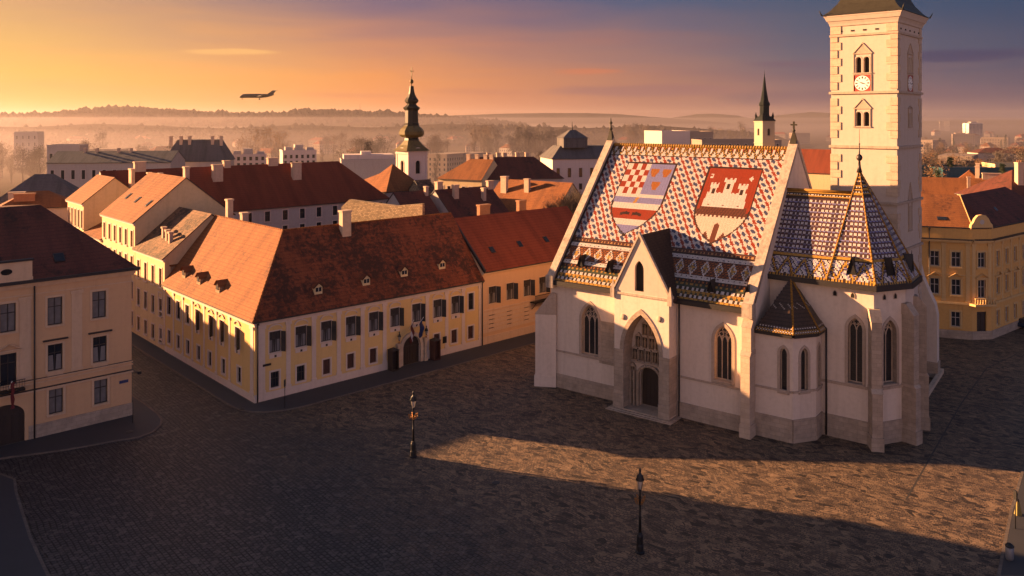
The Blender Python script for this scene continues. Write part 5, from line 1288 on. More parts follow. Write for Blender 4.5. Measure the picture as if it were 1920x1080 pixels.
# ---- a general house
def house(name, label, cat, fr, Ln, D, He, Hr, wall, roof, kind='gable', rows=(), cols=0, side_cols=0, chims=(), z0=0.0, group=None, wst='row', ww=1.1, over=.4, left_cols=0, flat=None, sidewall=None, cornice=None):
    r_ = root(name, label, cat, fr.o[0], fr.o[1], 0, fr.a, group)
    fs = [Facade((0, 0), (Ln, 0)), Facade((Ln, 0), (Ln, D)), Facade((Ln, D), (0, D)), Facade((0, D), (0, 0))]
    m = MB()
    for f, n in zip(fs, (cols, side_cols, 0, left_cols)):
        hs = []
        for a0, a1 in rows:
            for i in range(n):
                c_ = f.L*(i+.5)/n; hs.append((c_-ww/2, c_+ww/2, a0, a1, 'rect'))
        f.wall(m, z0, He, hs, .2, 0, 0)
        for h in hs: window(r_, f, h, WS[wst], .2, merge=(n*len(rows) > 14 or fr.o[1] > 190))
    if kind == 'gable':
        m.face([(Ln-.01, 0, He), (Ln-.01, D, He), (Ln-.01, D/2, Hr-.15)]); m.face([(.01, D, He), (.01, 0, He), (.01, D/2, Hr-.15)])
        pol = [[(-.15, -over, He-.1), (Ln+.15, -over, He-.1), (Ln+.15, D/2, Hr), (-.15, D/2, Hr)], [(Ln+.15, D+over, He-.1), (-.15, D+over, He-.1), (-.15, D/2, Hr), (Ln+.15, D/2, Hr)]]
    elif kind == 'hip':
        k = min(D/2, Ln/2-.01)
        pol = [[(-over, -over, He-.1), (Ln+over, -over, He-.1), (Ln-k, D/2, Hr), (k, D/2, Hr)], [(Ln+over, D+over, He-.1), (-over, D+over, He-.1), (k, D/2, Hr), (Ln-k, D/2, Hr)], [(Ln+over, -over, He-.1), (Ln+over, D+over, He-.1), (Ln-k, D/2, Hr)], [(-over, D+over, He-.1), (-over, -over, He-.1), (k, D/2, Hr)]]
    elif kind == 'hipright':
        k = min(D/2, Ln/2)
        m.face([(.01, D, He), (.01, 0, He), (.01, D/2, Hr-.15)])
        pol = [[(0, -over, He-.1), (Ln+over, -over, He-.1), (Ln-k, D/2, Hr), (0, D/2, Hr)], [(Ln+over, D+over, He-.1), (0, D+over, He-.1), (0, D/2, Hr), (Ln-k, D/2, Hr)], [(Ln+over, -over, He-.1), (Ln+over, D+over, He-.1), (Ln-k, D/2, Hr)]]
    elif kind == 'hipleft':
        k = min(D/2, Ln/2)
        m.face([(Ln-.01, 0, He), (Ln-.01, D, He), (Ln-.01, D/2, Hr-.15)])
        pol = [[(-over, -over, He-.1), (Ln, -over, He-.1), (Ln, D/2, Hr), (k, D/2, Hr)], [(Ln, D+over, He-.1), (-over, D+over, He-.1), (k, D/2, Hr), (Ln, D/2, Hr)], [(-over, D+over, He-.1), (-over, -over, He-.1), (k, D/2, Hr)]]
    elif kind == 'flat':
        pol = []; m.face([(0, 0, He), (Ln, 0, He), (Ln, D, He), (0, D, He)], 1)
        for a_ in ((-.1, Ln+.1, -.1, .25), (-.1, Ln+.1, D-.25, D+.1), (-.1, .25, .25, D-.25), (Ln-.25, Ln+.1, .25, D-.25)): m.box(*a_, He-.3, He+.5, 0)
    elif kind == 'mansard':
        i_ = D*.22; q = lambda o, z: [(o-over*(o == 0), o-over*(o == 0), z), (Ln-o+over*(o == 0), o-over*(o == 0), z), (Ln-o+over*(o == 0), D-o+over*(o == 0), z), (o-over*(o == 0), D-o+over*(o == 0), z)]
        a0, a1 = q(0, He), q(i_, Hr); pol = [[a0[j], a0[(j+1) % 4], a1[(j+1) % 4], a1[j]] for j in range(4)]+[a1]
    m.build('wall', [M[wall], M['gutter']], r_)
    if pol: roofmesh(pol).build('roof', [M[roof], M['gutter']], r_)
    if cornice:
        m = MB(); m.box(-.2, Ln+.2, -.28, 0, He-.5, He-.12); m.box(-.28, 0, -.28, D, He-.5, He-.13); m.build('cornice', M[cornice], r_)
    for c_ in chims: chimney(r_, *c_[:2], c_[2], c_[3], *(c_[4:] if len(c_) > 4 else ()))
    return r_, pol
def onridge(u, v, z, deg, D):
    """frame whose ridge start stands at the pixel (u, v) at height z"""
    Yd = (CAMZ-z)*FPX/(v-HV); Xd = (u-CU)/FPX*Yd; a_ = R(deg)
    return Frame(Xd+math.sin(a_)*D/2, Yd-math.cos(a_)*D/2, deg)
def rlen(fr, D, u): return fr.xat(u, D/2)

# the row of houses along the lane behind the palace: frames run along the lane, facades on the side x = 0
def lane(name, label, y0, y1, He, Hr, D, wall, roof, n, rows, ww=1.0, kind='gable', chims=(), cor=True):
    fr = Frame(*Y.w(0, y1), 43.0-90.0)      # local x runs back towards the camera along the lane
    r_, p_ = house(name, label, 'house', fr, y1-y0-.04, D, He, Hr, wall, roof, kind, rows, n, 0, chims, cornice='cream' if cor else None, ww=ww)
    return fr, r_, p_
f1_, b1, p1 = lane('townhouse', 'narrow pale three storey house under a weathered dark roof, next to the yellow palace', YD+.1, 39.7, 12.8, 18.4, 13, 'pale_wall', 'roof_old', 4, ((.9, 2.9), (4.6, 7.0), (8.6, 11.2)), chims=((5.5, 2.2, 13, 16.3, .5, .5), (7.5, 2.0, 13, 16.1, .5, .5), (9.2, 1.8, 13, 16.0, .5, .5)))
f2_, b2, p2 = lane('townhouse', 'tall pale yellow house with a smooth orange roof and three skylights', 39.8, 55.7, 16.6, 22.9, 15, 'pale_wall', 'roof_orange', 6, ((1, 3.2), (5, 7.6), (9, 11.4), (12.8, 15.2)), chims=((15.2, 7.8, 20, 24.5, .9, .7),))
for u, v in ((235, 373), (252, 380), (273, 387)): skylight(b2, roofpoint(f2_, *p2[0][:3], u, v), (0, 7.9, 6.4), (1, 0, 0), .7, 1.3)
lane('townhouse', 'low pale house under a plain orange roof between two taller ones', 55.8, 65.9, 12.4, 15.6, 13, 'pale_wall', 'roof_orange', 4, ((1, 3), (4.5, 6.8), (8.6, 10.8)))
lane('townhouse', 'far pale yellow house with an orange roof at the end of the lane', 66, 76, 17.4, 21.6, 10, 'pale_wall', 'roof_orange', 5, ((1, 3), (5, 7.5), (9, 11.5), (13, 16)), chims=((9.5, 8, 19, 23.0, 1.5, .6), (9.5, 11, 17, 22.2, .6, .6), (9.5, 13, 17, 22.0, .6, .6)))
house('townhouse', 'unseen tall house across the lane, added and sized to shade the square', 'house', Frame(*Y.w(-46, 51), 43), 19.5, 14, 18.9, 19.8, 'beige_wall', 'roof_brown', 'hip', ((1, 3), (5, 7), (9, 11)), 5)  # out of view; added, its height set by the shadow on the square
house('townhouse', 'unseen lower house across the lane, added and sized to shade the yellow palace', 'house', Frame(*Y.w(-26.4, 51), 43), 14.4, 14, 14.4, 15.4, 'beige_wall', 'roof_brown', 'hip', ((1, 3), (5, 7), (9, 11)), 4)  # out of view; added to keep low sun off the lower palace wall
# ---- long dark red roof behind the palace and the others of the block
fr = Frame(*(lambda z, u, v: (((u-CU)/FPX*(CAMZ-z)*FPX/(v-HV)), (CAMZ-z)*FPX/(v-HV)))(14.0, 640, 378), 43.0)
fr2 = Frame(*fr.w(-46, 0), 43.0)
o_, p_ = house('long_townhouse', 'long grey house under a dark red roof, behind the yellow palace', 'house', fr2, 58, 16, 14.0, 22.3, 'grey_wall', 'roof_red', 'hipright', ((8.0, 10.0), (11.2, 13.2)), 15, 0)
for x, w, yy, zt in ((21, 2.0, 5.5, 22.8), (38, 2.0, 5.0, 22.6), (34, 2.2, 8.0, 23.6), (7, 2.0, 8.0, 23.8), (24, 1.4, 8, 23.4)): chimney(o_, x, yy, 17, zt, w, .9, 'chimney')
house('townhouse', 'house with an orange lit roof slope peeking out behind the long dark roof', 'house', onridge(700, 309, 21.0, 43, 11), 11, 11, 15, 21.0, 'grey_wall', 'roof_orange', 'hip')
fr = onridge(738, 361, 17, 43, 13); house('townhouse', 'dark brown roofed house below the baroque tower', 'house', fr, rlen(fr, 13, 797), 13, 11, 17, 'grey_wall', 'roof_brown', 'gable', chims=((7.5, 5.6, 14, 17.9, .7, .7), (11.5, 6.5, 14, 18.6, 1.4, 1)))
fr = onridge(815, 356, 17, 43, 15); o_, _ = house('townhouse', 'dark purple red roofed house with a small white skylight', 'house', fr, rlen(fr, 15, 918), 15, 10.5, 17, 'grey_wall', 'roof_brown', 'gable', chims=((4, 5.5, 14, 18.0, 1.2, .8), (11, 4.5, 13, 17.0, .8, .8), (15, 7, 14, 18.2, 1.6, .8)))
fr = onridge(940, 335, 17.5, -37, 15); o_, mp = house('townhouse', 'house with a bright orange sunlit roof and bare gable, right of the dark roofs', 'house', fr, rlen(fr, 15, 1073), 15, 10.5, 17.5, 'pale_wall', 'roof_orange', 'gable', chims=((3.2, 4.5, 13, 18.4, 1.6, .8), (9.5, 5, 13, 18.1, 1.3, .8), (1.0, 8, 14, 18.2, 1, 1)))
fr = Frame(*Y.w(9, 15.5), 43.0-50)
rw = root('ruined_wall', 'rough rubble stone wall standing up behind the mossy roof', 'wall', 0, 0, 0)
Yd = 127.0; pts_ = [(640, 400), (640, 388), (655, 374), (690, 379), (745, 386), (792, 382), (792, 412), (640, 440)]
ww_ = [((u-CU)/FPX*(Yd-(u-640)*.06), Yd-(u-640)*.06, CAMZ-(v-HV)/FPX*(Yd-(u-640)*.06)) for u, v in pts_]
m = MB(); m.hull([(x, y, z) for x, y, z in reversed(ww_)], [(x+.25, y+.8, z) for x, y, z in reversed(ww_)]); base = [(ww_[0][0], ww_[0][1], 0), (ww_[6][0], ww_[6][1], 0), ww_[6], ww_[7]]
m.hull([(ww_[7][0], ww_[7][1], 0), (ww_[6][0], ww_[6][1], 0), (ww_[6][0]+.3, ww_[6][1]+1, 0), (ww_[7][0]+.3, ww_[7][1]+1, 0)], [ww_[7], ww_[6], (ww_[6][0]+.3, ww_[6][1]+1, ww_[6][2]), (ww_[7][0]+.3, ww_[7][1]+1, ww_[7][2])])
m.build('wall', M['rubble'], rw)
# ------------------------------------------------------------ pavements of the square
def pavement(poly, h=.13, name='pavement', kerb=True, kw=.22):
    """closed footpath with a raised kerb along its whole rim (poly counter-clockwise)"""
    n = len(poly); inner = []
    for i in range(n):
        a, b, c = Vector(poly[i-1]), Vector(poly[i]), Vector(poly[(i+1) % n]); e1 = (b-a).normalized(); e2 = (c-b).normalized()
        n1 = Vector((-e1.y, e1.x)); n2 = Vector((-e2.y, e2.x)); k = (n1+n2)/max(.4, 1+n1.dot(n2)); inner.append(b+k*kw)
    m = MB(); m.face([(p.x, p.y, h-.004) for p in inner], 0)
    for i in range(n):
        j = (i+1) % n; a, b = poly[i], poly[j]; c, d = inner[j], inner[i]
        m.face([(a[0], a[1], h), (b[0], b[1], h), (c.x, c.y, h), (d.x, d.y, h)], 1); m.face([(a[0], a[1], 0), (b[0], b[1], 0), (b[0], b[1], h), (a[0], a[1], h)], 1)
    return tag(m.build(name, [M['asphalt'], M['kerb']]), kind='structure')
def arcpts(cx, cy, r, a0, a1, n=8): return [(cx+r*math.cos(R(a0+(a1-a0)*i/n)), cy+r*math.sin(R(a0+(a1-a0)*i/n))) for i in range(n+1)]
P = [(-2.3, 76), (-2.5, 5)] + [(-2.5+q[0], 5+q[1]) for q in []]
loc = [(-2.3, 76), (-2.4, 4.0)]
for i in range(9):
    t = i/8; x = (1-t)**2*-2.4+2*t*(1-t)*-2.4+t*t*4.5; y = (1-t)**2*1.5+2*t*(1-t)*-4.6+t*t*-4.6; loc.append((x, y))
loc += [(30, -4.5), (58, -4.2), (58, .0), (.02, .02), (.02, 76)]
pavement([Y.w(*p) for p in loc])
# left palace footpath with the rounded corner
pl = [G(0, 862), G(120, 846), G(215, 829), G(262, 822), G(288, 812), G(303, 799), G(305, 788), G(297, 777), G(272, 758), (-43.5, 92.0), (-52.0, 98.0), L.w(-LN*LD+.6, LD), L.w(-.02, .1), L.w(X0, .1)]
pavement([pl[-1]]+[G(-180, 890)]+pl[:-1])
pavement([G(-120, 1400), G(98, 1090), G(60, 1010), G(33, 925), G(30, 900), G(-20, 882), G(-300, 930)])
pavement([G(1868, 1085), G(2150, 1085), G(2300, 860), G(1960, 790), G(1925, 850), G(1893, 960)], .12)
M['strip'] = plain('drain_stone', (.04, .034, .03), .7, var=.4)
# smooth stone strips between the setts
def strip(pts, w, z, mat, name='stone_strip'):
    m = MB()
    for a, b in zip(pts, pts[1:]):
        a, b = Vector(a), Vector(b); d = (b-a).normalized(); n_ = Vector((-d.y, d.x))*w/2
        m.face([(*(a-n_), z), (*(b-n_), z), (*(b+n_), z), (*(a+n_), z)])
    return tag(m.build(name, mat), kind='structure')
strip([G(1905, 665), G(1850, 690), G(1800, 760), G(1700, 935)], .14, .004, M['strip'])
strip([G(905, 657), G(960, 664), G(1008, 672)], .25, .004, M['strip'])
road = MB(); road.face([(*G(1762, 640), .005), (*G(1775, 700), .005), (*G(1820, 700), .005), (*G(2200, 700), .005), (*G(2120, 560), .005), (*G(1905, 560), .005), (*G(1860, 640), .005)])
m = MB(); a_, b_ = Vector(G(1766, 699)), Vector(G(1733, 751)); d = (b_-a_).normalized(); n_ = Vector((-d.y, d.x))*.22
m.hull([(*(a_-n_), 0), (*(b_-n_), 0), (*(b_+n_), 0), (*(a_+n_), 0)][::-1] if False else [(*(a_+n_), 0), (*(a_-n_), 0), (*(b_-n_), 0), (*(b_+n_), 0)][::-1], [(*(a_+n_), .55), (*(a_-n_), .55), (*(b_-n_), .55), (*(b_+n_), .55)][::-1])
tag(m.build('parapet_wall', M['stone_light']), 'low pale stone parapet on the setts behind the church apse', 'low wall')

# ------------------------------------------------------------ street lamps
def lamp():
    r_ = root('street_lamp', 'ornate black lamp post standing alone beside the tip of the sunlit strip', 'street lamp', group='lamp posts on the square')
    m = MB(); m.lathe([(.36, 0), (.36, .1), (.28, .16), (.27, .55), (.24, .62), (.24, 1.25), (.19, 1.35), (.2, 1.42), (.13, 1.5)], (0, 0, 0), 8, 0, False); m.build('base', M['iron'], r_)
    m = MB(); m.lathe([(.12, 1.45), (.095, 2.6), (.12, 2.65), (.09, 2.7), (.07, 4.05), (.11, 4.1), (.06, 4.2), (.06, 4.5), (.14, 4.62)], (0, 0, 0), 10); m.build('post', M['iron'], r_)
    for k in range(4):                                  # brass scrolls below the lantern
        m = MB(); a_ = math.pi/2*k+.4
        pts = [(.08, 3.6), (.22, 3.62), (.36, 3.74), (.42, 3.93), (.36, 4.06), (.26, 4.02), (.27, 3.92), (.32, 3.92)]
        for (x0, z0), (x1, z1) in zip(pts, pts[1:]): m.tube((x0*math.cos(a_), x0*math.sin(a_), z0), (x1*math.cos(a_), x1*math.sin(a_), z1), .035, n=5)
        for x0, z0 in ((.42, 4.05), (.2, 3.78)): m.lathe([(.02, -.07), (.07, 0), (.02, .09)], (x0*math.cos(a_), x0*math.sin(a_), z0), 6)
        m.build('scroll', M['brass'], r_)
    lantern(r_, 0, 0, 4.6, 1.35)
    return r_
l1 = lamp(); l1.location = (*G(775, 857), 0)
l2 = copy_tree(l1); l2.location = (*G(1200, 1036), 0); l2['label'] = 'ornate black lamp post in the foreground in front of the church'
for o in (l1, l2): o.scale = (1.0, 1.0, 1.0)
def pole(x, y, h, label, cat, head=None):
    r_ = root('sign_post', label, cat, x, y, .12); m = MB(); m.tube((0, 0, 0), (0, 0, h), .04, n=6); m.build('post', M['iron'], r_)
    if head: m = MB(); m.box(-.05, .05, -.18, .18, h-.75, h-.05); m.build('sign_plate', M[head], r_)
pole(*G(534, 768), 3.2, 'thin dark sign post on the pavement in front of the yellow palace', 'sign post', 'iron')
pole(*G(249, 795), 2.4, 'thin pale post at the corner of the beige palace', 'post', None)
for (u_, v_), lb_ in (((453, 769), 'dark round drain cover set in the pavement at the corner of the yellow palace'), ((243, 812), 'dark square cover on the pavement beside the beige palace'), ((930, 905), 'dark round manhole cover in the setts between the two lamp posts')):
    x_, y_ = G(u_, v_); m = MB(); m.lathe([(.36, 0), (.36, .012), (.3, .014)], (0, 0, 0), 16); tag(m.build('drain_cover', M['iron'], None, (x_, y_, .127 if u_ < 900 else .002)), lb_, 'drain cover')
# small mesh-covered planter and posts at the right edge
pole(*G(1904, 994), 3.0, 'thin black signal post at the right edge of the square', 'post', 'iron')
r_ = root('litter_bin', 'grey round litter bin with a dark open lid on the right pavement', 'litter bin', *G(1893, 1052), .12)
m = MB(); m.lathe([(.22, 0), (.26, .1), (.28, .85), (.24, .9)], (0, 0, 0), 12); m.build('drum', plain('grey_metal', (.2, .2, .21), .5, .4), r_); m = MB(); m.lathe([(.3, .95), (.3, 1.0), (.16, 1.15), (.02, 1.2)], (0, 0, 0), 12); m.tube((-.2, 0, .85), (-.2, 0, 1.0), .02, n=4); m.tube((.2, 0, .85), (.2, 0, 1.0), .02, n=4); m.build('lid', M['iron'], r_)
r_ = root('warning_sign', 'small yellow and black folding sign standing on the right pavement', 'sign', *G(1909, 968), .12)
m = MB(); m.hull([(-.22, -.2, 0), (.22, -.2, 0), (.22, .2, 0), (-.22, .2, 0)], [(-.1, -.02, 1.05), (.1, -.02, 1.05), (.1, .02, 1.05), (-.1, .02, 1.05)]); m.build('board', plain('yellow_paint', (.2, .14, .03), .6), r_); m = MB(); m.box(-.06, .06, -.04, .04, 1.05, 1.25); m.build('handle', M['iron'], r_)

# ------------------------------------------------------------ the ochre corner house on the right
yd = G(1822, 637); O = Frame(*yd, -20.0)
oc_ = root('corner_house', 'ochre three storey corner house with a curved gable and a balcony over its door', 'house', *yd, 0, O.a)
OE, OR_ = 14.6, 20.0; OL = 17.0
ch = Vector((math.cos(R(27)), math.sin(R(27))))*3.1     # chamfered corner
d2 = Vector((math.cos(R(58)), math.sin(R(58))))
cA = (0.0, 0.0); cB = (ch.x, ch.y); RL2 = 52.0; cC = (cB[0]+d2.x*RL2, cB[1]+d2.y*RL2)
F1 = Facade((-OL, 0), cA); F2 = Facade(cA, cB); F3 = Facade(cB, cC)
def o3(b): r__ = O.rx(*b, 0); return (r__[0]+OL, r__[1]+OL, r__[2], r__[3])
u3 = norm([o3(b) for b in ((1746, 1759, 472, 499), (1785, 1800, 473, 501))], 1.2, (10.4, 12.6)); u2 = norm([o3(b) for b in ((1746, 1759, 526, 553), (1785, 1800, 529, 557))], 1.2, (6.3, 8.6)); u1 = norm([o3((1784, 1800, 590, 618))], 1.2, (1.7, 3.9))
c3 = [(F2.L/2-.6, F2.L/2+.6, 10.4, 12.6, 'rect')]; c2 = [(F2.L/2-.6, F2.L/2+.6, 6.0, 8.6, 'rect')]; cd = [(F2.L/2-.75, F2.L/2+.75, .05, 4.0, 'rect')]
s3, s2, s1 = [], [], []
for i in range(16):
    c_ = 2.2+i*3.2; s3.append((c_-.55, c_+.55, 10.4, 12.6, 'rect')); s2.append((c_-.55, c_+.55, 6.3, 8.7, 'rect')); s1.append((c_-.55, c_+.55, 1.7, 3.9, 'rect'))
mb = MB(); F1.wall(mb, 0, 16.0, u3+u2+u1, .25); F2.wall(mb, 0, 16.0, c3+c2+cd, .25); F3.wall(mb, 0, 16.0, s3+s2+s1, .25)
mb.build('wall', M['ochre_wall'], oc_)
wins(oc_, F1, u3+u1, 'och'); wins(oc_, F1, u2, 'ochp'); wins(oc_, F2, c3, 'och'); wins(oc_, F2, c2, 'ochp'); wins(oc_, F3, s3+s1, 'och'); wins(oc_, F3, s2, 'ochp')
mb = MB(); mb.box(-.75, .75, .2, .26, 0, 3.95); mb.box(-.04, .04, .15, .2, 0, 3.9); mb.build('door', M['wood'], oc_, F2.p(F2.L/2, .05), F2.rz)
def bands(fs, specs, name, mat, par):
    m = MB()
    for z0, z1, t in specs:
        for i, f in enumerate(fs):
            m.prism([f.p(0, 0, -t)[:2], f.p(f.L, 0, -t)[:2], f.p(f.L, 0)[:2], f.p(0, 0)[:2]], z0, z1, 0, True)
    return m.build(name, M[mat], par)
bands([F1, F2, F3], [(13.9, 14.1, .2), (14.1, 14.35, .5), (5.0, 5.3, .22), (9.2, 9.3, .08)], 'cornice', 'ochre_trim', oc_)
bands([F1, F2, F3], [(14.35, 14.5, .58), (16.0, 16.18, .1)], 'flashing', 'gutter', oc_)
bands([F1, F2, F3], [(0, 1.2, .12)], 'plinth', 'stone', oc_)
for f, st in ((F1, [(0, u1[0][0]-.3), (u1[0][1]+.3, OL)]), ):
    for a_, b_ in st:
        mb = MB(); mb.prism([f.p(a_, 0, -.02)[:2], f.p(b_, 0, -.02)[:2], f.p(b_, 0)[:2], f.p(a_, 0)[:2]], 1.2, 4.95)
        for k in range(7): mb.prism([f.p(a_, 0, -.05)[:2], f.p(b_, 0, -.05)[:2], f.p(b_, 0, -.02)[:2], f.p(a_, 0, -.02)[:2]], 1.25+k*.53, 1.25+k*.53+.49)
        mb.build('rustication', M['ochre_wall'], oc_)
for f, s_ in ((F1, OL-.5), (F1, OL-3.6), (F1, OL-7.0), (F2, .3), (F2, F2.L-.3)): pilaster(f, s_, .5, 5.35, 13.85, 'ochre_trim', oc_)
for i in range(17): pilaster(F3, .6+i*3.2, .4, 5.35, 13.85, 'ochre_trim', oc_)
# curved gable over the chamfer
g_ = F2.L; prof = [(-.2, 16.0), (g_+.2, 16.0), (g_+.1, 16.6), (g_-.2, 16.9), (g_-.5, 17.5), (g_/2+.6, 17.95), (g_/2, 18.05), (g_/2-.6, 17.95), (.5, 17.5), (.2, 16.9), (-.1, 16.6)]
mb = MB(); lo_ = [F2.p(s_, z, -.1) for s_, z in prof]; hi_ = [F2.p(s_, z, .35) for s_, z in prof]; mb.hull(lo_, hi_); mb.lathe([(.45, -.08), (.5, 0), (.3, .05)], (0, 0, 0), 12) if False else None
mb.build('curved_gable', M['ochre_trim'], oc_)
mb = MB(); mb.face([F2.p(g_/2+.36*math.cos(2*math.pi*i/14), 17.0+.36*math.sin(2*math.pi*i/14), -.12) for i in range(14)]); mb.build('gable_medallion', M['frame_pale'], oc_)
mb = MB()
q = [F2.p(-.4, 0, -.0)[:2], F2.p(-.1, 0, -.95)[:2], F2.p(g_+.1, 0, -.95)[:2], F2.p(g_+.4, 0, 0)[:2]]
mb.prism(q, 4.95, 5.25, 0, True)
for i in range(9): mb.lathe([(.06, 0), (.09, .25), (.05, .4), (.06, .75)], (*F2.p(-.05+(g_+.1)*i/8, 0, -.86)[:2], 5.25), 6)
mb.prism([F2.p(-.1, 0, -.95)[:2], F2.p(g_+.1, 0, -.95)[:2], F2.p(g_+.1, 0, -.75)[:2], F2.p(-.1, 0, -.75)[:2]], 6.0, 6.14, 0, True)
mb.build('balcony', M['ochre_trim'], oc_)
rz_ = 20.4; hp = (ch.x-1.5, 9.0)
e1, e2 = (-OL, .15, 16.1), (.2, .15, 16.1); eB = (cB[0]-.1, cB[1]+.2, 16.1); eC = (cC[0], cC[1], 16.1)
hpt = O.l(*(lambda Yv: ((1800-CU)/FPX*Yv, Yv))(123.0)); Hn = (hpt[0], hpt[1], 20.2); bk = (-OL, 9.0, 20.2); Hf = (hpt[0]+d2.x*17, hpt[1]+d2.y*17, 20.6)
er = (Hf[0]+d2.x*30, Hf[1]+d2.y*30, 20.6)
roofmesh([[e1, e2, Hn, bk], [e2, eB, Hn], [eB, eC, er, Hn]]).build('roof', [M['roof_orange'], M['gutter']], oc_) if False else None
roofmesh([[e1, e2, Hn, bk]]).build('roof', [M['roof_orange'], M['gutter']], oc_)
roofmesh([[e2, eB, Hn]]).build('roof', [M['roof_brown'], M['gutter']], oc_); roofmesh([[eB, (cB[0]+d2.x*26, cB[1]+d2.y*26, 16.1), (Hf[0], Hf[1], Hf[2]), Hn]]).build('roof', [M['roof_brown'], M['gutter']], oc_)
roofmesh([[(cB[0]+d2.x*26, cB[1]+d2.y*26, 16.1), (Hf[0]-8, Hf[1]+12, 16.1), Hf]]).build('roof', [M['roof_brown'], M['gutter']], oc_)
ridge_line(oc_, [(e2, Hn)], M['ochre_trim'], .1)
skylight(oc_, roofpoint(O, e1, e2, Hn, 1767, 413), (0, 8.9, 4.1), (1, 0, 0), 1.3, .9)
for u, v in ((1870, 396), (1890, 390), (1895, 380)): skylight(oc_, roofpoint(O, eB, (cB[0]+d2.x*26, cB[1]+d2.y*26, 16.1), Hn, u, v), Vector(Hn)-Vector(eB), (d2.x, d2.y, 0), .7, 1.0)
for s_ in (5.0, OL-10.5): downpipe(oc_, *F1.p(s_+5, 0, -.15)[:2], .1, 15.8)
# ---- parked car
def car(x, y, rz, label):
    r_ = root('parked_car', label, 'car', x, y, .005, rz)
    paint, _, b = newmat('dark_blue_paint'); b.inputs['Base Color'].default_value = (.03, .05, .09, 1); b.inputs['Metallic'].default_value = .5; b.inputs['Roughness'].default_value = .25
    m = MB(); W2 = .88
    prof = [(-2.1, .35), (2.15, .35), (2.2, .65), (2.05, .85), (1.2, .98), (-1.5, 1.02), (-2.1, .95), (-2.2, .6)]
    A_ = [(x_, -W2, z_) for x_, z_ in prof]; B_ = [(x_, W2, z_) for x_, z_ in prof]
    m.face(A_); m.face(B_[::-1])
    for i in range(len(prof)): j = (i+1) % len(prof); m.face([A_[j], A_[i], B_[i], B_[j]])
    m.hull([(-1.75, -.8, 1.0), (1.2, -.8, .97), (1.2, .8, .97), (-1.75, .8, 1.0)], [(-1.15, -.62, 1.44), (.35, -.62, 1.45), (.35, .62, 1.45), (-1.15, .62, 1.44)])
    m.build('body', paint, r_)
    m = MB()
    for s_ in (-1, 1): q = [(-1.5, s_*.79, 1.04), (1.0, s_*.79, 1.03), (.34, s_*.66, 1.38), (-1.1, s_*.66, 1.38)]; m.face(q if s_ < 0 else q[::-1])
    m.face([(1.19, -.72, 1.0), (1.19, .72, 1.0), (.42, .58, 1.41), (.42, -.58, 1.41)]); m.face([(-1.75, .72, 1.02), (-1.75, -.72, 1.02), (-1.2, -.58, 1.4), (-1.2, .58, 1.4)])
    for p_ in m.v: pass
    m.v = [(a_*1.005, b_*1.01, c_+.008) for a_, b_, c_ in m.v]; m.build('windows', M['glass'], r_)
    for sx_ in (-1.35, 1.4):
        for sy_ in (-1, 1):
            m = MB(); m.tube((sx_, sy_*.68, .32), (sx_, sy_*.9, .32), .32, n=16); w_ = m.build('wheel', M['iron'], r_); m = MB(); m.tube((sx_, sy_*.9, .32), (sx_, sy_*.915, .32), .19, n=12); m.build('rim', plain('rim', (.4, .4, .4), .3, .8), w_)
    for sy_ in (-1, 1): m = MB(); m.box(2.1, 2.2, sy_*.7-.16, sy_*.7+.16, .62, .76); m.build('headlight', M['white'], r_)
car(*G(1921, 613), R(58-20+2), 'dark blue car parked in the shaded street beside the ochre corner house')

# ------------------------------------------------------------ roofs beyond the church on the right and on the left
def pxframe(u, v, z, deg): Yv = (CAMZ-z)*FPX/(v-HV); return Frame((u-CU)/FPX*Yv, Yv, deg)
house('townhouse', 'long orange sunlit roof behind the ochre corner house, with a slim white chimney', 'house', Frame(*onridge(1700, 331, 17, -22, 18).o, -22), 38, 18, 11, 17, 'pale_wall', 'roof_orange', 'gable', chims=((13.5, 5, 11, 17.6, .7, .5), (29, 7, 15, 19, 2, .8, 'chimney', 4), (34, 6, 14, 18.6, 1.6, .8, 'chimney', 3), (19, 9, 15, 18.4, 4, .8)))
house('townhouse', 'orange hipped roof with a round roof window left of the dark far right roof', 'house', Frame(*onridge(1876, 326, 18, -32, 12).o, 58), 20, 14, 12, 18.5, 'pale_wall', 'roof_orange', 'hip', chims=((3, 5, 14, 20, 1.4, .9), (7, 5, 14, 20.5, 1, .9)))
house('townhouse', 'dark roofed house with pale walls at the right edge behind the ochre house', 'house', pxframe(1896, 374, 14, 12), 30, 16, 14, 20.0, 'pale_wall', 'roof_brown', 'hip', ((8, 10), (11, 13)), 6, chims=((6, 4, 14, 22, 1.6, 1, 'chimney', 3), (12, 6, 16, 22.5, 1.6, 1, 'chimney', 3)))
house('townhouse', 'dull red roof seen between the church gable and the bell tower', 'house', onridge(1500, 279, 21, -37, 14), 24, 14, 13, 21, 'pale_wall', 'roof_red', 'gable')
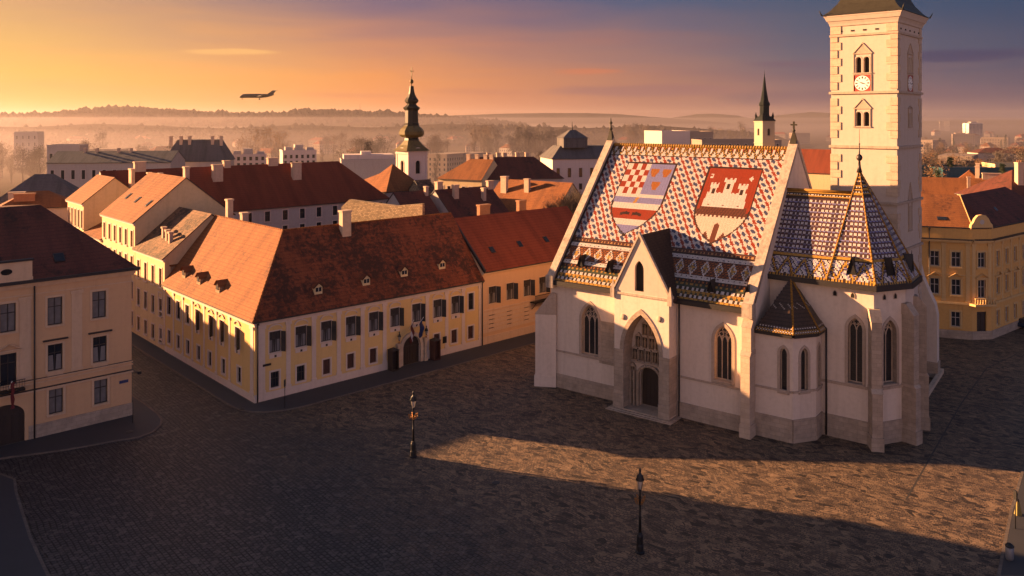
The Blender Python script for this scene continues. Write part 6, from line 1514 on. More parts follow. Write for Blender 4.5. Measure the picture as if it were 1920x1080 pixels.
# ------------------------------------------------------------ farther buildings in the mist
B0 = -8.0
M['dim_wall'] = plaster('dim_wall', (.26, .2, .16), .3)
house('long_block', 'long hazy block with a low grey roof and lit left gable, on the far left', 'building', pxframe(88, 305, 17.5, 6), 39, 16, 17.5, 21.0, 'grey_wall', 'roof_slate', 'gable', ((2, 4), (7, 9.5), (12, 15)), 12, chims=tuple((x, 7, 19, 22.0, .8, .6) for x in (9, 13, 20, 24)), z0=B0, left_cols=2, wst='far')
house('mansard_block', 'tall hazy block with a steep mansard roof and many chimneys', 'building', pxframe(308, 303, 16.5, 8), 21, 16, 16.5, 24.2, 'grey_wall', 'roof_slate', 'mansard', ((2, 4), (7, 9.5), (11.5, 14.5)), 7, chims=tuple((x, 3, 22, 25.6, 1.0, .8) for x in (1.5, 5, 8, 16, 19)), z0=B0, wst='far')
house('apartment_block', 'hazy flat topped block rising behind the long grey roof', 'building', pxframe(88, 274, 21, 10), 12, 10, 21, 21, 'grey_wall', 'roof_slate', 'flat', ((8, 10), (12, 14), (16, 18)), 4, z0=-20, wst='far')
house('apartment_tower', 'faint tower block almost lost in the mist on the left', 'building', pxframe(26, 248, 20, 10), 19, 14, 20, 20, 'grey_wall', 'roof_slate', 'flat', ((-4, -1), (2, 5), (8, 11), (14, 17)), 4, z0=-30, wst='far')
k1, _ = house('manor_house', 'grey hipped roof with a pointed finial at the left edge', 'house', pxframe(-30, 392, 12, 18), 20, 16, 12, 19.0, 'grey_wall', 'roof_slate', 'hip', z0=B0, chims=((6, 1.5, 10, 15.5, 3.2, 1.2),))
house('outbuilding', 'small orange lit roof with a wide dark chimney behind the beige palace', 'house', pxframe(-6, 392, 15.5, 28), 12.5, 9, 15.5, 18.2, 'grey_wall', 'roof_orange', 'hip', z0=B0, chims=((4.2, 2.2, 14, 18.0, 3.4, 1.2, 'brick'),))
for a_ in ((430, 292, 18, 15, 14, 8, 'pale grey flats with roof boxes, left of the wide cream flats'), (530, 284, 19, 22, 14, 12, 'cream modern flats with a grey stair tower on top')):
    u, v, z, deg, Ln, D, lb = a_; r_, _ = house('flats', lb, 'building', pxframe(u, v, z-1.0, deg), Ln, D, z-1.0, z, 'pink_wall', 'roof_slate', 'flat', ((0, 2), (4, 6), (8, 10), (12, 14), (15, 16.5)), 6, z0=-20, wst='far')
    m = MB(); m.box(Ln*.38, Ln*.62, 2, 7, z-1, z+1.8); m.box(Ln*.1, Ln*.3, 3, 7, z-1, z+.8); m.box(Ln*.75, Ln*.95, 3, 7, z-1, z+.5); m.build('roof_box', M['grey_wall'], r_)
r_, _ = house('office_block', 'broad grey block with a cream lit penthouse left of the baroque tower', 'building', pxframe(640, 297, 16, 14), 27, 18, 15, 15, 'grey_wall', 'roof_slate', 'flat', ((2, 4), (6, 8)), 0, z0=-15)
m = MB(); m.box(1, 21, 1.5, 14, 15.5, 17.3); m.box(8, 12, 3, 9, 17.3, 18.6); m.build('penthouse', M['pink_wall'], r_)
kf = dict(z0=B0)
house('corner_block', 'orange lit hipped roof with a row of skylights right of the baroque tower', 'building', pxframe(822, 334, 14.2, -28), 15, 14, 14.2, 19.8, 'pale_wall', 'roof_orange', 'hipleft', ((9, 12),), 6, chims=tuple((x, 7.5, 18, 21.2, 1.2, .8) for x in (6, 9, 12, 14)), z0=B0)
house('corner_block', 'dark side of the corner block, a long brown hipped roof', 'building', pxframe(908, 336, 14.2, 14), 24, 14, 14.2, 20.3, 'grey_wall', 'roof_brown', 'hipright', ((9, 12),), 8, chims=tuple((x, 7.5, 18, 21.6, 1.2, .8) for x in (3, 6, 8, 12, 15)), z0=B0)
r_, _ = house('mansard_palace', 'pale palace with a grey domed roof and finial behind the church gable', 'building', pxframe(1036, 298, 19, 12), 30, 16, 19, 23, 'pink_wall', 'roof_slate', 'mansard', ((9, 11), (13, 16)), 8, z0=-15, wst='far')
m = MB(); m.box(4, 12, 1, 9, 22.5, 25.6); m.hull([(3.7, .7, 25.6), (12.3, .7, 25.6), (12.3, 9.3, 25.6), (3.7, 9.3, 25.6)], [(7, 4, 28.2), (9, 4, 28.2), (9, 6, 28.2), (7, 6, 28.2)]); m.tube((8, 5, 28), (8, 5, 31), .25, .05, 6); m.build('roof_dome', M['roof_slate'], r_)
house('concert_hall', 'large white cube behind the church roof ridge', 'building', pxframe(1241, 247, 24, 22), 20, 20, 24, 24, 'pink_wall', 'roof_slate', 'flat', z0=-20)
house('concert_hall', 'dark modern slab with a raised flat roof right of the white cube', 'building', pxframe(1276, 248, 23.5, 14), 22, 18, 23.5, 23.5, 'dim_wall', 'roof_slate', 'flat', ((18, 20),), 6, z0=-20, wst='far')
house('glass_hall', 'long low dark glass hall between the white cube and the spire', 'building', pxframe(1316, 264, 20.5, 4), 42, 18, 20.5, 20.5, 'dim_wall', 'roof_slate', 'flat', ((16, 19),), 10, z0=-20, wst='far')
# ---- baroque church tower
bt = root('baroque_tower', 'pink baroque church tower with an onion spire and gilded cross', 'church tower', *(lambda f: f.o)(pxframe(766, 352, 14.7, 41)), 0, R(41))
S_ = 5.6; bz = 24.6
fs = [Facade((0, 0), (S_, 0)), Facade((S_, 0), (S_, S_)), Facade((S_, S_), (0, S_)), Facade((0, S_), (0, 0))]
m = MB(); hs = [(S_/2-.7, S_/2+.7, 18.6, 22.0, 'round')]
for f in fs: f.wall(m, 0, bz, hs, .4)
m.face([(0, 0, bz-.6), (S_, 0, bz-.6), (S_, S_, bz-.6), (0, S_, bz-.6)])
for f in fs:
    for a_, b_, c_, d_, t in ((-.02, .5, 14.8, 24.2, .1), (S_-.5, S_+.02, 14.8, 24.2, .1), (-.1, S_+.1, 14.4, 14.8, .2), (-.12, S_+.12, 23.7, 24.1, .22)):
        m.prism([f.p(a_, 0, -t)[:2], f.p(b_, 0, -t)[:2], f.p(b_, 0)[:2], f.p(a_, 0)[:2]], c_, d_, 0, True)
    c = [(S_/2-1.6, 24.1)]+arch_curve(S_/2-1.6, S_/2+1.6, 24.1, 25.4, 'round', 4); m.face([f.p(x, z, -.12) for x, z in c[1:]]); m.face([f.p(x, z, .1) for x, z in reversed(c[1:])])
m.build('wall', M['pink_wall'], bt)
for f in fs[:1]+fs[3:]: window(bt, f, hs[0], dict(id='bel', ft=.08, nv=1, tr=(.5,), sw=.2, sp=.08, mats=[M['frame_dark'], M['cream']], pane=M['void']), .35)
def sq(off, z, ch=.18):
    a_, b_ = -off, S_+off; c = (b_-a_)*ch
    return [(a_+c, a_, z), (b_-c, a_, z), (b_, a_+c, z), (b_, b_-c, z), (b_-c, b_, z), (a_+c, b_, z), (a_, b_-c, z), (a_, a_+c, z)]
prof = [(.75, 24.5, .06), (.3, 25.0, .08), (-.5, 26.0, .14), (-1.15, 27.2, .22), (-1.3, 27.9, .25), (-.75, 28.1, .25), (-.15, 28.7, .27), (-.1, 29.5, .28), (-.6, 30.3, .28), (-1.3, 31.0, .28), (-1.45, 31.3, .28), (-1.25, 31.4, .28), (-1.5, 31.7, .28), (-1.55, 35.0, .28), (-1.3, 35.2, .28), (-1.05, 35.7, .28), (-1.7, 36.2, .28), (-2.05, 36.7, .28), (-1.55, 37.2, .28), (-1.45, 37.7, .28), (-1.9, 38.4, .28), (-2.3, 39.3, .28), (-2.5, 40.3, .28), (-2.6, 41.4, .28)]
prof = [(o_+(.28 if k_ > 4 else 0), z_, c_) for k_, (o_, z_, c_) in enumerate(prof)]
m = MB()
for i, (p_, q_) in enumerate(zip(prof, prof[1:])): m.hull(sq(*p_), sq(*q_), 1 if 4 <= i <= 8 or i < 3 else 0, False, False)
m.face(sq(*prof[0])[::-1]); m.build('onion_spire', [M['copper'], M['copper_gold']], bt)
m = MB(); m.lathe([(.12, 41.2), (.1, 41.9), (.45, 42.3), (.5, 42.6), (.4, 42.9), (.1, 43.2), (.07, 44)], (S_/2, S_/2, 0), 8); m.box(S_/2-.08, S_/2+.08, S_/2-.08, S_/2+.08, 44, 46.4); m.box(S_/2-.6, S_/2+.6, S_/2-.07, S_/2+.07, 45.2, 45.4); m.box(S_/2-.07, S_/2+.07, S_/2-.6, S_/2+.6, 45.2, 45.4); m.build('cross', M['copper_gold'], bt)
bt.scale = (1, 1, .972)
house('chapel', 'low orange roof peeping out left of the baroque tower', 'house', pxframe(712, 345, 15.5, 30), 13, 13, 15.5, 19.0, 'pink_wall', 'roof_orange', 'hip', z0=0)
house('townhouse', 'crumbling rubble gable beside the foot of the baroque tower', 'house', pxframe(797, 372, 13.5, 43), 4.2, 8, 13.5, 17.5, 'rubble', 'roof_old', 'gable', z0=0)
# ---- slim spire tower behind the church
sp_ = pxframe(1430, 282, 20, 18); stt = root('spire_tower', 'yellow stone church tower with a thin dark green spire rising behind the main church', 'church tower', sp_.o[0], sp_.o[1], 0, sp_.a)
S2 = 5.3; m = MB(); fs = [Facade((0, 0), (S2, 0)), Facade((S2, 0), (S2, S2)), Facade((S2, S2), (0, S2)), Facade((0, S2), (0, 0))]; hs = [(S2/2-.55, S2/2+.55, 25.6, 28.2, 'round')]
for f in fs: f.wall(m, -10, 31, hs, .35)
m.box(-.15, S2+.15, -.15, S2+.15, 22.6, 22.9); m.box(-.2, S2+.2, -.2, S2+.2, 30.6, 31.05)
m.build('wall', plaster('yellow_stone', (.38, .31, .22), .4), stt)
for f in fs[:2]+fs[3:]: window(stt, f, hs[0], dict(id='sp', ft=.08, nv=0, tr=(), sw=.12, sp=.06, mats=[M['frame_dark'], M['stone_trim']], pane=M['void']), .3)
m = MB()
c_ = S2/2
m.hull([(-.35, -.35, 31.05), (S2+.35, -.35, 31.05), (S2+.35, S2+.35, 31.05), (-.35, S2+.35, 31.05)], [(c_-1.9, c_-1.9, 32.8), (c_+1.9, c_-1.9, 32.8), (c_+1.9, c_+1.9, 32.8), (c_-1.9, c_+1.9, 32.8)])
m.lathe([(2.0, 32.6), (1.75, 33.6), (1.75, 36.6), (2.05, 37.0), (2.0, 37.7), (1.5, 38.6), (.75, 43), (.28, 47.3), (.1, 48.2), (.22, 48.5), (.05, 48.9), (.04, 50.4)], (c_, c_, 0), 8, 0, False)
for k in range(4): a_ = math.pi/4+math.pi/2*k; m.lathe([(.4, 31), (.35, 32.6), (.5, 32.8), (.02, 34.4)], (c_+2.5*math.cos(a_)*1.25, c_+2.5*math.sin(a_)*1.25, 0), 6)
m.build('spire', plaster('green_copper', (.016, .02, .022), .5, (.01, .012, .012)), stt)
# ---- right: glass block, low roofs, hotel tower
gm = glassm('teal_glass', (.015, .045, .055), .2)
M['teal'] = gm
house('glass_office', 'dark teal glass building behind the orange roofs', 'building', pxframe(1768, 317, 15.5, 4), 26, 16, 15.5, 15.5, 'teal', 'roof_slate', 'flat', z0=-10)
house('glass_office', 'low blue glass wing right of the brick chimney stack', 'building', pxframe(1826, 318, 14, -3), 28, 14, 14, 14, 'teal', 'roof_slate', 'flat', z0=-10, chims=((-.8, 1, 0, 17.0, 2.2, 2, 'brick'),))
house('villa', 'cream flat roofed villa among the trees at the far right', 'building', pxframe(1866, 307, 17, -12), 18, 12, 16.4, 17, 'pale_wall', 'roof_slate', 'flat', ((8, 10), (12, 15)), 5, z0=-10, wst='far')
house('villa', 'grey brown block with rows of windows under bare trees, right of the hotel tower', 'building', pxframe(1834, 274, 17, -8), 20, 14, 13.5, 16, 'grey_wall', 'roof_brown', 'hip', ((0, 2), (4, 6), (8, 10)), 6, z0=-25, wst='far')
ht = pxframe(1804, 229, 25, 20)
hr = root('hotel_tower', 'tall slab hotel with a lit cream end wall and dark blue glass side', 'building', ht.o[0]*.5, ht.o[1]*.5 if False else ht.o[1]*.5, 0, R(30)) if False else root('hotel_tower', 'tall slab hotel with a lit cream end wall and dark blue glass side', 'building', (1817-CU)/FPX*1450, 1450, 0, R(14))
m = MB(); m.box(0, 30, 0, 14, -40, 22.5); m.build('slab', glassm('hotel_glass', (.03, .05, .09), .25), hr)
m = MB(); m.box(-.6, 0, -.3, 6.2, -40, 23.2); m.box(-.6, 0, 7.8, 14.3, -40, 23.2); m.box(-.6, 30.4, -.3, 14.3, 22.5, 23.4)
for k in range(10): m.box(3*k+1.4, 3*k+1.6, -.25, 0, -40, 22.5)
m.build('end_wall', M['white'], hr)
m = MB(); m.box(8, 20, 4, 11, 23.4, 26); m.tube((4, 6, 23), (4, 6, 29), .3, n=5); m.tube((24, 6, 23), (24, 6, 28), .3, n=5); m.build('roof_plant', M['grey_wall'], hr)

# ------------------------------------------------------------ trees
bark = plain('winter_bark', (.075, .05, .035), .9, var=.3)
def tree_mesh(seed, h=10.0, depth=5, spread=.55, twigs=5, tw=.02):
    rg = random.Random(seed); m = MB()
    def grow(p, d, ln, r, lv):
        q = p+d*ln; m.tube(p, q, r, r*.68, 5 if lv > 2 else 3, caps=False, smooth=False)
        if lv == 0:
            for _ in range(twigs):
                e = (d+Vector((rg.uniform(-1, 1), rg.uniform(-1, 1), rg.uniform(-.3, 1)))*.9).normalized(); a = p.lerp(q, rg.random()); b = a+e*ln*rg.uniform(.7, 1.4); s_ = e.orthogonal().normalized()*tw
                m.face([a-s_, a+s_, b])
            return
        n = 3 if lv > 1 else 3
        for k in range(n):
            e = (d*rg.uniform(.6, 1.1)+Vector((rg.uniform(-1, 1), rg.uniform(-1, 1), rg.uniform(-.15, .7)))*spread).normalized()
            grow(q if k else p.lerp(q, .92), e, ln*rg.uniform(.68, .86), r*.62, lv-1)
    grow(Vector((0, 0, 0)), Vector((0, 0, 1)), h*.26, h*.022, depth)
    return m
def twigmat(name, c): return plain(name, c, .95, var=.35)
TW = [twigmat('brown_twigs', (.10, .062, .04)), twigmat('grey_twigs', (.07, .055, .045)), twigmat('autumn_leaves', (.17, .085, .03)), twigmat('evergreen', (.03, .045, .018))]
near_tree = tree_mesh(3, 13, 6, .6, 4, .025)
tm = near_tree.mesh('bare_tree'); tm.materials.append(bark)
for i, (u, v, z, s_) in enumerate(((1048, 352, 6, 1.0), (1085, 350, 6, 1.05), (1108, 345, 6, .95))):
    Yv = 168+6*i; t = link('bare_tree', tm, None, ((u-CU)/FPX*Yv, Yv, 5.5-3), i*1.9); t.scale = (s_,)*3
    tag(t, 'large bare branching tree behind the roofs left of the church', 'tree', 'bare trees behind the roofs')
def clump(seed, kind):
    """a far tree: tapered trunk, limbs and a crown of many small twig or leaf clusters"""
    rg = random.Random(seed); m = MB(); H = 12.0
    m.tube((0, 0, 0), (0, 0, H*.45), .32, .2, 6, caps=False)
    cen = []
    for k in range(9 if kind != 'poplar' else 10):
        if kind == 'poplar': c = Vector((rg.uniform(-.9, .9), rg.uniform(-.9, .9), H*(.2+.078*k))); r = 1.25-.04*k
        elif kind == 'conifer': c = Vector((rg.uniform(-.4, .4), rg.uniform(-.4, .4), H*(.18+.085*k))); r = 2.3*(1-k/10.5)
        else: a = rg.uniform(0, 6.28); q = rg.uniform(0, 3.1); c = Vector((q*math.cos(a), q*math.sin(a), H*rg.uniform(.42, .86))); r = rg.uniform(1.4, 2.2)
        cen.append((c, r)); m.tube((0, 0, H*.3), c, .12, .04, 4, caps=False)
    for c, r in cen:
        for _ in range(130):
            v = Vector((rg.gauss(0, 1), rg.gauss(0, 1), rg.gauss(0, 1))).normalized()*r*rg.random()**.45
            p = c+v; s_ = rg.uniform(.12, .34); a = Vector((rg.gauss(0, 1), rg.gauss(0, 1), rg.gauss(0, 1))).normalized(); b = a.orthogonal().normalized()
            m.face([p-a*s_, p+b*s_*.5, p+a*s_], 1)
    return m
TM = []
for i, (kd, mt) in enumerate((('round', 0), ('round', 1), ('poplar', 0), ('conifer', 3), ('round', 2), ('round', 1), ('poplar', 1))):
    me = clump(20+i, kd).mesh('tree'); me.materials.append(bark); me.materials.append(TW[mt]); TM.append(me)
def gz(x, y): return terrain_z(x, y)
def put_tree(u, Yv, k, s_, lab='hazy winter tree in the misty lower town', grp='misty trees beyond the old town'):
    x = (u-CU)/FPX*Yv; t = link('tree', TM[k], None, (x, Yv, gz(x, Yv)-.3), rng.uniform(0, 6)); t.scale = (s_*rng.uniform(.85, 1.15), s_*rng.uniform(.85, 1.15), s_*rng.uniform(.9, 1.2)); tag(t, lab, 'tree', grp)
rg = random.Random(5)
# clumps that stand out
for u0, u1, Yv, n, s_, ks in ((120, 175, 330, 6, 1.9, (0, 4)), (0, 60, 300, 7, 1.7, (0, 1)), (60, 85, 290, 4, 1.9, (1,)), (430, 530, 420, 9, 2.6, (0, 4)), (655, 720, 380, 7, 2.4, (0, 5)), (800, 850, 420, 6, 2.2, (1, 0)), (876, 915, 480, 7, 3.1, (2, 0)), (915, 1000, 460, 9, 2.6, (1, 5)), (960, 1040, 430, 8, 2.8, (0, 1)), (600, 640, 500, 4, 2.2, (0,)), (1010, 1060, 560, 7, 3.0, (1, 6)), (1130, 1240, 600, 10, 2.6, (1, 0)), (1330, 1420, 640, 8, 2.6, (1, 5))):
    for _ in range(n): put_tree(rg.uniform(u0, u1), Yv*1.7*rg.uniform(.93, 1.1), rg.choice(ks), s_*rg.uniform(.8, 1.1))
for u, Yv, k, s_ in ((1757, 235, 3, 1.45), (1766, 240, 4, 1.5), (1745, 250, 4, 1.2), (1752, 232, 2, 1.3)): put_tree(u, Yv, k, s_, 'olive green and brown tree beside the teal glass building', 'trees beside the glass building')
for _ in range(150):
    Yv = rg.choice((300, 380, 480, 600, 760, 950))*rg.uniform(.85, 1.15); put_tree(rg.uniform(1732, 1990), Yv, rg.choice((0, 1, 1, 3, 5, 6, 4)), rg.uniform(1.2, 1.9), 'dark winter tree in the park behind the right hand roofs', 'park trees on the right')
for _ in range(45):
    Yv = rg.choice((420, 520, 650, 800, 1000, 1300))*rg.uniform(.85, 1.15); put_tree(rg.uniform(-60, 1560), Yv, rg.choice((0, 1, 1, 2, 5, 6)), rg.uniform(1.5, 2.3))

# ------------------------------------------------------------ houses of the lower town
def fhouse(w, d, h, hr, wm, rm):
    m = MB(); m.box(-w/2, w/2, -d/2, d/2, -6, h, 0)
    if hr > h:
        k = d*.35
        for q in ([(-w/2-.4, -d/2-.4, h), (w/2+.4, -d/2-.4, h), (w/2-k, 0, hr), (-w/2+k, 0, hr)], [(w/2+.4, d/2+.4, h), (-w/2-.4, d/2+.4, h), (-w/2+k, 0, hr), (w/2-k, 0, hr)], [(w/2+.4, -d/2-.4, h), (w/2+.4, d/2+.4, h), (w/2-k, 0, hr)], [(-w/2-.4, d/2+.4, h), (-w/2-.4, -d/2-.4, h), (-w/2+k, 0, hr)]): m.face(q, 1)
        m.box(-w*.2, -w*.2+1, -.5, .5, h, hr+1.2, 0)
    for z in np.arange(2, h-1.5, 3.2):
        n = int(w/3)
        for i in range(n):
            x = -w/2+w*(i+.5)/n; m.face([(x-.55, -d/2-.03, z), (x+.55, -d/2-.03, z), (x+.55, -d/2-.03, z+1.6), (x-.55, -d/2-.03, z+1.6)], 2)
        n = int(d/3)
        for i in range(n):
            y = -d/2+d*(i+.5)/n; m.face([(-w/2-.03, y+.55, z), (-w/2-.03, y-.55, z), (-w/2-.03, y-.55, z+1.6), (-w/2-.03, y+.55, z+1.6)], 2)
    me = m.mesh('house'); 
    for x in (wm, rm, 'glass'): me.materials.append(M[x])
    return me
FH = [fhouse(18, 12, 9, 13.5, 'grey_wall', 'roof_orange'), fhouse(26, 13, 12, 16, 'dim_wall', 'roof_red'), fhouse(15, 11, 8, 12, 'dim_wall', 'roof_brown'), fhouse(30, 14, 19, 19, 'dim_wall', 'roof_slate'), fhouse(16, 14, 34, 34, 'grey_wall', 'roof_slate')]
def put_house(u, Yv, k, lab, grp):
    x = (u-CU)/FPX*Yv; o = link('house', FH[k], None, (x, Yv, gz(x, Yv)), R(rg.choice((12, 43, -30, 60))+rg.uniform(-8, 8))); tag(o, lab, 'house' if k < 3 else 'building', grp)
for _ in range(85): put_house(rg.uniform(140, 1560), 520*(1.0+rg.random()**1.3*4.0), rg.choice((0, 1, 1, 2, 2, 2, 3)), 'distant house of the lower town fading into the mist', 'houses of the misty lower town')
for _ in range(45): put_house(rg.uniform(1735, 2000), 340*(1.0+rg.random()**1.3*5), rg.choice((0, 1, 2, 2, 3)), 'distant house among trees beyond the right hand roofs', 'houses beyond the right hand roofs')
for u, Yv in ((1776, 2700), (1766, 2900)): put_house(u, Yv, 4, 'small lit tower block left of the slab hotel', 'small tower blocks left of the hotel')
# ------------------------------------------------------------ hills
def hillmat(name, a, b):
    m, nt, bb = newmat(name); v = coords(nt); n = noise(nt, v, .012, 8, .7); nt.links.new(mix(nt, ramp(nt, n, [(.35, (0, 0, 0)), (.65, (1, 1, 1))]), a, b), bb.inputs['Base Color']); bb.inputs['Roughness'].default_value = 1; bb.inputs['Specular IOR Level'].default_value = 0; bump(nt, bb, n, 1.0, 8); return m
def hill(name, Yd, prof, base, mat, depth, seed, rough=0.0, x_ext=300):
    """a ridge whose crest runs through the given (column, row) points at distance Yd"""
    rg2 = random.Random(seed); us = np.linspace(prof[0][0], prof[-1][0], 150); vs_ = np.interp(us, [p[0] for p in prof], [p[1] for p in prof])
    m = MB(); rows_ = [(-.55, 0.0), (-.4, .18), (-.25, .5), (-.12, .82), (0, 1.0), (.3, .7), (1.0, 0.0)]; grid = []
    for dy, hf in rows_:
        row = []
        for u, v in zip(us, vs_):
            zc = CAMZ-(v-HV)/FPX*Yd; z = base+(zc-base)*hf+(rg2.uniform(-1, 1)*rough if rough and 0 < hf < 1 else 0)
            row.append(((u-CU)/FPX*Yd, Yd+dy*depth, z))
        grid.append(row)
    for j in range(len(grid)-1):
        for i in range(len(us)-1): m.face([grid[j][i], grid[j][i+1], grid[j+1][i+1], grid[j+1][i]], 0, None, True)
    o = m.build(name, mat); tag(o, kind='structure'); return grid[4]
wood = hillmat('hill_woods', (.02, .017, .012), (.05, .037, .024)); wood2 = hillmat('hill_fields', (.02, .02, .018), (.05, .042, .032))
c0 = hill('hills', 1350, [(-500, 244), (-300, 238), (-100, 236), (60, 238), (180, 232), (300, 236), (420, 241), (560, 234), (700, 239), (830, 232), (960, 236), (1100, 240), (1240, 236), (1340, 243), (1440, 250)], -12, wood, 420, 7, 0)
c1 = hill('hills', 2100, [(-500, 235), (-300, 222), (-100, 218), (0, 219), (70, 217), (140, 214), (190, 206), (260, 204), (330, 209), (400, 214), (470, 215), (540, 216), (560, 211), (570, 208), (640, 210), (700, 212), (760, 215), (820, 220), (900, 226), (980, 234)], -12, wood, 900, 1, 0)
hill('hills', 3300, [(600, 235), (700, 224), (780, 219), (860, 216), (950, 213), (1020, 212), (1100, 212), (1160, 214), (1220, 219), (1290, 224), (1380, 232), (1440, 238)], -30, wood2, 1300, 2, 0)
hill('hills', 5200, [(1140, 240), (1230, 224), (1275, 219), (1305, 214), (1335, 213), (1365, 215), (1400, 221), (1440, 225), (1560, 227), (1700, 231), (1800, 234), (2050, 234), (2300, 236)], -12, wood2, 2000, 3, 8)
hill('hills', 8200, [(1300, 232), (1420, 223), (1470, 215), (1520, 210), (1560, 212), (1620, 219), (1700, 226), (1770, 229), (1850, 226), (1950, 225), (2100, 226), (2400, 230)], -12, wood2, 2500, 4, 8)
# wood along the near crest: one mass of small crowns
m = MB(); rg3 = random.Random(9)
for x, y, z in c1[20:]:
    for _ in range(11):
        s_ = rg3.uniform(5, 10) if rg3.random() > .07 else rg3.uniform(10, 15); cx, cy, cz = x+rg3.uniform(-10, 10), y+rg3.uniform(-90, 8), z-2+rg3.uniform(-2, 2)
        n_ = 6; ps = [(cx+s_*.7*math.cos(2*math.pi*i/n_)*rg3.uniform(.7, 1.2), cy+s_*.7*math.sin(2*math.pi*i/n_), cz+s_*rg3.uniform(.1, .5)) for i in range(n_)]; t_ = (cx, cy, cz+s_)
        for i in range(n_): m.face([ps[i], ps[(i+1) % n_], t_]); m.face([(ps[i][0], ps[i][1], cz-6), (ps[(i+1) % n_][0], ps[(i+1) % n_][1], cz-6), ps[(i+1) % n_], ps[i]])
def crown(m, cx, cy, cz, s_):
    n_ = 6; ps = [(cx+s_*.7*math.cos(2*math.pi*i/n_)*rg3.uniform(.7, 1.2), cy+s_*.7*math.sin(2*math.pi*i/n_), cz+s_*rg3.uniform(.1, .5)) for i in range(n_)]; t_ = (cx, cy, cz+s_)
    for i in range(n_): m.face([ps[i], ps[(i+1) % n_], t_]); m.face([(ps[i][0], ps[i][1], cz-4), (ps[(i+1) % n_][0], ps[(i+1) % n_][1], cz-4), ps[(i+1) % n_], ps[i]])
for row, dp, hh, n_k in ((c1, 900, 1.0, 22), (c0, 420, .7, 14)):
    for x, y, z in row[8:]:
        for _ in range(n_k):
            t_ = rg3.random(); hf = np.interp(-t_*.5, [-.55, -.4, -.25, -.12, 0], [0, .18, .5, .82, 1.0]); zz = -12+(z+12)*hf
            if rg3.random() < .25+.5*(math.sin(x*.011+t_*5) > -.2): crown(m, x*(1-t_*.5*dp/y)+rg3.uniform(-8, 8), y-t_*.5*dp, zz-1, rg3.uniform(5, 11)*hh)
tag(m.build('hilltop_wood', wood), 'line of small trees along the crest of the hills', 'wood', kind='stuff')
for i, (u, v0, v1) in enumerate(((262, 190, 205), (675, 194, 212))):
    r_ = root('radio_mast', 'thin mast on the hill crest, %s' % ('above the far left roofs' if i == 0 else 'left of the baroque tower'), 'mast', (u-CU)/FPX*2100, 2100, CAMZ-(v1-HV)/FPX*2100-4)
    m = MB(); m.tube((0, 0, 0), (0, 0, (v1-v0)/FPX*2100+4), 1.1, .5, 5); m.build('mast', M['iron'], r_); m = MB(); m.box(-1.5, 1.5, -1.5, 1.5, 10, 13); m.build('platform', M['iron'], r_)
# ------------------------------------------------------------ aeroplane
pl_ = root('aeroplane', 'dark business jet with a T tail flying low over the hills, wheels down', 'aeroplane', (482-CU)/FPX*560, 560, CAMZ-(180-HV)/FPX*560, R(12))
pm = plain('aeroplane_paint', (.008, .007, .008), .5)
m = MB(); st = [(-12, -.9, .05), (-11.4, -.75, .5), (-10.2, -.35, .95), (-9, 0, 1.15), (-6, .1, 1.2), (3, .1, 1.2), (7, .3, .95), (10, .8, .5), (11.5, 1.1, .2)]
rings = [[(x, r__*math.cos(a_), zc+r__*math.sin(a_)) for a_ in [2*math.pi*i/10 for i in range(10)]] for x, zc, r__ in [(q0, q1, q2*1.25) for q0, q1, q2 in st]]
for a_, b_ in zip(rings, rings[1:]):
    for i in range(10): m.face([a_[i], a_[(i+1) % 10], b_[(i+1) % 10], b_[i]][::-1], 0, None, True)
m.face(rings[0]); m.face(rings[-1][::-1]); m.build('fuselage', pm, pl_)
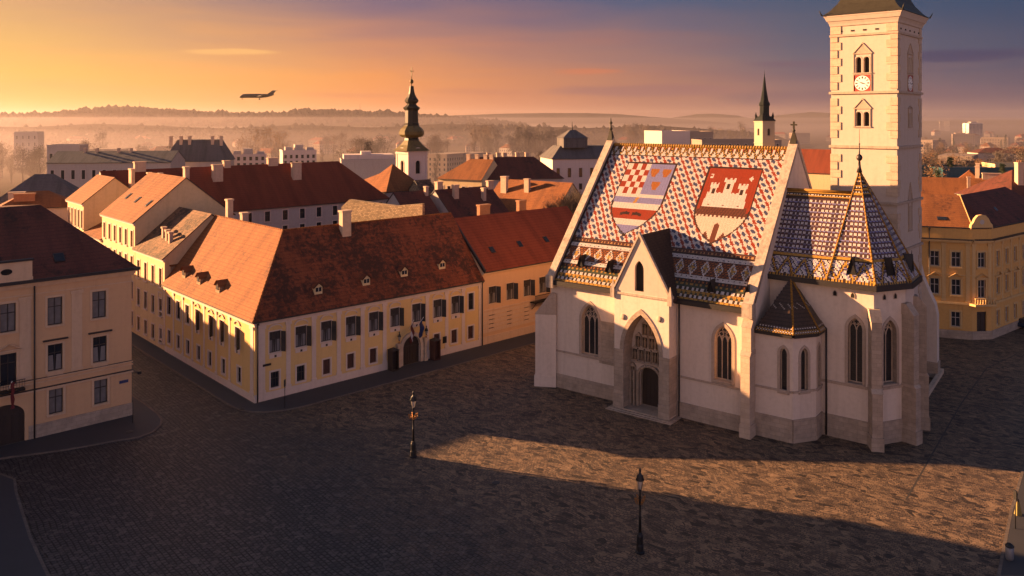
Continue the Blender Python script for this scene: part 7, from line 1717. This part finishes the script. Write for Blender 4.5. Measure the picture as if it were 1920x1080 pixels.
for s_ in (-1, 1):
    m = MB(); q = [(-1, s_*.8, -.75), (3.2, s_*.8, -.7), (4.6, s_*10.2, .1), (3.4, s_*10.2, .1)]; hi_ = [(x, y, z+.2) for x, y, z in q]
    m.hull(q if s_ > 0 else q[::-1], hi_ if s_ > 0 else hi_[::-1]); m.build('wing', pm, pl_)
    m = MB(); m.tube((3.4, s_*1.7, .95), (7.2, s_*1.7, 1.0), .6, .45, 9); m.build('engine', pm, pl_)
    m = MB(); q = [(11.0, s_*.05, 4.0), (12.6, s_*.05, 4.0), (14.0, s_*3.4, 4.0), (13.2, s_*3.4, 4.0)]; hi_ = [(x, y, z+.14) for x, y, z in q]; m.hull(q if s_ > 0 else q[::-1], hi_ if s_ > 0 else hi_[::-1]); m.build('tailplane', pm, pl_)
    m = MB(); m.tube((1.6, s_*1.4, -.8), (1.6, s_*1.4, -2.0), .1, n=5); m.tube((1.6, s_*1.2, -2.2), (1.6, s_*1.6, -2.2), .5, n=10); m.build('main_wheel', pm, pl_)
m = MB(); m.hull([(6.2, -.12, .9), (10.6, -.12, .9), (10.6, .12, .9), (6.2, .12, .9)], [(10.6, -.08, 4.15), (13.0, -.08, 4.15), (13.0, .08, 4.15), (10.6, .08, 4.15)]); m.build('fin', pm, pl_)
m = MB(); m.tube((-9.9, 0, -1.2), (-9.9, 0, -2.2), .09, n=5); m.tube((-9.9, -.15, -2.3), (-9.9, .15, -2.3), .33, n=8); m.build('nose_wheel', pm, pl_)
# ------------------------------------------------------------ haze
def volume(name, dens, col, aniso):
    m = bpy.data.materials.new(name); m.use_nodes = True; nt = m.node_tree; nt.nodes.clear()
    v = nt.nodes.new('ShaderNodeVolumePrincipled'); v.inputs['Color'].default_value = col + (1,); v.inputs['Density'].default_value = dens; v.inputs['Anisotropy'].default_value = aniso
    o = nt.nodes.new('ShaderNodeOutputMaterial'); nt.links.new(v.outputs[0], o.inputs['Volume']); return m
hz = MB(); hz.box(-9500, 9500, -200, 11500, -41, 135); o = hz.build('haze', volume('haze_air', 0.000014, (.90, .82, .80), .3)); tag(o, 'thin golden haze filling the air over the town', 'haze', kind='stuff')
for i, (poly, top_, dens, lab) in enumerate((([(-3500, 270), (3500, 270), (3500, 4200), (-3500, 4200)], 72, .00016, 'high thin veil of mist in front of the hills'), ([(-3400, 265), (3400, 265), (3400, 3950), (-3400, 3950)], 34, .00019, 'middle layer of mist between the far roofs and the hills'), ([(-2600, 260), (420, 260), (2100, 2900), (-2600, 2900)], 15, .00045, 'low bank of mist lying over the lower town'))):
    hz = MB(); hz.prism(poly, -40+i*.4, top_, 0, True); tag(hz.build('mist', volume('mist_air', dens, (.52, .455, .49), .5)), lab, 'mist', kind='stuff')
